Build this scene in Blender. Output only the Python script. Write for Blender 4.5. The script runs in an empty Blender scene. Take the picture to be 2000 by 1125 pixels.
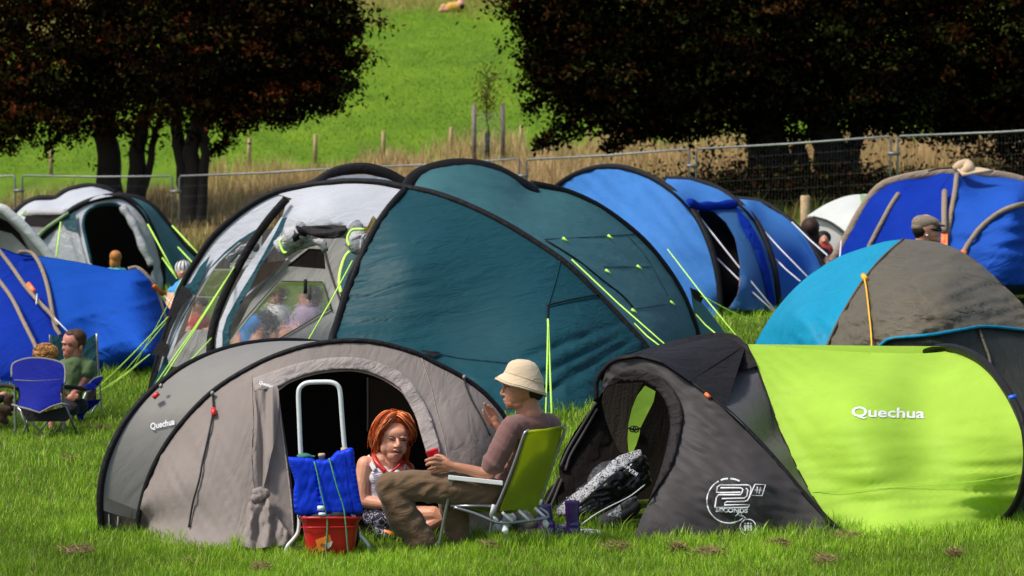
import bpy, bmesh, math, random
import numpy as np
from mathutils import Vector, Matrix, noise
from mathutils.geometry import delaunay_2d_cdt

# ------------------------------------------------------------ camera, sky, sun, exposure
SC = bpy.context.scene
COL = SC.collection
F = 5000.0                      # focal length in pixels of the 2000 px wide photograph
CH = 2.8                        # camera height
PITCH = math.atan(327.5 / F)
cam_d = bpy.data.cameras.new('camera')
cam = bpy.data.objects.new('camera', cam_d)
COL.objects.link(cam)
cam.location = (0, 0, CH)
cam.rotation_euler = (math.pi / 2 - PITCH, 0, 0)
cam_d.sensor_width = 36
cam_d.lens = 36 * F / 2000
cam_d.clip_start = 0.5
cam_d.clip_end = 3000
cam_d.dof.use_dof = True
cam_d.dof.focus_distance = 18.0
cam_d.dof.aperture_fstop = 4.2
SC.camera = cam

SUN_EL, SUN_AZ = math.radians(56), math.radians(247)    # azimuth clockwise from +Y (view direction)
w = bpy.data.worlds.new('World')
SC.world = w
w.use_nodes = True
nt = w.node_tree
nt.nodes.clear()
sky = nt.nodes.new('ShaderNodeTexSky')
sky.sky_type = 'NISHITA'
sky.sun_disc = False
sky.sun_elevation = SUN_EL
sky.sun_rotation = SUN_AZ
sky.air_density = 1.0
sky.dust_density = 3.0
bg = nt.nodes.new('ShaderNodeBackground')
bg.inputs[1].default_value = 0.15
wo = nt.nodes.new('ShaderNodeOutputWorld')
nt.links.new(sky.outputs[0], bg.inputs[0])
nt.links.new(bg.outputs[0], wo.inputs[0])
sl = bpy.data.lights.new('sun', 'SUN')
sl.energy = 3.2
sl.angle = math.radians(9)
sl.color = (1.0, 0.955, 0.88)
sun = bpy.data.objects.new('sun', sl)
COL.objects.link(sun)
sd = Vector((math.sin(SUN_AZ) * math.cos(SUN_EL), math.cos(SUN_AZ) * math.cos(SUN_EL), math.sin(SUN_EL)))
sun.rotation_euler = sd.to_track_quat('Z', 'Y').to_euler()
sun.location = sd * 60
SC.view_settings.view_transform = 'Standard'
SC.view_settings.look = 'None'
SC.view_settings.exposure = 0.3
SC.view_settings.gamma = 1
SC.cycles.max_bounces = 6
SC.cycles.transparent_max_bounces = 12

# ------------------------------------------------------------ helpers
rnd = random.Random(7)
rng = np.random.default_rng(7)
CF = {0: (0, 0, 1), 1: (0, 330, .3823), 2: (180, 640, .431), 3: (540, 680, .3823), 4: (1040, 630, .48),
      5: (620, 300, .4622), 6: (1080, 300, .4623), 7: (0, 0, .5), 8: (1000, 0, .5), 9: (700, 790, .15113),
      10: (920, 690, .14225), 11: (700, 930, .24), 12: (0, 630, .21336), 13: (1740, 310, .16),
      14: (400, 380, .26667), 15: (540, 730, .33784), 16: (1040, 700, .33776)}
def K(n, pts):
    a, b, s = CF[n]
    return [(a + p[0] * s, b + p[1] * s) + tuple(p[2:]) for p in pts]
CP, SP = math.cos(PITCH), math.sin(PITCH)
def W(px, py, d):
    """point of the world seen at (px, py) of the photograph, d metres ahead"""
    a, b = (px - 1000) / F, (562.5 - py) / F
    y = CP + b * SP
    return Vector((a / y * d, d, CH + (-SP + b * CP) / y * d))
def catmull(pts, n=8, closed=False):
    P = np.array(pts, float)
    m = len(P)
    if m < 3:
        return [tuple(P[0] + (P[-1] - P[0]) * t) for t in np.linspace(0, 1, n + 1)]
    out = []
    rngi = range(m if closed else m - 1)
    for i in rngi:
        if closed:
            p0, p1, p2, p3 = P[i - 1], P[i], P[(i + 1) % m], P[(i + 2) % m]
        else:
            p1, p2 = P[i], P[i + 1]
            p0 = P[i - 1] if i else 2 * p1 - p2
            p3 = P[i + 2] if i + 2 < m else 2 * p2 - p1
        for k in range(n):
            t = k / n
            out.append(tuple(.5 * ((2 * p1) + (-p0 + p2) * t + (2 * p0 - 5 * p1 + 4 * p2 - p3) * t * t + (-p0 + 3 * p1 - 3 * p2 + p3) * t ** 3)))
    if not closed:
        out.append(tuple(P[-1]))
    return out
def sstep(a, b, x):
    t = np.clip((x - a) / (b - a), 0, 1)
    return t * t * (3 - 2 * t)
_by = np.array([-60, 0, 18, 25, 33, 45, 52, 56, 60, 66, 72, 76, 90, 130, 200, 300, 430, 900])
_bz = np.array([0, 0, 0, .03, .10, .10, .12, .25, .5, .95, 1.4, 1.7, 3.75, 10.0, 21., 36, 50, 60])
def G(x, y):
    """height of the ground"""
    x = np.asarray(x, float); y = np.asarray(y, float)
    z = (np.interp(y, _by, _bz) + np.interp(y - 1.5, _by, _bz) + np.interp(y + 1.5, _by, _bz)) / 3
    tilt = sstep(17, 26, y) * .052 * 22 * np.tanh(x / 22)
    dip = -.13 * np.exp(-((x + 4.7) ** 2 / 6 + (y - 25.5) ** 2 / 6))
    und = (.012 * np.sin(x * 1.7 + y * .9) + .012 * np.sin(x * .8 - y * 1.3 + 2)) * sstep(10, 16, y)
    big = sstep(70, 110, y) * (.5 * np.sin(x * .11 + 1 + y * .02) + .35 * np.sin(y * .16 + x * .03))
    return z + tilt + dip + und + big
def gz(x, y):
    return float(G(x, y))
def gd(px, py, lo=10.0, hi=300.0):
    """distance at which the ground is seen at (px, py)"""
    prev = lo
    d = lo
    while d < hi:
        p = W(px, py, d)
        if p.z < gz(p.x, p.y):
            a, b = prev, d
            for _ in range(18):
                m = (a + b) / 2
                q = W(px, py, m)
                if q.z < gz(q.x, q.y): b = m
                else: a = m
            return b
        prev = d
        d *= 1.01
    return hi

# materials -------------------------------------------------------------
M = {}
def newmat(name):
    m = bpy.data.materials.new(name)
    m.use_nodes = True
    t = m.node_tree
    t.nodes.clear()
    o = t.nodes.new('ShaderNodeOutputMaterial')
    b = t.nodes.new('ShaderNodeBsdfPrincipled')
    t.links.new(b.outputs[0], o.inputs[0])
    M[name] = m
    return m, t, b, o
def ramp(t, fac, stops):
    r = t.nodes.new('ShaderNodeValToRGB')
    e = r.color_ramp.elements
    while len(e) < len(stops): e.new(.5)
    for el, (p, c) in zip(e, stops):
        el.position = p
        el.color = tuple(c) + (1,) if len(c) == 3 else c
    t.links.new(fac, r.inputs[0])
    return r.outputs[0]
def noise_node(t, scale, detail=4, vec=None, rough=.55, dist=0):
    n = t.nodes.new('ShaderNodeTexNoise')
    n.inputs['Scale'].default_value = scale
    n.inputs['Detail'].default_value = detail
    n.inputs['Roughness'].default_value = rough
    n.inputs['Distortion'].default_value = dist
    if vec is not None: t.links.new(vec, n.inputs['Vector'])
    return n
def math_node(t, op, a, b=None):
    n = t.nodes.new('ShaderNodeMath'); n.operation = op
    for i, v in enumerate((a, b)):
        if v is None: continue
        if isinstance(v, (int, float)): n.inputs[i].default_value = v
        else: t.links.new(v, n.inputs[i])
    return n.outputs[0]
def simple(name, col, rough=.6, metal=0, bump=0, bscale=60, var=.12, vscale=8, spec=.5, coat=0):
    m, t, b, o = newmat(name)
    tc = t.nodes.new('ShaderNodeTexCoord')
    n = noise_node(t, vscale, 5, tc.outputs['Object'])
    c0 = [max(0, c * (1 - var)) for c in col]; c1 = [min(1, c * (1 + var)) for c in col]
    t.links.new(ramp(t, n.outputs[0], [(.3, c0), (.7, c1)]), b.inputs['Base Color'])
    b.inputs['Roughness'].default_value = rough
    b.inputs['Metallic'].default_value = metal
    b.inputs['Specular IOR Level'].default_value = spec
    b.inputs['Coat Weight'].default_value = coat
    if bump:
        n2 = noise_node(t, bscale, 4, tc.outputs['Object'])
        bp = t.nodes.new('ShaderNodeBump')
        bp.inputs['Strength'].default_value = bump
        bp.inputs['Distance'].default_value = .01
        t.links.new(n2.outputs[0], bp.inputs['Height'])
        t.links.new(bp.outputs[0], b.inputs['Normal'])
    return m
def fabric(name, col, transl=.25, rough=.55, ang=0., stretch=7., scale=1.3, depth=.03, sheen=0, spec=.35, var=.07, fine=.004):
    """thin tent cloth: pull creases run along `ang` degrees in the x-z plane"""
    m, t, b, o = newmat(name)
    tc = t.nodes.new('ShaderNodeTexCoord')
    mp = t.nodes.new('ShaderNodeMapping'); mp.vector_type = 'TEXTURE'
    mp.inputs['Rotation'].default_value = (0, -math.radians(ang), 0)
    mp.inputs['Scale'].default_value = (stretch, 1.6, 1)
    t.links.new(tc.outputs['Object'], mp.inputs[0])
    big = noise_node(t, .9, 2, tc.outputs['Object'])
    n1 = noise_node(t, scale * 5, 3, mp.outputs[0], .5, .6)
    rid = math_node(t, 'ABSOLUTE', math_node(t, 'SUBTRACT', n1.outputs[0], .5))
    rid = math_node(t, 'MULTIPLY', rid, math_node(t, 'MULTIPLY', big.outputs[0], 2.0))
    n2 = noise_node(t, scale * 1.6, 3, mp.outputs[0], .5, 1.0)
    n3 = noise_node(t, 55, 3, tc.outputs['Object'])
    h = math_node(t, 'ADD', math_node(t, 'MULTIPLY', rid, depth * 1.2), math_node(t, 'MULTIPLY', n2.outputs[0], depth * 1.3))
    h = math_node(t, 'ADD', h, math_node(t, 'MULTIPLY', n3.outputs[0], fine))
    bp = t.nodes.new('ShaderNodeBump')
    bp.inputs['Strength'].default_value = 1
    bp.inputs['Distance'].default_value = 1
    t.links.new(h, bp.inputs['Height'])
    dirt = noise_node(t, 2.2, 6, tc.outputs['Object'], .65)
    c0 = [c * (1 - var) for c in col]; c1 = [min(1, c * (1 + var)) for c in col]
    cc = ramp(t, dirt.outputs[0], [(.3, c0), (.7, c1)])
    t.links.new(cc, b.inputs['Base Color'])
    b.inputs['Roughness'].default_value = rough
    b.inputs['Specular IOR Level'].default_value = spec * .35
    b.inputs['Sheen Weight'].default_value = sheen
    t.links.new(bp.outputs[0], b.inputs['Normal'])
    if transl:
        tr = t.nodes.new('ShaderNodeBsdfTranslucent')
        t.links.new(cc, tr.inputs[0]); t.links.new(bp.outputs[0], tr.inputs['Normal'])
        mx = t.nodes.new('ShaderNodeMixShader'); mx.inputs[0].default_value = transl
        t.links.new(b.outputs[0], mx.inputs[1]); t.links.new(tr.outputs[0], mx.inputs[2])
        t.links.new(mx.outputs[0], o.inputs[0])
    return m

# objects ----------------------------------------------------------------
def thing(name, label, cat, loc=(0, 0, 0), group=None):
    o = bpy.data.objects.new(name, None)
    COL.objects.link(o)
    o.location = loc
    o.empty_display_size = .2
    o['label'] = label; o['category'] = cat
    if group: o['group'] = group
    return o
def tag(o, label, cat, group=None):
    o['label'] = label; o['category'] = cat
    if group: o['group'] = group
    return o
def root_loc(p):
    v = Vector((0, 0, 0))
    while p is not None:
        v += p.location; p = p.parent
    return v
def link(name, me, mat=None, parent=None, smooth=True, label=None):
    """mesh data in world coordinates -> object under parent"""
    if mat is not None:
        for m in (mat if isinstance(mat, (list, tuple)) else [mat]):
            me.materials.append(M[m] if isinstance(m, str) else m)
    o = bpy.data.objects.new(name, me)
    COL.objects.link(o)
    if parent is not None:
        o.parent = parent
        me.transform(Matrix.Translation(-root_loc(parent)))
    if smooth:
        me.shade_smooth()
    if label: o['label'] = label
    return o
def npmesh(verts, faces):
    """fast mesh from arrays (faces all the same size)"""
    me = bpy.data.meshes.new('m')
    v = np.asarray(verts, np.float32); f = np.asarray(faces, np.int32)
    me.vertices.add(len(v)); me.vertices.foreach_set('co', v.ravel())
    k = f.shape[1]
    me.loops.add(f.size); me.loops.foreach_set('vertex_index', f.ravel())
    me.polygons.add(len(f)); me.polygons.foreach_set('loop_start', np.arange(len(f), dtype=np.int32) * k)
    me.polygons.foreach_set('loop_total', np.full(len(f), k, np.int32))
    me.update(calc_edges=True)
    return me
def pymesh(verts, faces):
    me = bpy.data.meshes.new('m')
    me.from_pydata([tuple(v) for v in verts], [], [tuple(f) for f in faces])
    me.update()
    return me
class MB:
    def __init__(s): s.v = []; s.f = []
    def add(s, v, f):
        o = len(s.v); s.v += [tuple(p) for p in v]; s.f += [tuple(i + o for i in q) for q in f]
    def tube(s, pts, r, n=8, cap=True, flat=1.0, flatdir=None):
        P = [Vector(p) for p in pts]
        m = len(P)
        rs = r if isinstance(r, (list, tuple)) else [r] * m
        vs = []
        prev = None
        for i in range(m):
            tg = (P[min(i + 1, m - 1)] - P[max(i - 1, 0)])
            if tg.length < 1e-9: tg = Vector((0, 0, 1))
            tg.normalize()
            if flatdir is not None:
                a = Vector(flatdir) - tg * tg.dot(Vector(flatdir))
            elif prev is None:
                a = Vector((0, 1, 0)) if abs(tg.y) < .9 else Vector((1, 0, 0))
                a = a - tg * tg.dot(a)
            else:
                a = prev - tg * tg.dot(prev)
            a.normalize(); prev = a
            b = tg.cross(a)
            for k in range(n):
                t = 2 * math.pi * k / n
                vs.append(P[i] + (a * math.cos(t) * flat + b * math.sin(t)) * rs[i])
        fs = [(i * n + k, i * n + (k + 1) % n, (i + 1) * n + (k + 1) % n, (i + 1) * n + k) for i in range(m - 1) for k in range(n)]
        if cap:
            fs.append(tuple(range(n))[::-1]); fs.append(tuple((m - 1) * n + k for k in range(n)))
        s.add(vs, fs); return s
    def box(s, c, size, rot=None, bev=0.0):
        bm = bmesh.new(); bmesh.ops.create_cube(bm, size=1)
        bmesh.ops.scale(bm, vec=size, verts=bm.verts)
        if bev: bmesh.ops.bevel(bm, geom=bm.edges[:], offset=bev, segments=2, affect='EDGES')
        mt = Matrix.Translation(c) @ (rot.to_4x4() if rot is not None else Matrix())
        bmesh.ops.transform(bm, matrix=mt, verts=bm.verts)
        s.add([v.co for v in bm.verts], [[v.index for v in f.verts] for f in bm.faces]); bm.free(); return s
    def prism(s, poly, thick):
        """poly: list of 3-D points of a planar outline, extruded by vector thick"""
        n = len(poly); a = [Vector(p) for p in poly]; b = [p + Vector(thick) for p in a]
        s.add(a + b, [tuple(range(n))[::-1], tuple(range(n, 2 * n))] + [(i, (i + 1) % n, n + (i + 1) % n, n + i) for i in range(n)])
        return s
    def lathe(s, prof, origin, axis=(0, 0, 1), n=24, side=None):
        ax = Vector(axis).normalized()
        u = ax.orthogonal().normalized(); v = ax.cross(u)
        vs = []
        for (r, h) in prof:
            for k in range(n):
                t = 2 * math.pi * k / n
                vs.append(Vector(origin) + ax * h + (u * math.cos(t) + v * math.sin(t)) * r)
        m = len(prof)
        fs = [(i * n + k, i * n + (k + 1) % n, (i + 1) * n + (k + 1) % n, (i + 1) * n + k) for i in range(m - 1) for k in range(n)]
        s.add(vs, fs); return s
    def obj(s, name, mat, parent=None, smooth=True, label=None):
        return link(name, pymesh(s.v, s.f), mat, parent, smooth, label)
def sharp(o, deg=35):
    o.data.set_sharp_from_angle(angle=math.radians(deg)); return o

# surfaces defined over the photograph's directions, with a real distance everywhere
class TPS:
    def __init__(s, ctrl, lam=1e-6):
        c = np.array([q[:3] for q in ctrl], float)
        c[:, :2] += np.arange(len(c))[:, None] * 1e-4
        s.p = c[:, :2] / 1000; n = len(c)
        d = np.linalg.norm(s.p[:, None] - s.p[None], axis=2)
        k = np.where(d > 0, d * d * np.log(d + 1e-12), 0) + np.eye(n) * lam
        A = np.zeros((n + 3, n + 3)); A[:n, :n] = k; A[:n, n] = 1; A[:n, n + 1:] = s.p; A[n:, :n] = A[:n, n:].T
        s.w = np.linalg.solve(A, np.concatenate([c[:, 2], [0, 0, 0]]))
    def __call__(s, px, py):
        q = np.stack([np.atleast_1d(px), np.atleast_1d(py)], 1) / 1000
        d = np.linalg.norm(q[:, None] - s.p[None], axis=2)
        k = np.where(d > 0, d * d * np.log(d + 1e-12), 0)
        n = len(s.p)
        r = k @ s.w[:n] + s.w[n] + q @ s.w[n + 1:]
        return r if np.ndim(px) else float(r[0])
def nz(x, y, sx, sy=None, seed=0.):
    sy = sy or sx
    return np.array([noise.fractal(Vector((a / sx, b / sy, seed)), 1.0, 2.0, 2) for a, b in zip(np.atleast_1d(x), np.atleast_1d(y))])
def asf(ctrl):
    if callable(ctrl): return ctrl
    if isinstance(ctrl, (int, float)): return lambda x, y: (np.zeros(np.shape(x)) + ctrl if np.ndim(x) else float(ctrl))
    return TPS(ctrl)
def inpoly(px, py, poly):
    P = np.asarray(poly, float)[:, :2]
    x0, y0 = P[:, 0], P[:, 1]; x1, y1 = np.roll(x0, -1), np.roll(y0, -1)
    px = np.asarray(px, float)[:, None]; py = np.asarray(py, float)[:, None]
    c = ((y0 > py) != (y1 > py)) & (px < (x1 - x0) * (py - y0) / (y1 - y0 + 1e-12) + x0)
    return (c.sum(1) % 2) == 1
def patch_mesh(outline, ctrl, holes=(), step=14, off=0.0, disp=None):
    f = asf(ctrl)
    loops = [np.array([p[:2] for p in outline], float)] + [np.array([p[:2] for p in h], float) for h in holes]
    vs, es = [], []
    for L in loops:
        keep = [L[0]]
        for p in L[1:]:
            if np.hypot(*(p - keep[-1])) > .8: keep.append(p)
        if np.hypot(*(keep[0] - keep[-1])) < .8: keep.pop()
        o = len(vs); n = len(keep)
        vs += [tuple(p) for p in keep]; es += [(o + i, o + (i + 1) % n) for i in range(n)]
    O = loops[0]
    gx, gy = np.meshgrid(np.arange(O[:, 0].min(), O[:, 0].max(), step), np.arange(O[:, 1].min(), O[:, 1].max(), step))
    gx = gx.ravel(); gy = gy.ravel(); gy = gy + ((np.round(gx / step) % 2) * step * .5)
    ok = inpoly(gx, gy, O)
    for h in loops[1:]: ok &= ~inpoly(gx, gy, h)
    B = np.array(vs)
    gx, gy = gx[ok], gy[ok]
    if len(gx):
        dm = np.min(np.hypot(gx[:, None] - B[None, :, 0], gy[:, None] - B[None, :, 1]), axis=1) > step * .4
        vs += list(zip(gx[dm], gy[dm]))
    r = delaunay_2d_cdt([Vector(v) for v in vs], es, [], 0, 1e-4)
    rv = np.array([tuple(v) for v in r[0]]); rf = np.array([t for t in r[2] if len(t) == 3])
    c = rv[rf].mean(1)
    ok = inpoly(c[:, 0], c[:, 1], O)
    for h in loops[1:]: ok &= ~inpoly(c[:, 0], c[:, 1], h)
    rf = rf[ok]
    d = f(rv[:, 0], rv[:, 1]) + off
    if disp is not None: d = d + disp(rv[:, 0], rv[:, 1])
    pts = [W(x, y, q) for (x, y), q in zip(rv, d)]
    used = np.unique(rf); mp = -np.ones(len(rv), int); mp[used] = np.arange(len(used))
    return pymesh([pts[i] for i in used], [tuple(int(mp[i]) for i in t[::-1]) for t in rf])
def patch(name, outline, ctrl, mat, parent=None, holes=(), step=14, off=0.0, disp=None, thick=0, label=None):
    me = patch_mesh(outline, ctrl, holes, step, off, disp)
    o = link(name, me, mat, parent, True, label)
    if thick:
        md = o.modifiers.new('thickness', 'SOLIDIFY'); md.thickness = thick; md.offset = 0
    return o
def line3(pts, ctrl=None, n=6, off=0.0):
    """smooth 3-D line through photograph points (px, py[, distance])"""
    q = catmull(pts, n)
    if ctrl is None: return [W(p[0], p[1], p[2] + off) for p in q]
    f = asf(ctrl)
    return [W(p[0], p[1], f(p[0], p[1]) + off) for p in q]
def tubeo(name, pts3, r, mat, parent=None, n=8, flat=1.0, flatdir=None, label=None):
    return MB().tube(pts3, r, n, True, flat, flatdir).obj(name, mat, parent, True, label)
def vplane(pts, A, B):
    """photograph points -> with distances, on the upright plane over plan line A-B, each (px, distance)"""
    (pa, da), (pb, db) = A, B
    xa, xb = (pa - 1000) / F * da, (pb - 1000) / F * db
    out = []
    for p in pts:
        k = (p[0] - 1000) / F      # x = k*d ; point on line: x = xa + t(xb-xa), d = da + t(db-da)
        den = (xb - xa) - k * (db - da)
        t = (k * da - xa) / den if abs(den) > 1e-6 else .5
        t = max(-.6, min(1.6, t))
        out.append((p[0], p[1], da + t * (db - da)))
    return out
def sub(pts, k=3):
    return list(pts)[::k] + [pts[-1]]
def loft(name, A, B, mat, parent, n=20, m=8, sag=0.0, label=None):
    """cloth between two 3-D curves"""
    def rs(P):
        P = np.array([tuple(p) for p in P]); L = np.concatenate([[0], np.cumsum(np.linalg.norm(np.diff(P, axis=0), axis=1))])
        t = np.linspace(0, L[-1], n + 1); return np.stack([np.interp(t, L, P[:, k]) for k in range(3)], 1)
    a, b = rs(A), rs(B)
    v = []
    for j in range(m + 1):
        t = j / m; q = a * (1 - t) + b * t; q[:, 2] -= sag * 4 * t * (1 - t); v += [tuple(p) for p in q]
    f = [(j * (n + 1) + i, j * (n + 1) + i + 1, (j + 1) * (n + 1) + i + 1, (j + 1) * (n + 1) + i) for j in range(m) for i in range(n)]
    return link(name, pymesh(v, f), mat, parent, True, label)
def text_px(name, body, cx, cy, size, ctrl, mat, parent, off=-.01, angle=0, shear=0, bold=.0, sx=1.0, space=1.0, label=None, warp=None):
    """lettering lying on a surface given in photograph directions"""
    cu = bpy.data.curves.new('t', 'FONT'); cu.body = body; cu.size = size; cu.align_x = 'CENTER'; cu.align_y = 'CENTER'
    cu.offset = bold; cu.shear = shear; cu.space_character = space; cu.resolution_u = 3
    to = bpy.data.objects.new('t', cu); COL.objects.link(to)
    bpy.context.view_layer.update()
    me = bpy.data.meshes.new_from_object(to.evaluated_get(bpy.context.evaluated_depsgraph_get()))
    bpy.data.objects.remove(to); bpy.data.curves.remove(cu)
    f = asf(ctrl); ca, sa = math.cos(math.radians(angle)), math.sin(math.radians(angle))
    for v in me.vertices:
        x, y = v.co.x * sx, v.co.y
        if warp: x, y = warp(x, y)
        px, py = cx + x * ca + y * sa, cy - (y * ca - x * sa)
        v.co = W(px, py, f(px, py) + off)
    return link(name, me, mat, parent, False, label)
def poly_px(mb, pts, f, off):
    """flat printed shape, added to MB"""
    mb.add([W(p[0], p[1], f(p[0], p[1]) + off) for p in pts], [tuple(range(len(pts)))[::-1]])
def stroke_px(mb, pts, w, f, off, closed=False):
    P = [np.array(p[:2], float) for p in pts]; n = len(P); v = []
    for i in range(n):
        a = P[i - 1] if (i or closed) else P[i]; b = P[(i + 1) % n] if (i < n - 1 or closed) else P[i]
        t = b - a; t /= max(1e-6, np.hypot(*t)); nn = np.array([-t[1], t[0]]) * w / 2
        v += [P[i] + nn, P[i] - nn]
    fs = [(2 * i, 2 * i + 1, 2 * ((i + 1) % n) + 1, 2 * ((i + 1) % n)) for i in range(n if closed else n - 1)]
    mb.add([W(p[0], p[1], f(p[0], p[1]) + off) for p in v], fs)
def crumple(o, amp=.010, s=(9, 6, 22), skew=6, seed=0.):
    for v in o.data.vertices:
        k = noise.noise(Vector((v.co.x * s[0] + v.co.z * 5 + seed, v.co.y * s[1], v.co.z * s[2] - v.co.x * skew)))
        v.co += v.normal * (amp * (1 - 2.2 * abs(k)))
    return o
def remesh(prims, voxel, smooth=4, factor=.5):
    """one continuous surface grown over capsules and ellipsoids"""
    bm = bmesh.new()
    for p in prims:
        if p[0] == 'c':      # capsule a, ra, b, rb
            _, a, ra, b, rb = p
            a, b = Vector(a), Vector(b); L = (b - a).length
            n = max(2, int(L / (min(ra, rb) * .35))) if L > 1e-6 else 1
            n = min(n, 40)
            q = (b - a).to_track_quat('Z', 'Y') if L > 1e-6 else Vector((0, 0, 1)).to_track_quat('Z', 'Y')
            segs = []
            prof = [(-math.pi / 2 + math.pi / 2 * i / 4) for i in range(5)]
            rings = [(a - (b - a).normalized() * 0 if L < 1e-6 else a, ra, t) for t in prof[:-1]] + [(None, None, k / n) for k in range(n + 1)] + [(b, rb, t) for t in [math.pi / 2 * i / 4 for i in range(1, 5)]]
            ax = q @ Vector((0, 0, 1)); u = q @ Vector((1, 0, 0)); v = q @ Vector((0, 1, 0)); S = 14
            prev = None
            for (c, r, t) in rings:
                if c is None: cc = a.lerp(b, t); rr = ra + (rb - ra) * t
                else: cc = c + ax * math.sin(t) * r; rr = max(1e-5, math.cos(t) * r)
                ring = [bm.verts.new(cc + (u * math.cos(2 * math.pi * k / S) + v * math.sin(2 * math.pi * k / S)) * rr) for k in range(S)]
                if prev:
                    for k in range(S): bm.faces.new((prev[k], prev[(k + 1) % S], ring[(k + 1) % S], ring[k]))
                else: bm.faces.new(ring[::-1])
                prev = ring
            bm.faces.new(prev)
        else:                # ellipsoid centre, radii, rotation
            _, c, rad = p[:3]; rot = p[3] if len(p) > 3 else None
            mt = Matrix.Translation(c) @ (rot.to_4x4() if rot is not None else Matrix()) @ Matrix.Diagonal((rad[0], rad[1], rad[2], 1))
            bmesh.ops.create_icosphere(bm, subdivisions=3, radius=1, matrix=mt)
    me = bpy.data.meshes.new('r'); bm.to_mesh(me); bm.free()
    o = bpy.data.objects.new('r', me); COL.objects.link(o)
    r = o.modifiers.new('r', 'REMESH'); r.mode = 'VOXEL'; r.voxel_size = voxel
    s = o.modifiers.new('s', 'SMOOTH'); s.factor = factor; s.iterations = smooth
    out = bpy.data.meshes.new_from_object(o.evaluated_get(bpy.context.evaluated_depsgraph_get()))
    bpy.data.objects.remove(o); bpy.data.meshes.remove(me)
    return out
# ------------------------------------------------------------ ground, hill, grass
def ground_mat():
    m, t, b, o = newmat('ground')
    tc = t.nodes.new('ShaderNodeTexCoord'); P = tc.outputs['Object']
    sp = t.nodes.new('ShaderNodeSeparateXYZ'); t.links.new(P, sp.inputs[0])
    mp = t.nodes.new('ShaderNodeMapping'); mp.inputs['Scale'].default_value = (.6, .2, 1); t.links.new(P, mp.inputs[0])
    n1 = noise_node(t, 1.0, 6, mp.outputs[0], .6)
    n2 = noise_node(t, 9, 6, P, .7)
    n3 = noise_node(t, .12, 3, P)
    g = ramp(t, n1.outputs[0], [(.28, (.06, .13, .005)), (.5, (.11, .21, .008)), (.72, (.19, .29, .014))])
    g2 = ramp(t, n2.outputs[0], [(.3, (.05, .10, .006)), (.65, (.17, .27, .02))])
    mx = t.nodes.new('ShaderNodeMixRGB'); mx.inputs[0].default_value = .35; t.links.new(g, mx.inputs[1]); t.links.new(g2, mx.inputs[2])
    # camp field: darker soil and thatch under the blades
    near = ramp(t, n2.outputs[0], [(.3, (.03, .045, .006)), (.7, (.085, .13, .012))])
    f1 = t.nodes.new('ShaderNodeMapRange'); f1.inputs[1].default_value = 40; f1.inputs[2].default_value = 52; t.links.new(sp.outputs[1], f1.inputs[0])
    m2 = t.nodes.new('ShaderNodeMixRGB'); t.links.new(f1.outputs[0], m2.inputs[0]); t.links.new(near, m2.inputs[1]); t.links.new(mx.outputs[0], m2.inputs[2])
    # rough straw strip between the fences and at the head of the hill
    straw = ramp(t, n2.outputs[0], [(.3, (.10, .08, .02)), (.7, (.30, .22, .08))])
    def band(a, b_, c, d):
        q = math_node(t, 'ADD', sp.outputs[1], math_node(t, 'MULTIPLY', n3.outputs[0], 4))
        q = math_node(t, 'ADD', q, math_node(t, 'MULTIPLY', math_node(t, 'MAXIMUM', math_node(t, 'MULTIPLY', math_node(t, 'ADD', sp.outputs[0], 4), -1), 0), 1.0 if c > 70 else 0))
        u = t.nodes.new('ShaderNodeMapRange'); u.inputs[1].default_value = a; u.inputs[2].default_value = b_; t.links.new(q, u.inputs[0])
        v = t.nodes.new('ShaderNodeMapRange'); v.inputs[1].default_value = c; v.inputs[2].default_value = d; v.inputs[3].default_value = 1; v.inputs[4].default_value = 0; t.links.new(q, v.inputs[0])
        return math_node(t, 'MULTIPLY', u.outputs[0], v.outputs[0])
    m3 = t.nodes.new('ShaderNodeMixRGB'); t.links.new(band(57, 60, 74, 77), m3.inputs[0]); t.links.new(m2.outputs[0], m3.inputs[1]); t.links.new(straw, m3.inputs[2])
    xf = math_node(t, 'MULTIPLY', sp.outputs[0], .45)
    q = math_node(t, 'ADD', math_node(t, 'SUBTRACT', sp.outputs[1], xf), math_node(t, 'MULTIPLY', n3.outputs[0], 9))
    u = t.nodes.new('ShaderNodeMapRange'); u.inputs[1].default_value = 122; u.inputs[2].default_value = 126; u.inputs[4].default_value = .55; t.links.new(q, u.inputs[0])
    m4 = t.nodes.new('ShaderNodeMixRGB'); t.links.new(u.outputs[0], m4.inputs[0]); t.links.new(m3.outputs[0], m4.inputs[1]); t.links.new(straw, m4.inputs[2])
    t.links.new(m4.outputs[0], b.inputs['Base Color'])
    b.inputs['Roughness'].default_value = .95; b.inputs['Specular IOR Level'].default_value = .1
    bp = t.nodes.new('ShaderNodeBump'); bp.inputs['Strength'].default_value = 1; bp.inputs['Distance'].default_value = .25
    t.links.new(math_node(t, 'ADD', math_node(t, 'MULTIPLY', n1.outputs[0], 1.0), math_node(t, 'MULTIPLY', n2.outputs[0], .35)), bp.inputs['Height'])
    t.links.new(bp.outputs[0], b.inputs['Normal'])
ground_mat()
def build_ground():
    ys = np.concatenate([np.linspace(-60, 10, 12), np.arange(11, 60, .35), np.arange(60, 140, .8), np.arange(142, 300, 6), np.linspace(310, 900, 25)])
    xs = np.concatenate([np.linspace(-400, -40, 19), np.arange(-38, -14, 1.0), np.arange(-13.5, 14, .4), np.arange(14.5, 40, 1.0), np.linspace(42, 400, 19)])
    X, Y = np.meshgrid(xs, ys); Z = G(X, Y)
    v = np.stack([X.ravel(), Y.ravel(), Z.ravel()], 1); nx = len(xs)
    i = (np.arange(len(ys) - 1)[:, None] * nx + np.arange(nx - 1)[None]).ravel()
    o = link('ground', npmesh(v, np.stack([i, i + 1, i + nx + 1, i + nx], 1)), 'ground')
    o['kind'] = 'structure'
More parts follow.
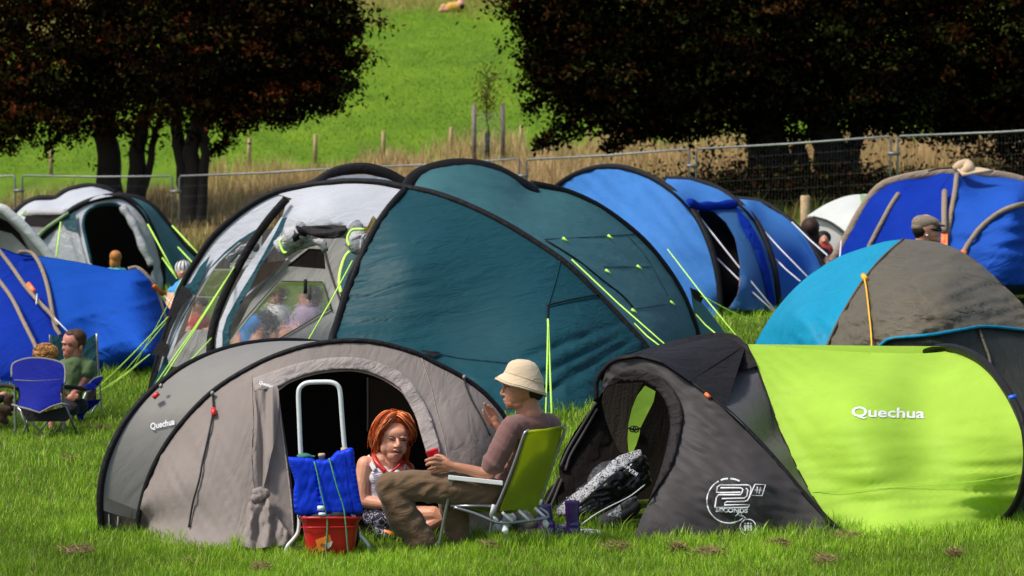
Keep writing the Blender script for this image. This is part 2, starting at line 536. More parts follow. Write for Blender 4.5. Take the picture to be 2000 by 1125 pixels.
build_ground()

def vcol_mat(name, transl=.3, rough=.6, spec=.3, name_attr='tint'):
    m, t, b, o = newmat(name)
    a = t.nodes.new('ShaderNodeAttribute'); a.attribute_name = name_attr
    t.links.new(a.outputs['Color'], b.inputs['Base Color'])
    b.inputs['Roughness'].default_value = rough; b.inputs['Specular IOR Level'].default_value = spec
    if transl:
        tr = t.nodes.new('ShaderNodeBsdfTranslucent'); t.links.new(a.outputs['Color'], tr.inputs[0])
        mx = t.nodes.new('ShaderNodeMixShader'); mx.inputs[0].default_value = transl
        t.links.new(b.outputs[0], mx.inputs[1]); t.links.new(tr.outputs[0], mx.inputs[2]); t.links.new(mx.outputs[0], o.inputs[0])
vcol_mat('blade', .35, .5); vcol_mat('straw', .3, .7); vcol_mat('leaf', .08, .9, .0)
def set_tint(me, cols, per):
    a = me.color_attributes.new('tint', 'FLOAT_COLOR', 'POINT')
    c = np.repeat(np.concatenate([cols, np.ones((len(cols), 1))], 1), per, 0).astype(np.float32)
    a.data.foreach_set('color', c.ravel())
def blades(name, x, y, h, w, lean, cols, mat, z0=None):
    n = len(x)
    z = (G(x, y) if z0 is None else z0) - .005
    a = rng.uniform(0, 2 * np.pi, n); la = rng.uniform(0, 2 * np.pi, n)
    dx, dy = np.cos(a) * w / 2, np.sin(a) * w / 2
    lx, ly = np.cos(la) * lean * h, np.sin(la) * lean * h
    v = np.zeros((n, 5, 3))
    v[:, 0] = np.stack([x - dx, y - dy, z], 1); v[:, 1] = np.stack([x + dx, y + dy, z], 1)
    v[:, 2] = np.stack([x - dx * .75 + lx * .35, y - dy * .75 + ly * .35, z + h * .6], 1)
    v[:, 3] = np.stack([x + dx * .75 + lx * .35, y + dy * .75 + ly * .35, z + h * .6], 1)
    v[:, 4] = np.stack([x + lx, y + ly, z + h], 1)
    i = np.arange(n)[:, None] * 5
    f = np.concatenate([i + [0, 1, 3], i + [0, 3, 2], i + [2, 3, 4]], 0)
    me = npmesh(v.reshape(-1, 3), f)
    set_tint(me, cols, 5)
    o = link(name, me, mat, None, False)
    o['kind'] = 'stuff'
    return o
def clump(x, y, s, seed=0):
    return np.array([noise.noise(Vector((a * s + seed, b * s, seed))) for a, b in zip(x, y)])
FOOT = []      # plan outlines of the tents: no grass inside
def build_grass():
    # camp field
    N = 370000
    u = rng.uniform(-350, 2350, N); t = rng.uniform(0, 1, N)
    py = 1165 - 585 * t ** 1.25
    d = 2.8 * F / (py - 235)
    for _ in range(6):
        x = (u - 1000) / F * d; z = G(x, d); d = (2.8 - z) * F / np.maximum(py - 235, 60)
    x = (u - 1000) / F * d; y = d
    ok = (y > 14.5) & (y < 50)
    for poly in FOOT: ok &= ~inpoly(x, y, poly)
    x, y = x[ok], y[ok]; n = len(x)
    c1 = clump(x, y, 2.2); c2 = clump(x, y, 7, 3); c3 = clump(x, y, .5, 9)
    k = y / 17
    h = (.03 + .05 * rng.uniform(0, 1, n) ** 1.5 + .10 * np.clip(c2 + c1 * .8 - .08, 0, 1)) * (.72 + .2 * k)
    wd = rng.uniform(.0035, .0065, n) * k
    base = np.array([.23, .42, .018]); yel = np.array([.42, .58, .05]); drk = np.array([.085, .22, .010]); dry = np.array([.42, .34, .14])
    r = rng.uniform(0, 1, (n, 1))
    q = np.clip(.5 + c1 * .5 + c3 * .5, 0, 1)[:, None]
    c = drk * (1 - q) * .7 + base * (.3 + .7 * q); c = c * (1 - r * .55) + yel * r * .55
    c[rng.uniform(0, 1, n) < .05] = dry
    c *= rng.uniform(.7, 1.3, (n, 1)) * (1 + .35 * np.clip(c3 * 1.5 + c1 * .5, -.7, 1))[:, None]
    blades('grass', x, y, h, wd, rng.uniform(.1, .75, n), c, 'blade')
    # longer tufts left by the mower round the tents
    X, Y = [], []
    for poly in FOOT:
        for a, b in zip(poly, poly[1:] + poly[:1]):
            L = math.hypot(a[0] - b[0], a[1] - b[1]); m = int(L * 420 * (17 / max(16, min(a[1], b[1]))) ** 1.2)
            t = rng.uniform(0, 1, m); X.append(a[0] + (b[0] - a[0]) * t + rng.normal(0, .07, m)); Y.append(a[1] + (b[1] - a[1]) * t + rng.normal(-.03, .06, m))
    x, y = np.concatenate(X), np.concatenate(Y); c1 = clump(x, y, 3.5, 4); ok = (c1 > -.28) & (y > 14); x, y, c1 = x[ok], y[ok], c1[ok]; n = len(x); k = y / 17
    r = rng.uniform(0, 1, (n, 1)); c = (drk * (1 - r) + base * r) * rng.uniform(.7, 1.3, (n, 1)); c = np.where(rng.uniform(0, 1, (n, 1)) < .2, yel * .8, c)
    blades('tall_grass', x, y, (.05 + .11 * rng.uniform(0, 1, n) * np.clip(c1 + .7, .2, 1.3)) * (.7 + .3 * k), rng.uniform(.004, .0065, n) * k, rng.uniform(.1, .8, n), c, 'blade')
    # short turf relief on the hill
    N = 170000
    x = rng.uniform(-26, 26, N) ; y = rng.uniform(77, 135, N) ** 1.0
    c1 = clump(x * .5, y * .3, .8, 5); n = len(x)
    rough = sstep(119, 125, y - .45 * x + 9 * .5 + c1 * 5)[:, None]
    c = np.array([.135, .255, .010]) * (1 - .45 * np.exp(-((y - 86 - .15 * x) / 5.5) ** 2))[:, None] * (1 + .25 * c1[:, None]) * (1 - rough) + np.array([.38, .30, .09]) * rough  # dark band across the slope: a shadow put into the blade colour
    r = rng.uniform(0, 1, (n, 1)); c = c * (.86 + .28 * r) + np.array([.08, .07, .01]) * np.clip(c1, 0, 1)[:, None]
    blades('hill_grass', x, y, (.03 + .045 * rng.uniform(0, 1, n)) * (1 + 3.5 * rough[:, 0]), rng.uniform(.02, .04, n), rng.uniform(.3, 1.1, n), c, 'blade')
    # straw-coloured rough grass behind the fence
    N = 120000
    x = rng.uniform(-20, 20, N); y = 55.5 + 22.5 * rng.uniform(0, 1, N)
    c1 = clump(x, y, .45, 2); c2 = clump(x, y, 1.6, 8)
    far = sstep(55, 64, y)
    edge = y < 75.2 - 1.0 * np.maximum(0, -4 - x) + c1 * 5
    ok = rng.uniform(0, 1, N) < np.clip(.5 + c1 * 1.2 + .35 * far, .08, 1)
    ok &= edge
    x, y, c1, c2, far = x[ok], y[ok], c1[ok], c2[ok], far[ok]; n = len(x)
    h = (.26 + .26 * far + .40 * np.clip(c1 + c2, -.5, 1)) * rng.uniform(.6, 1.15, n)
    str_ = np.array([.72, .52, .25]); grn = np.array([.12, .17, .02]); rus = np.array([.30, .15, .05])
    g = np.clip(.80 - far * .85 + c2 * 1.1 - c1 * .4 + 1.2 * sstep(0, 2.5, x) * (1 - sstep(61, 66, y)) + rng.uniform(-.25, .25, n), 0, 1)[:, None]  # greener, darker patch near the fence: tree shade put into the colour
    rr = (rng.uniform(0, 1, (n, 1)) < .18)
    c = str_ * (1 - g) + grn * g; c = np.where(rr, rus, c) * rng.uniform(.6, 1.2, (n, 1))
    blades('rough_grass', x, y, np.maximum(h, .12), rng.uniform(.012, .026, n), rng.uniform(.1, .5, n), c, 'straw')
simple('bark', (.010, .007, .005), .95, bump=1, bscale=30)
simple('post_wood', (.42, .29, .16), .9, bump=.6, bscale=40, var=.3)
simple('grey_wood', (.17, .14, .11), .9, bump=.6, bscale=40, var=.3)
simple('galv', (.17, .18, .18), .5, .6, var=.15)
simple('wire', (.10, .10, .10), .6, .3)
simple('guard', (.03, .05, .035), .6)

# ------------------------------------------------------------ trees
def tree(name, label, bx, by, trunks, blobs, nleaf, leaf, pal, tag_group=None, shell=.75, seed=1, twigs=()):
    R = np.random.default_rng(seed)
    z0 = gz(bx, by)
    root = thing(name, label, 'tree', (bx, by, z0), tag_group)
    mb = MB()
    for (pts, r0, r1) in trunks:
        q = catmull(pts, 5); n = len(q)
        jit = [Vector(p) + Vector((R.normal(0, .03), R.normal(0, .03), 0)) for p in q]
        mb.tube(jit, [r0 + (r1 - r0) * (i / (n - 1)) ** .8 for i in range(n)], 9)
    # limbs running from trunk tops into the blobs
    tops = [Vector(t[0][-1]) for t in trunks]
    for (c, r) in blobs:
        c = Vector(c); tp = min(tops, key=lambda q: (q - c).length)
        mid = tp.lerp(c, .5) + Vector((R.normal(0, .3), R.normal(0, .3), -.25))
        L = (c - tp).length
        mb.tube(catmull([tp, mid, c], 5), [.11 * (1 - i / 11) + .02 for i in range(11)], 6)
        for k in range(5):
            e = c + Vector(R.normal(0, 1, 3)).normalized() * float(np.mean(r)) * .95
            mb.tube([c, (c + e) / 2 + Vector(R.normal(0, .12, 3)), e], [.04, .025, .01], 4)
    for tw in twigs:
        mb.tube(catmull(tw, 4), [.05 * (1 - i / (4 * (len(tw) - 1) + 1)) + .012 for i in range(4 * (len(tw) - 1) + 1)], 5)
    mb.obj('trunk', 'bark', root)
    wts = np.array([np.prod(r) ** .72 for c, r in blobs]); wts /= wts.sum()
    V = []; C = []
    for (c, r), wt in zip(blobs, wts):
        m = int(nleaf * wt)
        ncl = max(12, m // 34)                 # leaf sprays
        dirs = R.normal(0, 1, (ncl, 3)); dirs /= np.linalg.norm(dirs, axis=1)[:, None]
        rad = shell + (1.12 - shell) * R.uniform(0, 1, ncl) ** .7
        rad = np.where(R.uniform(0, 1, ncl) < .25, R.uniform(.2, .8, ncl), rad)
        rad = np.where(R.uniform(0, 1, ncl) < .17, R.uniform(1.1, 1.5, ncl), rad)
        rad = rad * (1 + .22 * np.array([noise.noise(Vector(tuple(v * 2.2 + np.array(c)))) for v in dirs]))
        cc = np.array(c) + dirs * rad[:, None] * np.array(r)
        tone = R.uniform(0, 1, ncl)
        which = R.integers(0, ncl, m)
        sz = R.uniform(.5, 1.4, ncl)[which][:, None]; p = cc[which] + R.normal(0, 1, (m, 3)) * np.array([.25, .25, .10]) * sz; p[:, 2] -= .25 * np.hypot(*(p - cc[which])[:, :2].T)
        V.append(p); C.append(np.stack([tone[which], R.uniform(0, 1, m)], 1))
    for tw in twigs:
        q = np.array(catmull(tw, 8)); m = 260
        k = R.integers(len(q) // 3, len(q), m)
        V.append(q[k] + R.normal(0, .10, (m, 3))); C.append(np.stack([R.uniform(0, 1, m)] * 2, 1))
    P = np.concatenate(V); T = np.concatenate(C); n = len(P)
    a = R.normal(0, 1, (n, 3)); a /= np.linalg.norm(a, axis=1)[:, None]
    b = np.cross(a, R.normal(0, 1, (n, 3))); b /= np.linalg.norm(b, axis=1)[:, None]
    s = (leaf * R.uniform(.6, 1.35, n))[:, None]
    q = np.stack([P - a * s, P + b * s * .55, P + a * s, P - b * s * .55], 1)
    me = npmesh(q.reshape(-1, 3), np.arange(4 * n).reshape(n, 4))
    pal = np.array(pal)
    idx = np.minimum((T[:, 0] * len(pal)).astype(int), len(pal) - 1)
    set_tint(me, pal[idx] * (.45 + 1.1 * T[:, 1:2]), 4)
    link('crown', me, 'leaf', root, False)
    return root
def xz(px, py, d):
    p = W(px, py, d); return (p.x, p.y, p.z)
def blob(px, py, d, rx, ry, rz):
    return (xz(px, py, d), (rx, ry, rz))
def trunk_px(pts, d, r0, r1):
    q = [list(xz(p[0], p[1], d)) for p in pts]
    g = gz(q[0][0], q[0][1]); q[0][2] = g - .2
    return (q, r0, r1)
copper = [(.006, .004, .003), (.006, .007, .002), (.018, .006, .003), (.004, .004, .002), (.014, .011, .004), (.005, .004, .003), (.095, .026, .009), (.006, .005, .002), (.004, .004, .002), (.035, .036, .008), (.045, .028, .009)]
dark = [(.003, .003, .0015), (.003, .004, .001), (.006, .007, .002), (.003, .003, .002), (.004, .003, .002), (.020, .008, .003), (.003, .003, .001), (.030, .036, .008), (.004, .004, .002), (.045, .020, .007)]
def trees():
    D = 63.
    b = [blob(-60, 60, D, 2.4, 2.0, 1.8), blob(20, 215, D, 1.5, 1.5, .7), blob(110, 60, D, 2.0, 2.2, 1.9), blob(250, 40, D + .5, 2.2, 2.2, 1.9),
         blob(170, 170, D, 1.8, 1.8, 1.2), blob(60, 150, D - .6, 1.6, 1.6, 1.2), blob(-70, 190, D, 1.8, 1.6, 1.0), blob(60, -60, D, 3, 2.2, 1.4), blob(250, -80, D, 3, 2.2, 1.4),
         blob(230, 195, D - .5, 1.3, 1.4, .7)]
    tr = [trunk_px([(222, 372), (212, 300), (205, 240), (215, 170)], D, .36, .2), trunk_px([(270, 372), (268, 300), (280, 240), (300, 180)], D - .3, .26, .12),
          trunk_px([(272, 345), (296, 285), (312, 230)], D - .3, .11, .07)]
    tree('hawthorn_tree', 'dark reddish hawthorn with two thick trunks, its crown cut by the left edge', xz(222, 300, D)[0], D, tr, b, 70000, .062, copper, seed=3,
         twigs=[[xz(190, 235, D), xz(120, 262, D), xz(88, 300, D)], [xz(10, 250, D), xz(-10, 275, D), xz(25, 292, D)]])
    D = 62.
    b = [blob(380, 40, D, 2.2, 2.2, 1.8), blob(520, 10, D, 1.9, 2.0, 1.5), blob(480, 120, D, 1.9, 2.0, 1.2), blob(585, 100, D, 1.1, 1.5, 1.0), blob(605, 30, D, .95, 1.3, .9),
         blob(370, 165, D, 1.4, 1.6, .8), blob(560, 180, D, 1.15, 1.2, .45), blob(635, 165, D, .65, .8, .38), blob(440, -70, D, 2.6, 2, 1.3), blob(645, 95, D, .35, .6, .35), blob(625, 55, D, .5, .6, .4), blob(470, 205, D, 1.0, 1.0, .32)]
    tr = [trunk_px([(372, 385), (352, 300), (345, 240), (350, 190)], D, .2, .12), trunk_px([(375, 385), (376, 300), (385, 240), (385, 180)], D - .2, .24, .14), trunk_px([(388, 375), (400, 300), (402, 250), (425, 205)], D - .3, .15, .07)]
    tree('hawthorn_tree', 'reddish hawthorn on three thin stems, right of the twin trunked one', xz(372, 300, D)[0], D, tr, b, 70000, .062, copper, seed=5,
         twigs=[[xz(398, 305, D), xz(425, 290, D), xz(452, 275, D)], [xz(560, 170, D), xz(640, 185, D), xz(695, 160, D)], [xz(600, 90, D), xz(670, 72, D), xz(702, 58, D)], [xz(560, 195, D), xz(620, 215, D), xz(660, 205, D)], [xz(480, 210, D), xz(540, 235, D), xz(585, 228, D)], [xz(610, 120, D), xz(670, 125, D), xz(705, 110, D)], [xz(440, 210, D), xz(450, 245, D), xz(490, 250, D)], [xz(620, 20, D), xz(670, 20, D), xz(700, 40, D)]])
    D = 60.
    b = [blob(1120, 40, D, 1.1, 1.6, 1.3), blob(1060, -20, D, .9, 1.2, .6), blob(1150, 130, D, 1.15, 1.6, 1.0), blob(1240, 60, D, 1.8, 2, 1.7), blob(1380, 60, D, 2.0, 2.2, 1.8), blob(1520, 60, D, 2.2, 2.2, 1.8),
         blob(1680, 60, D, 2.2, 2.2, 1.8), blob(1300, 150, D, 1.9, 2, 1.15), blob(1450, 160, D, 2.0, 2, 1.1), blob(1620, 160, D, 2.0, 2, .95), blob(1190, 190, D, 1.1, 1.4, .62), blob(1300, 215, D - .6, 1.2, 1.2, .42),
         blob(1760, 150, D, 1.5, 1.5, 1.0), blob(1100, 90, D, .8, 1, .8), blob(1260, 255, D - .6, .5, .6, .16), blob(1150, -60, D, 2, 2, .9), blob(1400, -80, D, 3, 2, 1.2), blob(1650, -80, D, 3, 2, 1.2), blob(1720, 225, D, .8, .8, .3)]
    tr = [trunk_px([(1515, 385), (1500, 300), (1495, 240), (1460, 150)], D, .62, .35), trunk_px([(1628, 385), (1625, 310), (1610, 250), (1580, 180)], D - .2, .5, .3), trunk_px([(1640, 330), (1668, 285), (1680, 220)], D - .2, .25, .14),
          trunk_px([(1560, 372), (1560, 320), (1560, 280)], D + .1, .5, .12)]
    tree('oak_tree', 'huge dark spreading tree with broad forked trunks behind the fence', xz(1560, 300, D)[0], D, tr, b, 150000, .065, dark, seed=8,
         twigs=[[xz(1430, 235, D), xz(1340, 250, D), xz(1260, 262, D), xz(1190, 245, D)], [xz(1150, 170, D), xz(1080, 165, D), xz(1010, 172, D)], [xz(1180, 230, D), xz(1120, 265, D), xz(1060, 282, D)],
                [xz(1120, 190, D), xz(1060, 155, D), xz(1040, 140, D)], [xz(1140, 60, D), xz(1060, 95, D), xz(1035, 130, D)], [xz(1580, 270, D), xz(1480, 255, D), xz(1400, 215, D)], [xz(1200, 200, D), xz(1120, 235, D), xz(1075, 262, D), xz(1045, 292, D)], [xz(1160, 150, D), xz(1070, 190, D), xz(1030, 215, D)], [xz(1260, 235, D), xz(1220, 275, D), xz(1180, 290, D)], [xz(1400, 200, D), xz(1360, 255, D), xz(1320, 268, D)], [xz(1130, 20, D), xz(1050, 30, D), xz(1015, 60, D)]])
    D = 61.
    b = [blob(1860, 40, D, 2.2, 2, 1.8), blob(1980, 60, D, 2.2, 2, 1.8), blob(1880, 160, D, 1.7, 1.6, 1.1), blob(2000, 200, D, 1.5, 1.4, 1.2), blob(1830, 215, D, 1.0, 1, .55), blob(1930, -80, D, 3, 2, 1.2), blob(2090, 250, D, 1.6, 1, 1.4), blob(1905, 235, D, .9, .8, .35), blob(1830, 130, D - .8, .8, .8, .5)]
    tr = [trunk_px([(2045, 385), (2040, 300), (2010, 220)], D, .4, .2)]
    tree('oak_tree', 'near black leafy tree filling the top right corner', xz(2045, 300, D)[0], D, tr, b, 60000, .065, dark + [(.07, .02, .006)], seed=9, twigs=[[xz(1980, 230, D), xz(1960, 280, D), xz(1990, 330, D)]])
    # dark thicket below the big tree
    for i, (px, py, rx, rz, lab, nl) in enumerate([(1560, 400, 3.0, .75, 'dark low thicket in the shade below the huge tree trunks', 16000), (1985, 320, .5, .6, 'dark shrub by the fence at the right edge, above the blue dome', 3500)]):
        x, y, z = xz(px, py, 58.)
        root = thing('shrub', lab, 'shrub', (x, y, gz(x, y)))
        P = np.array([x, y, gz(x, y) + rz * .6]) + rng.normal(0, 1, (nl, 3)) * np.array([rx * .5, .5, rz * .42])
        P[:, 2] = np.maximum(P[:, 2], gz(x, y)); n = nl
        a = rng.normal(0, 1, (n, 3)); a /= np.linalg.norm(a, axis=1)[:, None]
        b_ = np.cross(a, rng.normal(0, 1, (n, 3))); b_ /= np.linalg.norm(b_, axis=1)[:, None]
        s = rng.uniform(.03, .08, (n, 1)); q = np.stack([P - a * s, P + b_ * s * .5, P + a * s, P - b_ * s * .5], 1)
        me = npmesh(q.reshape(-1, 3), np.arange(4 * n).reshape(n, 4)); pal = np.array(dark); set_tint(me, pal[rng.integers(0, len(pal), n)] * rng.uniform(.6, 1.4, (n, 1)), 4)
        link('foliage', me, 'leaf', root, False)
        mb = MB()
        for k in range(6):
            bx = x + rng.uniform(-rx, rx) * .6; mb.tube([(bx, y, gz(bx, y) - .05), (bx + rng.uniform(-.3, .3), y, gz(x, y) + rz)], [.03, .01], 5)
        mb.obj('stem', 'bark', root)
trees()
# ------------------------------------------------------------ fences and stakes
def mesh_fence():
    posts = [(-270, 58), (36, 56), (343, 55), (683, 53.5), (1021, 52), (1353, 50.5), (1747, 48.8), (2160, 47)]
    tops = [350, 343, 344, 328, 310, 291, 266, 246]
    labs = ['galvanised mesh fence panel cut by the left edge', 'galvanised mesh fence panel above the pale tent on the left', 'galvanised mesh fence panel right of the three stemmed hawthorn',
            'galvanised mesh fence panel behind the dark humps of the big teal tent', 'galvanised mesh fence panel above the pale blue tent', 'galvanised mesh fence panel in front of the broad dark trunks', 'galvanised mesh fence panel cut by the right edge']
    for i in range(7):
        (pa, da), (pb, db) = posts[i], posts[i + 1]
        a, b = Vector(xz(pa + 7, tops[i], da)), Vector(xz(pb - 7, tops[i + 1], db))
        if i == 4: a.z -= .02
        ga, gb = Vector((a.x, a.y, a.z - 2.0)), Vector((b.x, b.y, b.z - 2.0))
        root = thing('mesh_fence', labs[i], 'fence', (a.x, a.y, ga.z), 'mesh fence panels along the back of the camp')
        mb = MB()
        mid = a.lerp(b, .5) + Vector((0, 0, -.02))
        mb.tube([ga + Vector((0, 0, .1)), a + Vector((0, 0, -.05)), a.lerp(b, .01), mid, b.lerp(a, .01), b + Vector((0, 0, -.05)), gb + Vector((0, 0, .1))], .021, 8)
        mb.tube([ga + Vector((0, 0, .15)), gb + Vector((0, 0, .15))], .019, 8)
        mb.obj('frame', 'galv', root)
        wb = MB()
        for k in range(1, 60):
            t = k / 60; p, q = ga.lerp(gb, t), a.lerp(b, t)
            wb.tube([p + Vector((0, 0, .15)), q], .0011, 3, False)
        for k in range(1, 9):
            t = k / 9; wb.tube([ga.lerp(a, t), gb.lerp(b, t)], .0011, 3, False)
        wb.obj('wire_mesh', 'wire', root)
        cl = MB().tube([a + Vector((-.19, 0, -.33)), a + Vector((.04, 0, -.33))], .035, 8)
        cl.obj('clamp', 'galv', root)
        MB().box(ga + Vector((-.07, 0, .05)), (.5, .22, .13), None, .02).obj('foot_block', 'grey_wood', root)
mesh_fence()
def stakes():
    D = 76.5
    for px, top, lab in [(99, 283, 'wooden stake seen left of the thick hawthorn trunk'), (358, 271, 'wooden stake half hidden by the three stemmed hawthorn'), (486, 268, 'first free standing stake right of the hawthorns'),
                         (615, 262, 'second stake right of the hawthorns'), (748, 256, 'third stake right of the hawthorns'), (880, 248, 'stake next to the left of the caged sapling'),
                         (1017, 245, 'stake next to the right of the caged sapling'), (1151, 243, 'stake just under the left branches of the huge tree')]:
        x, y, z = xz(px, top, D); g = gz(x, y)
        o = MB().tube([(x, y, g - .1), (x + .02, y, z - .02), (x + .02, y, z)], [.065, .062, .05], 10).obj('fence_stake', 'post_wood')
        o.data.transform(Matrix.Translation((-x, -y, -g))); o.location = (x, y, g)
        tag(o, lab, 'stake', 'wooden stakes along the foot of the hill')
    D = 73.
    x, y, z = xz(952, 300, D); g = gz(x, y)
    root = thing('sapling', 'thin young tree inside a wire cage between two grey posts', 'tree', (x, y, g))
    mb = MB().tube(catmull([(x, y, g), (x + .03, y, g + 1.1), (x - .02, y, z + 1.0), (x + .02, y, z + 2.2)], 5), [.03 - .0015 * i for i in range(16)], 6)
    for k in range(26):
        h = rng.uniform(1.3, 2.9); s = rng.choice([-1, 1]); p = Vector((x, y, g + h)); mb.tube([p, p + Vector((s * rng.uniform(.1, .35), rng.uniform(-.2, .2), rng.uniform(.15, .45)))], [.012, .004], 4)
    mb.obj('trunk', 'bark', root)
    n = 650; P = np.array([x, y, g + 2.15]) + rng.normal(0, 1, (n, 3)) * np.array([.19, .19, .42])
    a = rng.normal(0, 1, (n, 3)); a /= np.linalg.norm(a, axis=1)[:, None]; b = np.cross(a, rng.normal(0, 1, (n, 3))); b /= np.linalg.norm(b, axis=1)[:, None]; s = rng.uniform(.02, .05, (n, 1))
    me = npmesh(np.stack([P - a * s, P + b * s * .6, P + a * s, P - b * s * .6], 1).reshape(-1, 3), np.arange(4 * n).reshape(n, 4))
    set_tint(me, np.array([.10, .07, .02]) * rng.uniform(.5, 1.5, (n, 1)), 4); link('crown', me, 'leaf', root, False)
    MB().tube([(x, y, g), (x, y, g + 1.0)], .075, 10).obj('tree_guard', 'guard', root)
    wb = MB()
    for k in range(9):
        h = g + .4 + k * .14; wb.tube([(x - .38, y - .3, h), (x + .42, y - .3, h), (x + .42, y + .4, h), (x - .38, y + .4, h), (x - .38, y - .3, h)], .003, 3)
    for k in range(9):
        t = x - .38 + k * .1; wb.tube([(t, y - .3, g + .4), (t, y - .3, g + 1.6)], .003, 3)
    wb.obj('wire_cage', 'galv', root)
    for px, top in [(926, 204), (982, 202)]:
        X, Y, Z = xz(px, top, D - .2)
        MB().tube([(X, Y, gz(X, Y) - .1), (X, Y, Z)], .065, 8).obj('post', 'grey_wood', root)
    x, y, z = xz(1573, 382, 47.); g = gz(x, y)
    o = MB().tube([(x, y, g - .1), (x, y, z - .02), (x, y, z)], [.09, .09, .075], 10).obj('wooden_post', 'post_wood')
    o.data.transform(Matrix.Translation((-x, -y, -g))); o.location = (x, y, g); tag(o, 'short mossy post standing alone before the dark trunks, above the pale blue tent', 'post')
stakes()
# ------------------------------------------------------------ tent cloths
fabric('grey_band', (.25, .24, .22), .25, .5, ang=50, stretch=3, depth=.008, fine=.0008)
fabric('grey_front', (.31, .265, .24), .3, .6, ang=75, stretch=8, depth=.016, fine=.0015)
fabric('grey_roll', (.30, .26, .24), .1, .6, ang=35, stretch=4, scale=4, depth=.014)
fabric('black_band', (.012, .011, .012), 0, .55, ang=40, stretch=1.5, scale=3, depth=.01, spec=.3)
fabric('inner_dark', (.012, .010, .009), 0, .8, ang=80, stretch=6, depth=.02, spec=.1)  # near black, so the shade inside open tents is in the colour
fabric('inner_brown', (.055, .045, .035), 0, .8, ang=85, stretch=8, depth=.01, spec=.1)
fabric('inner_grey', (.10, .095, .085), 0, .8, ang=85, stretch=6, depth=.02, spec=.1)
fabric('charcoal', (.050, .045, .045), .05, .55, ang=-38, stretch=9, depth=.010, spec=.35, fine=.0006)
fabric('charcoal_hood', (.015, .0125, .013), .0, .6, ang=15, stretch=5, scale=1.8, depth=.035, spec=.3)
fabric('charcoal_side', (.085, .080, .085), .08, .5, ang=-60, stretch=5, depth=.015)
fabric('lime', (.50, .78, .09), .45, .55, ang=12, stretch=9, depth=.007, fine=.0004)
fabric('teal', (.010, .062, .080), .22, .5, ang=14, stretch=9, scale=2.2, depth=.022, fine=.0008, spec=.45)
fabric('teal_lit', (.045, .135, .150), .25, .5, ang=3, stretch=9, scale=2, depth=.012, spec=.45, fine=.0008)  # paler copy of the teal cloth, the light on the roof put into its colour
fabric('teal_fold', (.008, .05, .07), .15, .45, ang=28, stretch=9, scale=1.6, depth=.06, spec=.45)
fabric('silver', (.50, .52, .56), .25, .5, ang=10, stretch=4, depth=.02)
fabric('pale_grey', (.42, .42, .40), .3, .6, ang=60, stretch=5, depth=.02)
fabric('pale_roll', (.42, .42, .43), .1, .6, ang=20, stretch=2, scale=4, depth=.03)
simple('white_print', (.62, .63, .64), .6, var=.12, vscale=40)
simple('cord_lime', (.50, .85, .10), .6, var=.1)
simple('cord_dark', (.012, .012, .012), .8)
simple('cord_white', (.55, .55, .58), .7)
simple('red_plastic', (.62, .02, .02), .35)
simple('orange_plastic', (.85, .16, .03), .5)
simple('blue_plastic', (.02, .10, .60), .4)
simple('grey_plastic', (.45, .45, .46), .4)
simple('grey_tube_dark', (.22, .22, .22), .5)
simple('yellow_strap', (.75, .38, .02), .6)
def mesh_window(name, tint, rough, alpha):
    m, t, b, o = newmat(name)
    tc = t.nodes.new('ShaderNodeTexCoord')
    n = noise_node(t, 9, 4, tc.outputs['Object'], .6, 1.5)
    g = t.nodes.new('ShaderNodeBsdfGlass'); g.inputs['IOR'].default_value = 1.06; g.inputs['Roughness'].default_value = rough; g.inputs[0].default_value = (.9, .92, .92, 1)
    bp = t.nodes.new('ShaderNodeBump'); bp.inputs['Distance'].default_value = .018; t.links.new(n.outputs[0], bp.inputs['Height']); t.links.new(bp.outputs[0], g.inputs['Normal']); t.links.new(bp.outputs[0], b.inputs['Normal'])
    b.inputs['Base Color'].default_value = tuple(tint) + (1,); b.inputs['Roughness'].default_value = .25
    mx = t.nodes.new('ShaderNodeMixShader'); mx.inputs[0].default_value = alpha
    t.links.new(g.outputs[0], mx.inputs[1]); t.links.new(b.outputs[0], mx.inputs[2]); t.links.new(mx.outputs[0], o.inputs[0])
mesh_window('clear_window', (.30, .32, .32), .035, .22)
mesh_window('reflect_window', (.34, .36, .37), .1, .72)  # mostly opaque pale tint stands in for light reflected off the pane
mesh_window('dim_window', (.16, .15, .12), .12, .6)

def base_of(pxs):
    p = [W(a, b, gd(a, b)) for a, b in pxs]
    c = sum(p, Vector()) / len(p); c.z = gz(c.x, c.y); return c
def foot(pxs):
    """remember a plan outline given as (px, distance)"""
    FOOT.append([((a - 1000) / F * d, d) for a, d in pxs])

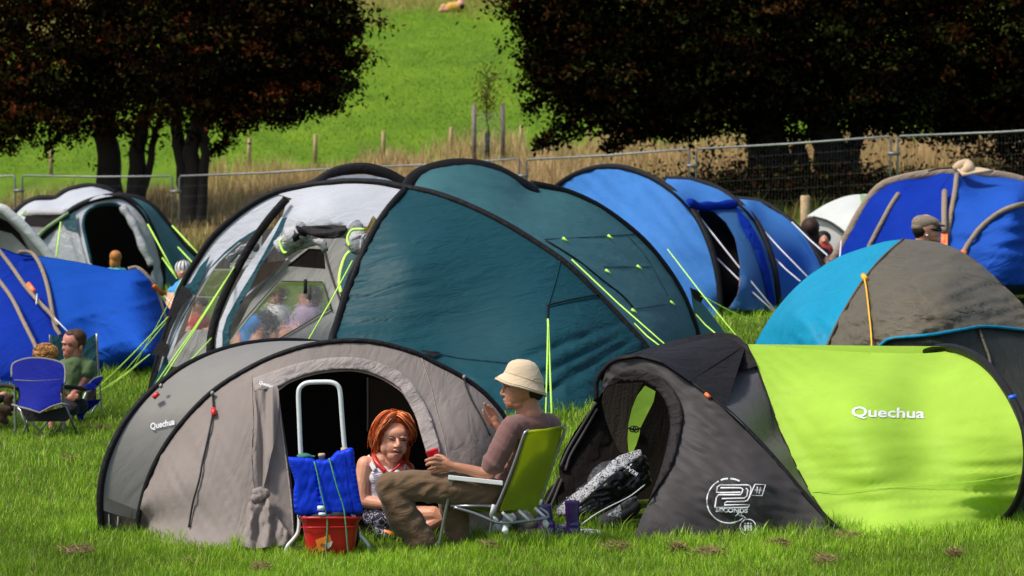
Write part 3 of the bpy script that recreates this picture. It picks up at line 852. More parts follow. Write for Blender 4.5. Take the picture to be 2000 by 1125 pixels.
# ------------------------------------------------------------ grey pop-up tent
def grey_tent():
    root = thing('popup_tent', 'grey brown dome tent with black hoops and open arched door beside the bucket trolley', 'tent', base_of([(266, 1041), (991, 1036)]))
    h2 = catmull(K(2, [(200, 940), (215, 830), (250, 700), (310, 570), (400, 440), (540, 295), (700, 190), (850, 120), (1000, 77), (1150, 60), (1290, 68)]) +
                 K(3, [(700, 22), (800, 70), (900, 120), (960, 155), (1040, 212), (1100, 270), (1160, 345), (1205, 440), (1228, 560), (1225, 700), (1210, 850), (1190, 945)]), 6)
    dl, dr = gd(266, 1041), gd(991, 1037)
    h2 = vplane(h2, (266, dl), (991, dr))
    h1 = catmull(K(2, [(45, 935), (35, 800), (45, 680), (80, 560), (140, 440), (220, 335), (300, 260), (400, 185), (520, 125), (640, 87), (760, 67), (880, 60), (1000, 68), (1120, 95), (1260, 160), (1400, 280), (1500, 430), (1570, 620), (1600, 800), (1600, 880)]), 6)
    h1 = vplane(h1, (199, gd(199, 1041)), (900, 19.3))
    H1 = [W(*p) for p in h1]; H2 = [W(*p) for p in h2]
    # side band with a vent at its foot
    nb = 7
    band_f = TPS(sub(h1[4:46], 5) + sub(h2[3:46], 5))
    cut = [p for p in h1[:1]]
    outl = K(2, [(40, 830)]) + [p[:2] for p in h1[9:64]] + [p[:2] for p in h2[48:8:-1]] + K(2, [(190, 868), (120, 852)])
    loft('side_band', H1[8:], H2[6:], 'grey_band', root, 60, 6)
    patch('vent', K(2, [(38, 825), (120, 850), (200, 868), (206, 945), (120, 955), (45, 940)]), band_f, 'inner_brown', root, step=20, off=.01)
    for a, b in [((75, 845), (80, 940)), ((118, 855), (112, 945))]:
        tubeo('vent_rib', [W(*q, band_f(*q)) for q in K(2, [a, b])], .006, 'grey_band', root, 6)
    tubeo('hoop', H1, .024, 'black_band', root, 8)
    tubeo('hoop', H2, .019, 'black_band', root, 8)
    # rear shell
    far = [H1[0].lerp(H1[-1], t) + Vector((.0, .55 * math.sin(math.pi * t), 0)) for t in np.linspace(0, 1, 40)]
    for p in far: p.z = gz(p.x, p.y)
    loft('rear_panel', H1, far, 'grey_band', root, 40, 6)
    # front
    door = catmull(K(2, [(912, 962), (905, 820), (885, 640), (862, 480), (848, 350), (842, 285)]), 4)[:-1] + catmull(K(2, [(842, 285), (900, 245), (1000, 212), (1100, 197), (1200, 197), (1300, 225), (1390, 280)]) + K(3, [(660, 250), (710, 340), (740, 430), (770, 530), (800, 620), (830, 760), (850, 870), (862, 962)]), 4)
    bl = K(2, [(200, 948), (280, 962), (350, 975), (450, 990), (560, 1000), (700, 1008), (800, 1008), (912, 1000)])
    br = K(3, [(862, 990), (980, 975), (1100, 962), (1190, 945)])
    based = [(a, b, gd(a, b)) for a, b in bl + br]
    ctrl = sub(h2, 6) + based + [(420, 900, 17.02), (480, 800, 17.13), (350, 960, 17.05), (880, 860, 17.02), (930, 950, 17.0), (640, 760, 17.2), (560, 760, 17.15), (760, 790, 17.15), (640, 900, 16.95)]
    f = TPS(ctrl)
    outl = [p[:2] for p in h2[1:-1]] + br[::-1] + [p for p in door[::-1]] + bl[::-1]
    patch('front_panel', outl, f, 'grey_front', root, step=8, disp=lambda x, y: .022 * nz(x + y * .25, y * .5 - x, 90, 14, 6) * np.clip((y - 760) / 120, .25, 1))
    # gathered roll over the door
    inner = catmull(K(2, [(738, 292), (842, 268), (900, 238), (1000, 205), (1100, 190), (1200, 190), (1300, 218), (1390, 272)]) + K(3, [(655, 245), (705, 335), (735, 430), (765, 530), (800, 625)]), 4)
    outer = catmull(K(2, [(728, 232), (850, 190), (930, 165), (1000, 150), (1100, 138), (1200, 140), (1300, 160), (1400, 205)]) + K(3, [(700, 190), (760, 290), (795, 380), (825, 480), (850, 590), (860, 625)]), 4)
    def puff(x, y): return -.03 + .014 * nz(x, y, 50, 26, 3) + .007 * nz(x, y, 20, 9, 7)
    patch('door_roll', inner + outer[::-1], f, 'grey_roll', root, step=6, disp=puff, thick=.02)
    tubeo('door_piping', [W(p[0], p[1], f(p[0], p[1]) - .01) for p in door], .006, 'grey_roll', root, 6)
    # vertical seams
    for q in (K(2, [(722, 215), (728, 420), (722, 600), (735, 760)]), K(3, [(740, 45), (790, 200), (820, 330), (860, 480), (880, 620)])):
        tubeo('seam', line3(q, f, 5, -.004), .0035, 'grey_roll', root, 5)
    # tied back door curtain
    cu = catmull(K(2, [(738, 292), (790, 276), (838, 266), (846, 330), (842, 420), (832, 500), (812, 570), (797, 640), (783, 700), (772, 745), (800, 780), (828, 840), (868, 900), (908, 958), (870, 985), (800, 992), (740, 1002), (690, 992), (655, 982), (680, 930), (702, 880), (698, 815), (730, 765), (742, 745), (726, 690), (730, 600), (742, 520), (748, 420), (742, 340)]), 3, True)
    def folds(x, y):
        u = (x - 500) / 14
        low = np.clip((y - 965) / 25, 0, 1)
        return -.06 - .028 * np.sin(u * 2.6 + y * .010) - .016 * np.sin(u * 5.1 - y * .02) - .05 * low + low * .045 * nz(x + (y - 960) * .35, y * .5, 13, 22, 3)
    patch('door_curtain', cu, f, 'grey_front', root, step=4.5, disp=folds)
    kn = [W(*K(2, [(a, b_)])[0], f(*K(2, [(a, b_)])[0]) - .10) for a, b_ in ((748, 748), (765, 744), (782, 752), (760, 768), (740, 775))]
    crumple(link('curtain_knot', remesh([('e', p, (.034, .03, .03), None) for p in kn], .007, 2), 'grey_front', root), .008, (30, 30, 40), 10)
    tubeo('curtain_tie', line3(K(2, [(735, 742), (755, 752), (785, 745)]), f, 3, -.09), .006, 'cord_dark', root, 6)
    # inside
    patch('inner_door', K(2, [(842, 285), (868, 450), (895, 620), (915, 800), (925, 950), (780, 990), (775, 760), (800, 600)]), f, 'inner_grey', root, step=20, off=.12)
    fi = TPS([(500, 700, 18.2), (900, 700, 18.4), (500, 1050, 18.0), (900, 1050, 18.0), (700, 880, 18.35)])
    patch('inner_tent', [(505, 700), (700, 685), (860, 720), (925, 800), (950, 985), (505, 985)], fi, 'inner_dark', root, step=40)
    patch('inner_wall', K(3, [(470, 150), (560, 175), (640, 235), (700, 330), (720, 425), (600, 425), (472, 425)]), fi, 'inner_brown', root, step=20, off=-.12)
    tubeo('inner_zip', line3(K(3, [(465, 150), (466, 300), (465, 425)]), fi, 3, -.15), .006, 'pale_grey', root, 6)
    gp = [W(a, b, gd(a, b)) + Vector((0, 0, .02)) for a, b in [(500, 1062), (880, 1058), (960, 1000), (480, 1000)]]
    MB().prism(gp, (0, 0, .006)).obj('groundsheet', 'inner_dark', root, False)
    # cords and print
    tubeo('tie_cord', line3(K(2, [(545, 297), (548, 380), (525, 500), (500, 610), (485, 690), (455, 800), (438, 905)]), f, 5, -.02), .007, 'cord_dark', root, 6)
    tubeo('tie_cord', line3(K(3, [(960, 155), (968, 195), (1000, 270), (1045, 350), (1092, 448)]), f, 5, -.02), .006, 'cord_dark', root, 6)
    tubeo('toggle', line3(K(2, [(548, 366), (553, 396)]), f, 2, -.03), .017, 'red_plastic', root, 8)
    tubeo('toggle', [W(*q, h1[29][2] - .05) for q in K(2, [(278, 318), (300, 296)])], .017, 'red_plastic', root, 8)
    for q in ((545, 297), (312, 264)):
        p = K(2, [q])[0]; c = W(p[0], p[1], f(*p) - .04 if q[0] > 400 else h1[30][2] - .04)
        MB().box(c, (.026, .02, .032), None, .006).obj('pole_clip', 'grey_tube_dark', root)
    p = K(3, [(960, 148)])[0]; MB().box(W(*p, f(*p) - .03), (.026, .02, .032), None, .006).obj('pole_clip', 'grey_tube_dark', root)
    text_px('lettering', 'Quechua', *K(2, [(316, 438)])[0], 17, band_f, 'white_print', root, -.02, -12, .25, .4, .78)
    text_px('lettering', 'Quechua', *K(2, [(787, 257)])[0], 9, f, 'white_print', root, -.075, 17, .2, .15, .85)
    foot([(199, 17.3), (266, 17.2), (600, 16.8), (900, 16.95), (1000, 17.3), (980, 19), (700, 20), (350, 18.6)])
grey_tent()

# ------------------------------------------------------------ lime pop-up tent
def lime_tent():
    root = thing('popup_tent', 'bright lime green tent with a charcoal porch and open round door', 'tent', base_of([(1300, 1050), (1900, 1025)]))
    dA = gd(1645, 1041)
    A = catmull(K(4, [(30, 760), (60, 690), (105, 600), (150, 500), (205, 380), (256, 320), (262, 240), (295, 185), (345, 150), (430, 138), (530, 165), (640, 238), (760, 330), (880, 440), (1000, 570), (1100, 690), (1200, 800), (1262, 858)]), 5)
    A = vplane(A, (1645, dA), (1062, 18.45))
    B = catmull(K(4, [(1280, 860), (1180, 770), (1090, 620), (1030, 490), (970, 340), (920, 200), (870, 88)]), 5)
    B = vplane(B, (1654, gd(1654, 1042)), (1395, 19.3))
    Bf = vplane(catmull(K(4, [(870, 88), (830, 52), (780, 42), (740, 60), (700, 140), (680, 300), (690, 500)]), 5), (1654, gd(1654, 1042)), (1340, 19.8))
    R = catmull(K(4, [(1905, 815), (1945, 770), (1988, 690), (2012, 580), (2005, 450), (1980, 360), (1930, 270), (1870, 190), (1800, 133), (1720, 102), (1660, 100), (1600, 118)]), 5)
    R = vplane(R, (1955, gd(1955, 1021)), (1760, 20.2))
    top = K(4, [(870, 88), (1000, 97), (1100, 106), (1250, 116), (1400, 122), (1560, 126), (1640, 122), (1690, 116)])
    nt_ = len(top); dtop = [B[-1][2] + (R[-8][2] - B[-1][2]) * i / (nt_ - 1) for i in range(nt_)]
    top = [(a, b, d) for (a, b), d in zip(top, dtop)]
    bot = [(a, b, gd(a, b)) for a, b in K(4, [(1280, 862), (1400, 866), (1500, 862), (1600, 852), (1700, 842), (1800, 830), (1905, 815)])]
    edge = [(a, b) for a, b in K(4, [(1905, 812), (1950, 740), (1985, 640), (1996, 540), (1990, 450), (1960, 370), (1915, 285), (1850, 200), (1770, 143), (1690, 116)])]
    edge = vplane(catmull(edge, 4), (1955, gd(1955, 1021)), (1760, 20.2))
    f = TPS(sub(B, 5) + top + bot + sub(edge, 5) + [(1700, 920, 17.52), (1800, 800, 18.02), (1660, 800, 17.85), (1800, 920, 17.62), (1740, 720, 18.5)])
    def ld(x, y): return .035 * nz(x, y + .06 * x, 150, 15, 5) * (.35 + np.clip((y - 880) / 90, 0, 1)) - .05 * np.abs(np.sin(26 * np.arctan2(y - 600, x - 1380))) * np.clip((1640 - x) / 90, 0, 1) * .35
    fl_ = lambda x, y: float(f(x, y) + ld(x, y)[0])
    patch('body', [p[:2] for p in B[:-1]] + catmull([p[:2] for p in top], 3)[:-1] + [p[:2] for p in edge[::-1]] + [p[:2] for p in bot[::-1]], f, 'lime', root, step=8, disp=ld)
    # far side and back end
    R3 = [W(*p) for p in R]; B3 = [W(*p) for p in B]
    farb = [W(B[-1][0], B[-1][1], B[-1][2]).lerp(W(1480, 900, 20.0), t) + Vector((0, .3 * math.sin(t * math.pi), .25 * math.sin(t * math.pi))) for t in np.linspace(0, 1, 14)]
    fart = [W(*R[-8]).lerp(W(1800, 880, 20.3), t) + Vector((0, .3 * math.sin(t * math.pi), .25 * math.sin(t * math.pi))) for t in np.linspace(0, 1, 14)]
    for L in (farb, fart):
        L[-1].z = gz(L[-1].x, L[-1].y)
    loft('far_side', farb, fart, 'lime', root, 14, 10)
    tubeo('rear_hoop', R3, .026, 'black_band', root, 8)
    e2 = [W(*p) for p in edge]
    loft('hoop_cloth', R3[2:], e2, 'charcoal', root, 30, 2)
    back = [R3[0] + Vector((.45 * math.sin(math.pi * t) + t * .1, t * 2.3, 0)) for t in np.linspace(0, 1, 30)]
    for p in back: p.z = gz(p.x, p.y)
    loft('rear_end', R3 + fart, back, 'charcoal', root, 40, 6)
    tubeo('peg_loop', [W(*q, R[20][2] - .04) for q in K(4, [(1938, 308), (1968, 300)])], .017, 'blue_plastic', root, 8)
    # seam and prints
    tubeo('seam', line3(K(4, [(1140, 690), (1300, 682), (1500, 670), (1700, 655), (1850, 640), (1990, 615)]), f, 6, -.022), .0022, 'lime', root, 5)
    def qwarp(x, y): return x, y * .8
    text_px('lettering', 'Quechua', *K(4, [(1446, 368)])[0], 34, fl_, 'white_print', root, -.008, 1.5, 0, .7, 1.15, warp=qwarp)
    # charcoal part behind the front hoop
    hood = [p[:2] for p in A[35:61]]
    hoodl = catmull(K(4, [(258, 300), (262, 240), (295, 185), (345, 148), (430, 135), (530, 162), (640, 238)]), 5)
    hoodb = catmull(K(4, [(640, 238), (700, 240), (780, 215), (850, 195), (915, 176)]), 4)
    hoodt = catmull(K(4, [(915, 176), (900, 140), (870, 90), (830, 54), (780, 42), (700, 46), (600, 68), (500, 95), (400, 128), (340, 150)]), 4)
    fs = TPS(sub(A[30:], 5) + sub(B, 5) + [(1414, 650, 18.95), (1340, 662, 18.75), (1280, 675, 18.5), (1420, 740, 18.45), (1500, 860, 17.95)])
    side = [p[:2] for p in A[55:]] + [p[:2] for p in B]
    patch('side_panel', side, fs, 'charcoal_side', root, step=16)
    patch('porch_hood', K(4, [(340, 150), (430, 137), (530, 163), (600, 210)]) + [q[:2] for q in hoodb] + [q[:2] for q in hoodt[1:]], fs, 'charcoal_hood', root, step=9, off=-.05, disp=lambda x, y: .03 * nz(x, y - .12 * x, 70, 9, 2))
    loft('porch_top', [W(*p) for p in A[30:62]], [W(*p) for p in Bf[:14]][::-1], 'charcoal_hood', root, 24, 6)
    tubeo('front_hoop', [W(*p) for p in A[25:]], .017, 'black_band', root, 8)
    tubeo('boundary_seam', [W(p[0], p[1], p[2] - .012) for p in B], .009, 'black_band', root, 6)
    tubeo('peg_loop', [W(*q, fs(*q) - .04) for q in K(4, [(705, 290), (720, 304)])], .014, 'orange_plastic', root, 8)
    # front panel with the door opening cut out of it
    dr = catmull(K(4, [(410, 884), (440, 800), (470, 738), (500, 660), (525, 590), (548, 500), (560, 430), (556, 370), (540, 320), (510, 278), (470, 248), (425, 238), (370, 240), (320, 255), (290, 275)]), 4)
    bt = K(4, [(410, 884), (550, 882), (700, 876), (850, 868), (1000, 860), (1150, 858), (1262, 860)])
    bt = [(a, b, gd(a, b)) for a, b in bt]
    lft = K(4, [(290, 275), (270, 300), (262, 270), (268, 225), (290, 190)])
    fp = TPS(sub(A[30:], 5) + bt + [(1400, 920, 17.35), (1480, 960, 17.25), (1330, 850, 17.6), (1300, 960, 17.3), (1560, 1000, 17.3), (1200, 780, 18.1)])
    def cd(x, y): return .028 * nz(x + y * .8, y - x * .7, 110, 13, 2)
    patch('door_panel', [p[:2] for p in A[36:]] + [p[:2] for p in bt[::-1]] + dr + K(4, [(270, 300)]), fp, 'charcoal', root, step=7, disp=cd)
    pip = catmull(K(4, [(290, 275), (330, 222), (380, 196), (440, 192), (500, 212), (555, 250), (595, 310), (612, 380), (600, 460), (580, 540), (560, 600)]), 4)
    inn = dr[::-1][:len(dr) - 8]
    patch('door_roll', pip + inn[::-1], fp, 'charcoal_hood', root, step=7, off=-.02, disp=lambda x, y: .01 * nz(x, y, 9, 14, 2), thick=.012)
    ff = TPS([(1140, 1000, 18.2), (1060, 950, 18.3), (1150, 780, 18.5), (1240, 900, 18.5), (1180, 700, 18.3)])
    patch('door_flap', K(16, [(410, 185), (368, 250), (310, 330), (240, 430), (178, 545), (150, 620), (158, 690), (90, 760), (55, 830), (30, 900), (60, 1000), (560, 1020), (600, 700), (520, 570), (470, 480), (420, 350), (400, 250)]), ff, 'inner_dark', root, step=20, disp=lambda x, y: .03 * np.sin((x + y * .7) * .12))
    for a in ([(370, 255), (300, 370), (210, 520), (160, 630)], [(375, 290), (290, 440), (220, 560), (190, 650)], [(150, 690), (110, 780), (70, 860)], [(170, 700), (130, 800), (100, 870)]):
        tubeo('flap_fold', line3(K(16, a), ff, 5, -.03), .012, 'charcoal', root, 6)
    fj = TPS([(1180, 700, 18.9), (1300, 700, 19.0), (1180, 1000, 18.7), (1320, 1000, 18.8), (1250, 850, 18.95)])
    gap = K(16, [(650, 157), (712, 190), (700, 250), (665, 320), (622, 405), (619, 440), (600, 500), (582, 542), (556, 540), (549, 470), (554, 380), (575, 290), (605, 215)])
    patch('inner_tent', K(16, [(400, 120), (840, 120), (860, 560), (760, 960), (300, 1000), (380, 560)]), fj, 'inner_dark', root, holes=[gap], step=20)
    patch('inner_wall', K(16, [(420, 150), (640, 138), (600, 215), (572, 290), (552, 380), (548, 470), (554, 545), (505, 545), (440, 410), (398, 270), (402, 200)]), fj, 'inner_brown', root, step=16, off=-.1)
    patch('rear_door', K(16, [(540, 140), (730, 140), (730, 200), (700, 420), (640, 560), (530, 560), (530, 380)]), fj, 'lime', root, step=20, off=.2)
    tubeo('door_strap', line3(K(16, [(552, 402), (590, 412), (622, 405)]), fj, 3, -.02), .008, 'cord_dark', root, 6)
    for q in ((580, 408), (598, 410)):
        c = W(*K(16, [q])[0], fj(*K(16, [q])[0]) - .03)
        tubeo('strap_ring', [c + Vector((math.cos(t) * .022, 0, math.sin(t) * .022)) for t in np.linspace(0, 2 * math.pi, 13)], .005, 'cord_dark', root, 5)
    # print: ring, big 2 with parallelogram, words, small ring with three figures
    fp0 = fp
    fp = lambda x, y: float(fp0(x, y) + cd(x, y)[0])
    mb = MB(); off = -.034
    cx, cy, r = *K(4, [(800, 725)])[0], 43.5
    def arc(a0, a1, rr=r, w_=2.4, x0=cx, y0=cy, sx=1.0):
        stroke_px(mb, [(x0 + math.cos(math.radians(a)) * rr * sx, y0 - math.sin(math.radians(a)) * rr) for a in np.linspace(a0, a1, 24)], w_, fp, off)
    arc(118, 310); arc(93, 112, w_=3.2); arc(62, 87, w_=3.2)
    two = [[(742, 752), (748, 712), (757, 700), (800, 700), (846, 700), (852, 692), (856, 678), (848, 672), (765, 672)],
           [(765, 660), (870, 660), (885, 664), (890, 676), (884, 706), (874, 724), (858, 728), (790, 728), (782, 734), (780, 742), (884, 742)],
           [(765, 660), (752, 668), (748, 690), (764, 692), (846, 690)], [(742, 752), (876, 752), (884, 742)], [(770, 716), (862, 714), (872, 706), (876, 680), (868, 674)]]
    for s in two: stroke_px(mb, K(4, s), 2.6, fp, off)
    for s in ([(905, 658), (948, 660), (934, 704), (886, 702), (905, 658)], [(915, 668), (912, 694)], [(928, 670), (922, 696)], [(905, 681), (936, 683)]):
        stroke_px(mb, K(4, s), 2.4, fp, off)
    arc(0, 360, 15.5, 2.0, *K(4, [(877, 832)])[0])
    stroke_px(mb, K(4, [(862, 790), (868, 800)]), 2.2, fp, off)
    for k in (-12, 0, 12):
        q = K(4, [(877 + k, 818)])[0]
        poly_px(mb, [(q[0] + math.cos(t) * 2, q[1] + math.sin(t) * 2) for t in np.linspace(0, 2 * math.pi, 9)[:-1]], fp, off)
        poly_px(mb, [(q[0] - 2.4, q[1] + 3), (q[0] + 2.4, q[1] + 3), (q[0] + 2.4, q[1] + 8), (q[0] + 1.6, q[1] + 14), (q[0] - 1.6, q[1] + 14), (q[0] - 2.4, q[1] + 8)], fp, off)
    link('emblem', pymesh(mb.v, mb.f), 'white_print', root, False)
    text_px('lettering', 'SECONDS', *K(4, [(811, 765)])[0], 11.5, fp, 'white_print', root, off, 2, 0, .5, 1.22)
    text_px('lettering', 'XL', *K(4, [(842, 780)])[0], 12, fp, 'white_print', root, off, 2, .2, .5, 1.1)
    foot([(1080, 18.3), (1225, 17.3), (1645, 17.3), (1960, 17.8), (2080, 18.3), (2000, 20.3), (1480, 20.2), (1150, 19.2)])
lime_tent()
# ------------------------------------------------------------ big teal tunnel tent
def guy(root, a, b, da=None, db=None, mat='cord_lime', r=.0075):
    """guy line from the cloth at photograph point a (with distance) to the ground at b"""
    A = W(a[0], a[1], a[2]); d = db if db else gd(b[0], b[1]); B = W(b[0], b[1], d)
    if not db: B.z = gz(B.x, B.y)
    return tubeo('guy_line', [A, A.lerp(B, .5) + Vector((0, 0, -.015)), B], r, mat, root, 5)
def teal_tent():
    root = thing('tunnel_tent', 'big teal and grey family tent with black hoops, largest in the camp', 'tent', base_of([(640, 800), (1290, 745)]))
    H1 = catmull(K(1, [(772, 1125), (800, 1000), (860, 800), (920, 620), (1000, 475), (1100, 335), (1250, 205), (1400, 122), (1550, 88), (1690, 72)]) + K(5, [(120, 118), (260, 122), (380, 145), (500, 170), (640, 222), (780, 290), (900, 362), (1050, 465), (1180, 590), (1300, 715), (1390, 820), (1440, 930)]), 6)
    H1 = vplane(H1, (295, 27.2), (1290, 25.6))
    H2 = catmull(K(5, [(372, 150), (300, 232), (230, 340), (170, 470), (120, 600), (82, 720), (60, 790), (40, 920), (28, 1060)]), 5)
    n = len(H2); H2 = [(p[0], p[1], 26.35 - 2.0 * (i / (n - 1)) ** .9) for i, p in enumerate(H2)]
    H3 = catmull(K(5, [(372, 145), (400, 105), (450, 72), (550, 45), (650, 42), (750, 62), (850, 112), (930, 158)]), 5)
    n = len(H3); H3 = [(p[0], p[1], 26.5 + .9 * i / (n - 1)) for i, p in enumerate(H3)]
    H4 = catmull(K(5, [(900, 128), (1050, 162), (1200, 232), (1350, 345), (1450, 455), (1530, 575), (1580, 690), (1605, 775), (1612, 900)]), 5)
    H4 = vplane(H4, (1365, 28.3), (1000, 27.4))
    # near teal panel
    base = [(a, b, gd(a, b)) for a, b in [(620, 830), (760, 834), (900, 826), (1000, 815), (1080, 807), (1145, 802)]]
    right = [(1200, 790, 24.7), (1262, 775, 25.3), (1290, 745, 25.6)]
    i2 = min(range(len(H1)), key=lambda i: abs(H1[i][0] - 790) + abs(H1[i][1] - 367))
    seg = H1[i2:]
    f1 = TPS(sub(H2, 5) + sub(seg, 6) + base + right + [(850, 640, 24.95), (950, 560, 25.35), (800, 520, 25.3), (1000, 700, 24.6), (1120, 640, 25.1), (1180, 720, 24.95), (880, 740, 24.35)])
    def tense(x, y):
        # creases fanning out of the window tie at (1070, 620)
        a = np.arctan2(y - 560, 1400 - x); r = np.hypot(x - 1400, y - 560)
        m = np.clip((x - 960) / 120, 0, 1) * np.clip((y - 600) / 60, 0, 1)
        fan = -.11 * m * (np.abs(np.sin(a * 21 + 1.2 * np.sin(a * 13))) ** .6 - .6) * np.clip((r - 100) / 200, 0, 1)
        lf = np.clip((900 - x) / 180, 0, 1) * .035 * nz(x, y + .12 * x, 130, 11, 4)
        lo = np.clip((y - 690) / 60, 0, 1) * .05 * nz(x + y, y - x * .3, 60, 14, 7)
        return fan + lf + lo
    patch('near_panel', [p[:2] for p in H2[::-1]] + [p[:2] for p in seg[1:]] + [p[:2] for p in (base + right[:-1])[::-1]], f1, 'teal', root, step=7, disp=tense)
    # roof and far panel
    f2 = TPS(sub(H3, 5) + sub(seg, 6) + sub(H4, 5))
    roof = [p[:2] for p in H3] + [p[:2] for p in H4] + [(1290, 745)] + [p[:2] for p in seg[::-1]][2:]
    patch('roof_panel', roof, f2, 'teal_lit', root, step=9, disp=lambda x, y: .03 * nz(x, y - .25 * x, 170, 12, 8))
    far = K(5, [(1575, 560), (1600, 600), (1650, 660), (1700, 725), (1745, 790), (1760, 860), (1600, 900), (1600, 760)])
    ff = TPS([(1355, 560, 28.4), (1420, 640, 28.9), (1430, 700, 28.9), (1360, 700, 28.3), (1340, 600, 28.3)])
    patch('end_panel', far, ff, 'teal_lit', root, step=14)
    patch('vent_flap', K(5, [(1572, 566), (1600, 575), (1636, 602), (1620, 632), (1590, 612)]), ff, 'black_band', root, step=10, off=-.12)
    # far wall closing the tunnel
    tubeo('hoop', [W(*p) for p in H1], .036, 'black_band', root, 10)
    tubeo('hoop', [W(*p) for p in H2], .038, 'black_band', root, 10)
    tubeo('hoop', [W(*p) for p in H3], .062, 'black_band', root, 10, .4)
    tubeo('hoop', [W(*p) for p in H4], .045, 'black_band', root, 10, .5)
    gtop = [W(*p) for p in H1[i2 - 40:i2 + 60]]
    lf, rf = W(295, 775, 27.2), W(1290, 745, 25.6)
    # hump behind on the left
    H0 = catmull(K(5, [(-60, 150), (0, 125), (50, 92), (110, 70), (200, 62), (290, 85), (370, 128)]), 5)
    H0 = [(p[0], p[1], 27.6) for p in H0]
    tubeo('hoop', [W(*p) for p in H0], .065, 'black_band', root, 10, .4)
    patch('roof_panel', [(593, 372)] + K(5, [(-20, 140), (50, 105), (110, 92), (200, 88), (290, 105), (375, 140), (360, 160), (100, 150)]) , 27.5, 'silver', root, step=14)
    # roof shell behind everything: between hoop 1 and a lower rear arch
    rear = [W(*p) for p in H1]
    rb = []
    for k, p in enumerate(rear):
        t = k / (len(rear) - 1); rb.append(Vector((p.x * .93 + .2, p.y + 2.6, gz(p.x, p.y + 2.6) + (p.z - gz(p.x, p.y)) * .80)))
    loft('rear_shell', [p + Vector((0, .06, -.05)) for p in rear[60:]], rb[60:], 'teal_lit', root, 50, 6)
    # grey left half -------------------------------------------------
    fl = TPS(sub(H1[:i2 + 1], 6) + [(300, 790, 27.2), (640, 700, 25.6), (648, 665, 25.4), (420, 690, 26.45), (560, 540, 26.35), (700, 480, 26.0), (500, 660, 26.2), (640, 400, 26.3)])
    # outer roof strip
    ub = catmull(K(1, [(1831, 300), (1700, 292), (1560, 290), (1500, 305), (1430, 335)]), 4)
    patch('roof_panel', [p[:2] for p in H1[i2 - 29:i2 + 1]] + K(5, [(330, 190), (300, 232), (262, 290), (235, 262)]) + K(14, [(1190, 235), (1030, 225), (850, 225), (720, 235), (610, 270), (520, 310), (560, 180), (600, 60), (640, 30)]), fl, 'silver', root, step=10, disp=lambda x, y: .03 * nz(x, y, 26, 30, 4) * np.clip((y - 425) / 25, 0, 1))
    patch('roof_panel', [p[:2] for p in H1[:i2 - 26]][::1] + K(14, [(580, 50), (480, 160), (330, 330), (410, 240), (300, 320), (200, 400), (100, 500), (30, 590), (-30, 660)]) + K(1, [(1000, 640), (930, 800), (870, 960), (800, 1125)]), fl, 'silver', root, step=10, off=.02)
    patch('edge_trim', K(14, [(420, 232), (340, 275), (240, 340), (150, 415), (60, 510), (-20, 610), (-100, 760), (-40, 640), (40, 545), (140, 445), (250, 355), (330, 310)]), fl, 'teal', root, step=8, off=-.02)
    patch('edge_trim', K(1, [(1075, 440), (1020, 500), (975, 580), (940, 600), (1000, 640), (1030, 560)]), fl, 'teal', root, step=8, off=-.03)
    # long stripes running down in front
    st = K(14, [(600, 30), (470, 180), (350, 350), (240, 540), (160, 700), (90, 870), (50, 1020), (40, 1125), (35, 1240)])
    tubeo('pole_sleeve', line3(st, fl, 5, -.12), .044, 'black_band', root, 10, .5)
    patch('wall_stripe', K(14, [(560, 165), (430, 360), (290, 560), (190, 740), (110, 930), (85, 1060), (80, 1200), (125, 1200), (130, 1000), (170, 880), (290, 700), (440, 480), (560, 300), (600, 170)]), fl, 'silver', root, step=8, off=-.14)
    patch('wall_stripe', K(14, [(568, 170), (606, 166), (560, 260), (480, 390), (400, 540), (330, 690), (250, 830), (190, 960), (175, 1200), (130, 1200), (128, 1010), (160, 900), (260, 720), (360, 560), (450, 400), (520, 270)]), fl, 'teal', root, step=8, off=-.16)
    # left outer stripes near the ground
    patch('wall_stripe', K(1, [(1000, 640), (930, 760), (870, 900), (800, 1060), (770, 1125), (810, 1190), (860, 1080), (870, 1040), (855, 960), (900, 840), (960, 720), (1020, 610)]), fl, 'teal', root, step=8, off=-.06)
    patch('wall_stripe', K(1, [(940, 600), (975, 620), (930, 700), (870, 830), (820, 980), (775, 1125), (760, 1125), (800, 1000), (860, 800), (900, 700)]), fl, 'black_band', root, step=8, off=-.05)
    patch('storm_flap', K(1, [(930, 590), (985, 640), (940, 690), (870, 760), (845, 790), (880, 700)]), fl, 'black_band', root, step=8, off=-.2)
    patch('storm_flap', K(1, [(820, 870), (865, 900), (855, 960), (772, 948)]), fl, 'black_band', root, step=8, off=-.2)
    # inside walls seen between the stripes
    fw = TPS([(300, 780, 27.35), (640, 760, 26.9), (420, 420, 27.6), (760, 420, 27.5), (560, 600, 27.4)])
    wl = K(14, [(390, 640), (530, 640), (180, 1080), (180, 1150), (480, 1150), (920, 840), (880, 700), (800, 632), (560, 632)])
    win = K(14, [(560, 634), (862, 640), (920, 835), (700, 965), (520, 1072), (150, 1150), (180, 1085)])
    shade = K(14, [(600, 524), (762, 395), (872, 400), (884, 546)])
    wall = K(14, [(470, 620), (600, 500), (760, 380), (850, 300), (870, 320), (1040, 320), (1140, 400), (1010, 560), (1000, 720), (960, 900), (920, 1260), (100, 1260), (170, 1080), (260, 940), (330, 800)])
    patch('inner_wall', wall, fw, 'pale_grey', root, holes=[win, shade], step=14)
    patch('clear_window', win, fw, 'clear_window', root, step=14)
    lw1, lw2 = K(14, [(-50, 745), (60, 555), (180, 555), (150, 750)]), K(14, [(-60, 752), (150, 755), (70, 960), (40, 990), (-130, 990)])
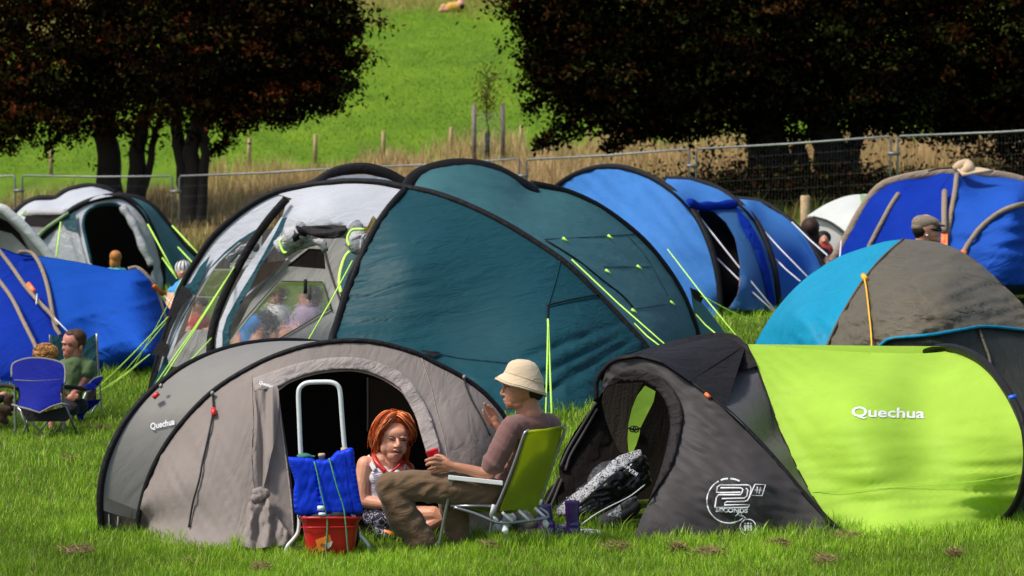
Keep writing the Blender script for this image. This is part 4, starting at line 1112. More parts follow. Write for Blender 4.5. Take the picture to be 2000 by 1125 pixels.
    patch('back_wall', K(14, [(-300, 1200), (-240, 1000), (-60, 700), (60, 520), (200, 380), (420, 260), (700, 200), (1100, 240), (1150, 400), (1040, 760), (960, 1260), (-280, 1260)]), fw, 'inner_grey', root, holes=[K(14, [(545, 622), (875, 628), (935, 845), (700, 985), (520, 1092), (130, 1170), (165, 1080)]), K(14, [(-62, 745), (55, 543), (195, 543), (160, 752), (80, 970), (40, 1002), (-145, 1002)])], step=16, off=.22)
    patch('mesh_panel', shade, fw, 'inner_dark', root, step=14, off=.01)
    patch('inner_wall', K(14, [(400, 460), (480, 440), (520, 470), (620, 470), (450, 600), (310, 720), (180, 960), (190, 900), (240, 760)]), fw, 'inner_grey', root, step=14, off=.1)
    patch('inner_wall', K(14, [(-120, 990), (-60, 740), (60, 545), (180, 545), (240, 500), (180, 700), (90, 900), (50, 1260), (-300, 1260), (-260, 1170)]), fw, 'pale_grey', root, holes=[K(14, [(-50, 745), (60, 555), (180, 555), (150, 750)]), K(14, [(-60, 752), (150, 755), (70, 960), (40, 990), (-130, 990)])], step=14, off=.02)
    patch('dim_window', K(14, [(-50, 745), (60, 555), (180, 555), (150, 750)]), fw, 'dim_window', root, step=14, off=.02)
    patch('clear_window', K(14, [(-60, 752), (150, 755), (70, 960), (40, 990), (-130, 990)]), fw, 'clear_window', root, step=14, off=.02)
    patch('inner_wall', K(14, [(390, 510), (420, 500), (600, 480), (470, 600), (320, 700)]), fw, 'inner_brown', root, step=12, off=-.05)
    patch('upper_wall', K(14, [(250, 385), (340, 330), (420, 300), (400, 540), (190, 545), (180, 520)]), fw, 'pale_roll', root, step=10, off=.05)
    for q, r_, m_ in (([(610, 470), (480, 600), (330, 720), (180, 860)], .012, 'silver'), ([(530, 640), (400, 790), (280, 930), (170, 1080)], .008, 'inner_grey'),
                      ([(560, 634), (862, 640)], .008, 'inner_grey'), ([(862, 640), (930, 850)], .008, 'inner_grey'), ([(920, 835), (700, 965), (520, 1072)], .008, 'inner_grey'), ([(860, 320), (880, 440), (940, 640), (1000, 800)], .01, 'inner_grey')):
        tubeo('seam', line3(K(14, q), fw, 4, -.02), r_, m_, root, 6)
    tubeo('window_strap', line3(K(14, [(737, 620), (737, 725)]), fw, 3, -.05), .022, 'black_band', root, 6, .3)
    # furled door and blinds
    def rolled(name, pts, r, mat, d=-.25, fctrl=fl):
        q = line3(pts, fctrl, 5, d); n = len(q)
        return MB().tube(q, [r * (.78 + .10 * math.sin(i * .9) + .05 * math.sin(i * 2.3)) for i in range(n)], 10).obj(name, mat, root)
    patch('door_roll', K(14, catmull([(690, 262), (725, 234), (790, 230), (860, 231), (950, 233), (1036, 236), (1034, 270), (1005, 300), (940, 322), (860, 318), (800, 303), (745, 285)], 3, True)), fl, 'black_band', root, step=5, disp=lambda x, y: -.16 + .05 * nz(x, y, 60, 8, 4), thick=.02)
    rolled('door_roll', K(14, [(560, 400), (610, 345), (660, 300), (720, 262)]), .13, 'pale_roll', -.1)
    rolled('door_roll', K(14, [(700, 320), (690, 290), (715, 250)]), .09, 'black_band', -.14)
    rolled('door_roll', K(14, [(1065, 245), (1110, 290), (1120, 360), (1180, 370)]), .14, 'pale_roll', -.05)
    rolled('blind_roll', K(14, [(580, 430), (680, 385), (760, 360), (850, 350), (880, 410)]), .05, 'pale_roll', .1)
    rolled('blind_roll', K(14, [(170, 480), (230, 420), (300, 390), (380, 385)]), .06, 'pale_roll', .1)
    for q in ([(560, 325), (552, 360), (575, 420), (600, 425)], [(1060, 380), (1045, 320), (1080, 260), (1170, 255)]):
        tubeo('door_loop', line3(K(14, q), fl, 4, -.27), .014, 'cord_lime', root, 6)
    tubeo('door_binding', line3(K(14, [(1120, 385), (1040, 440), (1000, 540), (985, 640), (1000, 720)]), fl, 5, -.02), .018, 'cord_lime', root, 8)
    patch('door_leaf', K(14, [(1130, 385), (1045, 440), (1005, 540), (990, 640), (1005, 720), (1060, 560)]), fl, 'teal', root, step=8, off=-.03)
    # window blind on the near panel, stitched outlines and toggles
    tubeo('seam', line3(K(5, [(972, 640), (1080, 615), (1190, 595)]), f1, 5, -.03), .009, 'black_band', root, 6)
    tubeo('seam', line3(K(5, [(972, 640), (972, 700)]), f1, 5, -.03), .008, 'black_band', root, 6)
    tubeo('seam', line3(K(5, [(1030, 430), (1010, 520), (975, 640)]), f1, 5, -.015), .005, 'teal', root, 5)
    tubeo('seam', line3(K(5, [(440, 830), (600, 862), (800, 884), (960, 900)]), f1, 5, -.015), .005, 'teal_fold', root, 5)
    patch('vent_cover', K(5, [(436, 828), (470, 834), (525, 838), (490, 860)]), f1, 'black_band', root, step=8, off=-.05)
    for q in ([(960, 362), (1150, 352), (1340, 340)], [(1210, 478), (1410, 478)], [(1310, 345), (1400, 450), (1480, 600)], [(1345, 655), (1500, 632)]):
        tubeo('seam', line3(K(5, q), f2, 5, -.012), .004, 'teal', root, 5)
    tubeo('zip', line3(K(5, [(965, 365), (1100, 450), (1200, 530), (1290, 600), (1335, 650)]), f2, 5, -.03), .010, 'black_band', root, 6)
    for q in ((1047, 363), (1237, 352), (1228, 498), (1360, 480), (1338, 665), (1500, 631)):
        p = K(5, [q])[0]; c = W(p[0], p[1], f2(*p) - .05)
        MB().tube([c + Vector((-.028, 0, .016)), c + Vector((.028, -.01, -.02))], [.017, .009], 7).obj('toggle', 'cord_lime', root)
    # guy lines
    A = K(5, [(1075, 448)])[0]; guy(root, A + (25.9,), K(5, [(1475, 812)])[0], db=24.0)
    A = K(5, [(1340, 718)])[0]; guy(root, A + (25.5,), K(5, [(1450, 815)])[0], db=24.3)
    A = K(5, [(1480, 405)])[0]; guy(root, A + (27.8,), K(5, [(1770, 770)])[0], db=26.0)
    A = K(5, [(1640, 610)])[0]; guy(root, A + (28.4,), (1492, 638))
    A = K(5, [(1600, 680)])[0]; guy(root, A + (28.2,), K(5, [(1680, 758)])[0], db=27.0)
    A = K(5, [(1640, 612)])[0]; guy(root, A + (28.4,), K(5, [(1590, 575)])[0], db=28.4)
    A = K(5, [(974, 700)])[0]; guy(root, A + (24.7,), K(5, [(990, 1098)])[0], db=23.5, r=.011)
    A = K(5, [(974, 730)])[0]; guy(root, A + (24.6,), K(5, [(965, 1100)])[0], db=23.4)
    A = K(5, [(148, 452)])[0]; guy(root, A + (25.5,), K(5, [(-40, 790)])[0], db=24.6)
    A = K(14, [(225, 515)])[0]; guy(root, A + (26.6,), K(1, [(800, 1120)])[0], db=25)
    A = K(1, [(1205, 490)])[0]; guy(root, A + (26.6,), K(1, [(780, 1120)])[0], db=25.2)
    A = K(1, [(1080, 865)])[0]; guy(root, A + (26.4,), K(1, [(910, 1035)])[0], db=25.4)
    for b in ((500, 1125), (560, 1125), (430, 1190)):
        guy(root, K(1, [(930, 682)])[0] + (27.0,), K(1, [b])[0], r=.006)
    for b in ((540, 1125), (490, 1150)):
        guy(root, K(1, [(765, 948)])[0] + (27.0,), K(1, [b])[0], r=.006)
    guy(root, K(1, [(930, 560)])[0] + (27.2,), K(1, [(620, 1125)])[0], r=.005)
    foot([(290, 27.2), (640, 24.3), (900, 23.9), (1145, 24.1), (1290, 25.6), (1430, 28.8), (1400, 31), (500, 31), (300, 29)])
teal_tent()
# ------------------------------------------------------------ the other tents
fabric('sky_blue', (.06, .22, .58), .3, .55, ang=-60, stretch=8, depth=.016, spec=.2)
fabric('blue_panel', (.045, .14, .33), .25, .5, ang=-70, stretch=8, depth=.02)
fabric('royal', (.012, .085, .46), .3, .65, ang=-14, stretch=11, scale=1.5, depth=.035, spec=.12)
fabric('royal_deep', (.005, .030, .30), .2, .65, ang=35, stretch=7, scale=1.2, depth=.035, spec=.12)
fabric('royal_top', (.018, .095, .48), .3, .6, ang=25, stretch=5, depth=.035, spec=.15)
fabric('taupe', (.27, .21, .15), .1, .6, ang=30, stretch=2, scale=3, depth=.02)
fabric('turquoise', (.012, .30, .50), .3, .45, ang=50, stretch=4, depth=.03, spec=.35)
fabric('olive', (.112, .098, .070), .12, .5, ang=-12, stretch=4, scale=1.6, depth=.05, spec=.4)
fabric('olive_low', (.034, .036, .028), .1, .55, ang=-80, stretch=6, depth=.03)
fabric('white_cloth', (.68, .70, .66), .35, .5, ang=10, stretch=3, depth=.02)
fabric('pale_green', (.30, .42, .22), .3, .5)
simple('boot_edge', (.20, .05, .02), .7)
fabric('beige_cloth', (.62, .47, .30), .2, .6, depth=.02)
def cl(n, pts, k=4): return catmull(K(n, pts), k)
def rearshell(root, H, dy, sx, sz, mat, name='rear_panel'):
    """closing cloth from a 3-D arch back to the ground behind it"""
    cx = sum(p.x for p in H) / len(H)
    B = []
    for p in H:
        q = Vector((cx + (p.x - cx) * sx, p.y + dy, 0)); g = gz(q.x, q.y)
        q.z = g + max(0, (p.z - gz(p.x, p.y))) * sz; B.append(q)
    return loft(name, H, B, mat, root, 30, 6)
def blue_tunnel():
    root = thing('tunnel_tent', 'pale blue three arched tunnel tent with rolled up side door, behind the big teal one', 'tent', W(1400, 600, gd(1400, 612)))
    B1 = vplane(cl(6, [(-20, 190), (20, 135), (100, 85), (200, 57), (300, 60), (400, 92), (500, 152), (590, 242), (650, 350), (690, 480), (706, 600), (708, 690), (708, 720)]), (1407, 33.6), (1040, 37))
    B2 = vplane(cl(6, [(480, 106), (600, 115), (700, 148), (790, 212), (860, 290), (912, 400), (942, 520), (955, 640), (958, 690)]), (1522, 34.4), (1250, 37.2))
    B3 = vplane(cl(6, [(765, 190), (880, 205), (970, 258), (1060, 340), (1112, 420), (1150, 500), (1190, 640)]), (1630, 35.6), (1400, 37.6))
    base1 = K(6, [(-40, 700), (300, 700), (708, 700)])
    f1 = TPS(sub(B1, 4) + [(a, b, 33.4) for a, b in base1] + [(1250, 480, 34.3), (1150, 560, 34.1), (1330, 560, 33.8)])
    patch('front_cloth', [p[:2] for p in B1] + base1[::-1], f1, 'sky_blue', root, step=9, disp=lambda x, y: .05 * nz(x + y * .5, y - x * 1.2, 120, 22, 2))
    top = K(6, [(480, 108), (600, 117), (700, 150), (780, 205), (700, 205), (640, 215), (590, 215), (540, 165)])
    ft = TPS(sub(B1[24:], 4) + sub(B2, 4) + [(1400, 600, 34.6)])
    patch('roof_cloth', [p[:2] for p in B2[:13]] + K(6, [(770, 215), (700, 205), (640, 218), (590, 238)]) + [p[:2] for p in B1[28:20:-1]] + K(6, [(470, 125)]), ft, 'sky_blue', root, step=12)
    gap = K(6, [(610, 235), (680, 245), (730, 290), (770, 360), (790, 470), (782, 590), (750, 645), (712, 660), (700, 560), (670, 400)])
    patch('door_side', K(6, [(590, 215), (770, 205), (850, 290), (905, 400), (935, 520), (950, 668), (712, 668), (700, 560), (660, 380)]), ft, 'blue_panel', root, holes=[gap], step=12, off=.05)
    patch('inner_tent', K(6, [(590, 210), (800, 220), (830, 680), (690, 680), (650, 380)]), ft, 'inner_dark', root, step=20, off=.7)
    tubeo('door_binding', line3(K(6, [(735, 290), (772, 360), (792, 470), (784, 590), (748, 650)]), ft, 4, .1), .012, 'boot_edge', root, 6)
    q = line3(K(6, [(575, 208), (620, 222), (690, 220), (770, 212)]), ft, 6, -.08)
    MB().tube(q, [.06 + .01 * math.sin(i * .9) for i in range(len(q))], 9).obj('door_roll', 'royal_deep', root)
    patch('door_flap', K(6, [(772, 225), (830, 285), (880, 380), (915, 500), (945, 660), (915, 660), (890, 520), (850, 400), (790, 300)]), ft, 'royal_deep', root, step=10, off=-.03)
    f3 = TPS(sub(B2, 4) + sub(B3, 4) + [(1550, 620, 35.0), (1540, 540, 35.2)])
    patch('rear_cloth', [p[:2] for p in B2[22:12:-1]] + [p[:2] for p in B3] + K(6, [(1100, 700), (958, 690)]) + [p[:2] for p in B2[30:22:-1]], f3, 'sky_blue', root, step=14)
    for H in (B1, B2, B3):
        tubeo('hoop', [W(*p) for p in H], .042, 'black_band', root, 8)
    rearshell(root, [W(*p) for p in B1], 2.4, .9, .75, 'sky_blue'); rearshell(root, [W(*p) for p in B3], 1.6, .8, .6, 'sky_blue')
    tubeo('strap_end', [W(*p, 34.3) for p in K(6, [(590, 238), (608, 252)])], .05, 'yellow_strap', root, 8)
    for a, b in (((605, 250, 34.3), (940, 665)), ((680, 430, 34.0), (935, 668)), ((840, 270, 35.2), (1075, 520)), ((925, 430, 34.8), (1045, 540)), ((1010, 290, 35.9), (1160, 430))):
        A = K(6, [a])[0]; b_ = K(6, [b])[0]; guy(root, (A[0], A[1], a[2]), b_, db=33.4 if b[0] < 1000 else 34.0, mat='cord_white', r=.012)
    foot([(1050, 34), (1407, 33.4), (1530, 34.2), (1640, 35.4), (1500, 39), (1050, 39)])
blue_tunnel()
def olive_dome():
    root = thing('dome_tent', 'turquoise and olive brown dome tent behind the lime green one', 'tent', W(1800, 850, 22.5))
    o1 = cl(6, [(820, 850), (860, 790), (920, 690), (1000, 590), (1100, 500), (1200, 440), (1300, 402), (1400, 372), (1480, 361)])
    o2 = cl(6, [(1480, 361), (1560, 365), (1640, 378), (1720, 410), (1800, 462), (1900, 552), (2000, 655), (2080, 800)])
    n1, n2 = len(o1), len(o2)
    o1 = [(p[0], p[1], 24.9 - .0 * i) for i, p in enumerate(o1)]; o2 = [(p[0], p[1], 24.9 - 1.6 * (i / (n2 - 1)) ** 1.5) for i, p in enumerate(o2)]
    rib = cl(6, [(1480, 361), (1400, 430), (1320, 522), (1240, 645), (1180, 760), (1140, 860)])
    n = len(rib); rib = [(p[0], p[1], 24.9 - 1.9 * math.sin(i / (n - 1) * 1.45)) for i, p in enumerate(rib)]
    f = TPS(sub(o1, 5) + sub(o2, 5) + sub(rib, 4) + [(1560, 620, 23.6), (1700, 640, 22.7), (1850, 620, 22.5), (1900, 760, 22.2), (1700, 760, 22.4), (1990, 760, 22.4), (1850, 550, 23.2), (1500, 720, 24.0), (1430, 720, 24.6)])
    patch('side_cloth', [p[:2] for p in o1] + [p[:2] for p in rib[1:]], f, 'turquoise', root, step=8, disp=lambda x, y: .035 * nz(x + y, y - x * .9, 60, 18, 2))
    hem = cl(6, [(1370, 825), (1400, 795), (1440, 780), (1520, 772), (1600, 765), (1720, 745), (1830, 730), (1910, 735), (1990, 745), (2060, 750)])
    patch('front_cloth', [p[:2] for p in rib[::-1]][:-1] + [p[:2] for p in o2[:-3]] + [p[:2] for p in hem[::-1]] + K(6, [(1350, 900)]), f, 'olive', root, step=6, disp=lambda x, y: .055 * nz(x, y + .25 * x, 80, 15, 3) + .045 * nz(x - y, y, 26, 16, 9) * np.clip((y - 540) / 60, 0, 1))
    patch('lower_cloth', hem + K(6, [(2100, 1000), (2000, 1150), (1340, 1150), (1350, 890)]), f, 'olive_low', root, step=14, off=.06)
    tubeo('hem_piping', line3(K(6, [(1370, 825), (1400, 795), (1440, 780), (1600, 765), (1720, 745), (1830, 730), (1990, 745), (2060, 750)]), f, 4, -.012), .014, 'turquoise', root, 6)
    tubeo('seam', line3(K(6, [(1800, 745), (1840, 850), (1850, 900)]), f, 4, .03), .014, 'olive', root, 6)
    tubeo('pole_strap', line3(K(6, [(1314, 520), (1325, 580), (1336, 680), (1344, 760), (1348, 835)]), f, 5, -.07), .017, 'yellow_strap', root, 8, .5)
    tubeo('pole_strap', line3(K(6, [(1311, 516), (1320, 530)]), f, 2, -.09), .028, 'yellow_strap', root, 8)
    tubeo('pole_ridge', [W(p[0], p[1], p[2] - .02) for p in rib], .012, 'olive', root, 6)
    H = [W(*p) for p in o1 + o2]
    rearshell(root, H, 1.9, .55, .35, 'olive')
    foot([(1420, 24.9), (1600, 22.2), (2000, 21.8), (2250, 23), (2200, 27), (1600, 27)])
olive_dome()
def royal_dome():
    root = thing('dome_tent', 'large bright blue dome tent with taupe poles and a beige hat-like peak', 'tent', W(1900, 560, gd(1900, 600)))
    out = cl(6, [(1120, 560), (1185, 450), (1240, 360), (1300, 250), (1380, 145), (1480, 106), (1600, 86), (1700, 84), (1850, 88), (1990, 118), (2080, 180), (2200, 340), (2280, 560)])
    n = len(out); out = [(p[0], p[1], 34.2) for p in out]
    pole = K(6, [(1706, 90), (1698, 160), (1680, 260), (1660, 380), (1650, 460), (1640, 560)])
    arc_ = K(6, [(1690, 560), (1732, 425), (1770, 360), (1820, 300), (1900, 242), (1990, 214), (2080, 220)])
    f = TPS(sub(out, 5) + [(a, b, 33.4 - .35 * i) for i, (a, b) in enumerate(pole)] + [(1750, 480, 33.0), (1700, 560, 33.0), (1950, 430, 32.2), (1980, 520, 31.9), (1900, 560, 31.9), (1990, 380, 32.6)])
    i0 = min(range(n), key=lambda i: abs(out[i][0] - 1868))
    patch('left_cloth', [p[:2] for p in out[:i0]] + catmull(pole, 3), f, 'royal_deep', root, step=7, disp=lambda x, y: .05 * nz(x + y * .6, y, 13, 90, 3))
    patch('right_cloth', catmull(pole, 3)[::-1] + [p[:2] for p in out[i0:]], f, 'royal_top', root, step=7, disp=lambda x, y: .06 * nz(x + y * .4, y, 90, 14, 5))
    tubeo('edge_band', [W(*p) for p in out[:40]], .065, 'taupe', root, 8, .6); tubeo('edge_band', [W(*p) for p in out[i0 + 2:]], .06, 'taupe', root, 8, .6)
    tubeo('pole_sleeve', line3(pole, f, 4, -.05), .034, 'taupe', root, 8)
    tubeo('pole_sleeve', line3(arc_, f, 5, -.06), .034, 'taupe', root, 8)
    tubeo('pole_sleeve', line3(K(6, [(1460, 170), (1430, 215), (1400, 270), (1340, 385), (1300, 480)]), f, 4, -.06), .034, 'taupe', root, 8)
    tubeo('pole_sleeve', line3(K(6, [(1655, 160), (1653, 240), (1654, 330)]), f, 4, -.2), .04, 'taupe', root, 8)
    for q in ([(1655, 335), (1652, 385)], [(1737, 415), (1728, 435)]):
        tubeo('pole_foot', line3(K(6, q), f, 2, -.1), .045, 'orange_plastic', root, 8)
    patch('orange_tab', K(13, [(655, 905), (690, 905), (690, 1085), (605, 1060)]), f, 'orange_plastic', root, step=10, off=-.15)
    fp = TPS([(1865, 325, 33.6), (1940, 335, 33.4), (1870, 345, 33.2), (1900, 320, 33.8)])
    patch('peak_cap', K(13, [(780, 108), (830, 150), (870, 205), (1000, 185), (1250, 150), (1100, 118), (960, 108)]), fp, 'beige_cloth', root, step=6, thick=.03)
    q = line3(K(13, [(790, 112), (850, 90), (925, 80), (940, 130), (880, 160)]), fp, 4, -.05)
    MB().tube(q, [.05 + .035 * math.sin(math.pi * i / (len(q) - 1)) for i in range(len(q))], 10).obj('peak_knot', 'beige_cloth', root)
    tubeo('pole', line3(K(13, [(460, 150), (600, 122), (790, 110)]), fp, 4, 0), .012, 'cord_dark', root, 6)
    tubeo('guy_line', [W(1643, 470, 34), W(1640, 510, 33.5)], .012, 'cord_white', root, 5)
    rearshell(root, [W(*p) for p in out], 2.6, .7, .5, 'royal_deep')
    foot([(1600, 34), (1900, 31.5), (2250, 32), (2250, 38), (1650, 38)])
royal_dome()
def white_dome():
    root = thing('dome_tent', 'small white dome tent showing left of the large bright blue one', 'tent', W(1660, 540, 40))
    out = cl(6, [(1075, 262), (1150, 215), (1230, 182), (1300, 172), (1350, 178), (1400, 230), (1440, 330)])
    f = TPS([(p[0], p[1], 40.) for p in sub(out, 4)] + [(1700, 440, 39.2), (1660, 480, 39.1), (1700, 540, 38.8), (1600, 540, 39.4)])
    hem = K(6, [(1075, 262), (1110, 268), (1160, 285), (1210, 315), (1240, 342), (1300, 400), (1440, 420)])
    patch('fly', out + catmull(hem, 3)[::-1], f, 'white_cloth', root, step=10)
    patch('fly_edge', K(6, [(1296, 172), (1350, 178), (1400, 230), (1400, 300), (1310, 260)]), f, 'pale_green', root, step=10, off=-.04)
    patch('inner_tent', K(6, [(1080, 262), (1160, 288), (1240, 345), (1290, 400), (1290, 520), (1060, 520), (1060, 300)]), f, 'pale_grey', root, step=14, off=.15)
    tubeo('pole', line3(K(6, [(1100, 268), (1170, 290), (1240, 345), (1262, 400)]), f, 4, -.03), .022, 'cord_dark', root, 6)
    rearshell(root, [W(p[0], p[1], 40.) for p in out], 1.8, .7, .4, 'white_cloth')
    foot([(1560, 39), (1800, 38.5), (1800, 42), (1560, 42)])
white_dome()
def royal_tunnel():
    root = thing('tunnel_tent', 'long low royal blue tent with taupe poles, standing at the left edge behind the chairs', 'tent', W(150, 720, 31))
    out = cl(1, [(-260, 480), (-100, 400), (0, 402), (60, 425), (130, 440), (220, 447), (340, 465), (450, 485), (560, 508), (640, 518), (700, 512), (745, 540), (785, 600), (815, 680), (838, 770), (845, 860), (830, 960), (800, 1005)])
    base = K(1, [(800, 1008), (700, 1018), (600, 1030), (510, 1042), (400, 1060), (300, 1075), (150, 1090), (0, 1100), (-260, 1110)])
    bd = [(a, b, gd(a, b)) for a, b in base]; print('royal_tunnel base d', [round(q[2], 1) for q in bd])
    dm = float(np.mean([q[2] for q in bd]))
    o = [(p[0], p[1], dm + 1.5 - max(0, (p[1] - 540)) / 190 * .0 - 1.4 * float(np.clip((p[1] - 545) / 170, 0, 1)) ** 2) for p in out]
    f = TPS(sub(o, 5) + bd + [(150, 600, dm + .5), (250, 600, dm + .45), (60, 600, dm + .5), (200, 660, dm + .15), (100, 540, dm + 1.1), (260, 560, dm + .95)])
    pts2 = [p[:2] for p in out]
    tub = K(1, [(95, 430), (160, 432), (205, 490), (240, 590), (262, 700), (280, 800), (300, 880), (310, 1080)])
    patch('long_side', [p for p in pts2 if p[0] > 38] + base[:6] + catmull(tub, 3)[::-1], f, 'royal', root, step=6, disp=lambda x, y: .035 * nz(x * .5 + y * 1.2, y - x * .25, 120, 12, 3) - .09 * (1 - np.abs(np.sin(17 * np.arctan2(y - 470, 470 - x) + 2 * np.sin(x * .012)))) ** 3 * np.clip((x - 110) / 90, 0, 1))
    patch('near_end', [p for p in pts2 if p[0] <= 40] + catmull(tub, 3) + base[6:], f, 'royal_deep', root, step=14, off=.02)
    def pole(p, o_=-.05, r=.026): tubeo('pole_sleeve', line3(K(1, p), f, 5, o_), r, 'taupe', root, 8)
    pole([(95, 425), (160, 430), (205, 490), (240, 590), (262, 700), (280, 800), (310, 850)], -.12)
    pole([(-10, 410), (60, 500), (130, 600), (200, 680), (262, 745), (300, 800)], -.3)
    pole([(-20, 550), (60, 660), (120, 780), (170, 880), (195, 940)], -.35)
    pole([(655, 512), (700, 506), (750, 545), (795, 620), (830, 715), (848, 790)], -.02, .028)
    tubeo('orange_tab', line3(K(1, [(783, 598), (808, 622), (838, 640)]), f, 2, -.1), .035, 'orange_plastic', root, 8, .4)
    tubeo('orange_tab', line3(K(1, [(140, 590), (172, 628)]), f, 2, -.33), .04, 'orange_plastic', root, 8, .5)
    for a, b in (((190, 640), (185, 690)), ((262, 745), (345, 830)), ((840, 650), (880, 690))):
        A = K(1, [a])[0]; B = K(1, [b])[0]; tubeo('guy_line', [W(*A, f(*A) - .3), W(*B, f(*B) - .5 if b[0] < 800 else dm - .6)], .009, 'cord_white', root, 5)
    tubeo('hem', [W(p[0], p[1], p[2] - .03) for p in bd], .03, 'royal_deep', root, 6)
    rearshell(root, [W(*p) for p in o], 2.0, .95, .5, 'royal_deep')
    foot([(-200, dm - .3), (330, dm), (330, dm + 4), (-200, dm + 4)])
royal_tunnel()
def pale_tunnel():
    root = thing('tunnel_tent', 'white and teal tunnel tent with a large black open doorway, far left', 'tent', W(200, 560, 46.5))
    arch = cl(1, [(120, 500), (150, 430), (200, 362), (280, 290), (360, 215), (450, 167), (560, 140), (640, 146), (720, 212), (785, 325), (825, 450), (832, 560), (828, 640)])
    A = [(p[0], p[1], 45.5) for p in arch]
    roof = cl(1, [(-20, 440), (30, 320), (60, 245), (130, 180), (200, 152), (285, 150), (330, 118), (430, 90), (520, 97), (590, 128)])
    R = [(p[0], p[1], 47.3) for p in roof]
    back = cl(1, [(600, 130), (650, 140), (720, 156), (800, 212), (880, 312), (940, 390), (1010, 450), (1060, 560), (1080, 640)])
    Bk = [(p[0], p[1], 46.9) for p in back]
    fr = TPS(sub(A, 5) + sub(R, 5) + sub(Bk, 5) + [(50, 560, 46.0), (330, 540, 45.8), (360, 575, 45.8)])
    patch('roof_cloth', [p[:2] for p in R] + [p[:2] for p in A[::-1]][20:] + K(1, [(60, 560), (-30, 560)]), fr, 'silver', root, step=12)
    win = K(1, [(135, 235), (345, 235), (280, 290), (205, 352), (190, 380), (60, 390)])
    patch('side_window', K(1, [(135, 235), (345, 232), (250, 300), (110, 292)]), fr, 'inner_dark', root, step=10, off=-.12)
    patch('side_window', K(1, [(110, 292), (250, 300), (190, 360), (170, 392), (60, 390)]), fr, 'dim_window', root, step=10, off=-.12)
    q = line3(K(1, [(130, 228), (230, 222), (345, 222)]), fr, 5, -.12); MB().tube(q, .07, 8).obj('blind_roll', 'pale_roll', root)
    patch('rear_cloth', [p[:2] for p in Bk] + K(1, [(828, 640)]) + [p[:2] for p in A[::-1]][6:26], fr, 'teal_lit', root, step=12)
    door = cl(1, [(480, 520), (468, 480), (442, 370), (425, 280), (450, 214), (520, 184), (600, 186), (655, 228), (690, 330), (740, 430), (785, 500), (770, 540), (760, 640)])
    ff = TPS(sub(A, 6) + [(150, 540, 45.1), (300, 560, 45.0), (200, 460, 45.1), (100, 560, 45.2)])
    patch('front_cloth', [p[:2] for p in arch] + door[::-1] + K(1, [(300, 640), (120, 640)]), ff, 'silver', root, step=10)
    patch('front_window', K(1, [(230, 420), (320, 260), (370, 235), (400, 330), (440, 480), (400, 520), (250, 500)]), ff, 'reflect_window', root, step=10, off=-.06)
    patch('front_gusset', K(1, [(320, 262), (384, 215), (398, 320), (330, 300)]), ff, 'teal', root, step=8, off=-.1)
    tubeo('door_binding', [W(p[0], p[1], ff(p[0], p[1]) - .03) for p in door[4:36]], .03, 'teal', root, 6)
    patch('inner_tent', K(1, [(400, 180), (720, 180), (830, 540), (830, 700), (430, 700)]), 46.6, 'inner_dark', root, step=30)
    q = line3(K(1, [(625, 195), (655, 240), (690, 300), (730, 400), (775, 490)]), ff, 6, -.1)
    MB().tube(q, [.07 + .012 * math.sin(i * .8) for i in range(len(q))], 8).obj('door_roll', 'pale_roll', root)
    patch('front_stripe', K(1, [(700, 260), (790, 330), (822, 450), (828, 640), (770, 640), (790, 500), (740, 400)]), ff, 'pale_grey', root, step=10, off=-.03)
    tubeo('hoop', [W(p[0], p[1], p[2] - .03) for p in A], .055, 'black_band', root, 8)
    tubeo('hoop', [W(*p) for p in R], .065, 'black_band', root, 8); tubeo('hoop', [W(*p) for p in Bk[:-8]], .055, 'black_band', root, 8)
    tubeo('door_edge', line3(K(1, [(185, 355), (240, 300), (350, 225)]), ff, 4, -.12), .035, 'pale_green', root, 6)
    for a, b in (((755, 283), (895, 540)), ((830, 455), (905, 560)), ((880, 290), (1010, 430)), ((910, 400), (985, 480)), ((310, 272), (285, 455)), ((130, 215), (100, 245))):
        p, q = K(1, [a])[0], K(1, [b])[0]; tubeo('guy_line', [W(*p, 45.2), W(*q, 44.3)], .014, 'cord_lime', root, 5)
    patch('vent_flap', K(1, [(905, 395), (940, 418), (912, 430)]), 46.6, 'black_band', root, step=8)
    rearshell(root, [W(*p) for p in R + Bk], 2.2, .9, .5, 'teal_lit')
    foot([(-50, 45), (400, 44.9), (400, 49), (-50, 50)])
pale_tunnel()
def hoop_tent():
    root = thing('dome_tent', 'pale grey tent with a thick white hoop, poking in at the left edge', 'tent', W(-20, 560, 38))
    h = cl(1, [(-300, 560), (-240, 330), (-120, 220), (0, 200), (60, 240), (130, 302), (190, 370), (250, 442), (330, 560), (380, 700)])
    f = TPS([(p[0], p[1], 38.0) for p in sub(h, 5)] + [(0, 480, 38.3), (0, 560, 38.0)])
    patch('front_panel', h, f, 'pale_grey', root, step=14)
    patch('mesh_panel', K(1, [(-40, 230), (40, 270), (100, 330), (150, 420), (60, 330), (-60, 300)]), f, 'inner_dark', root, step=10, off=-.03)
    tubeo('hoop', [W(p[0], p[1], 37.9) for p in h], .07, 'white_cloth', root, 10)
    rearshell(root, [W(p[0], p[1], 38.) for p in h], 2, .8, .6, 'pale_grey')
    foot([(-100, 37.7), (130, 37.7), (130, 41), (-100, 41)])
hoop_tent()
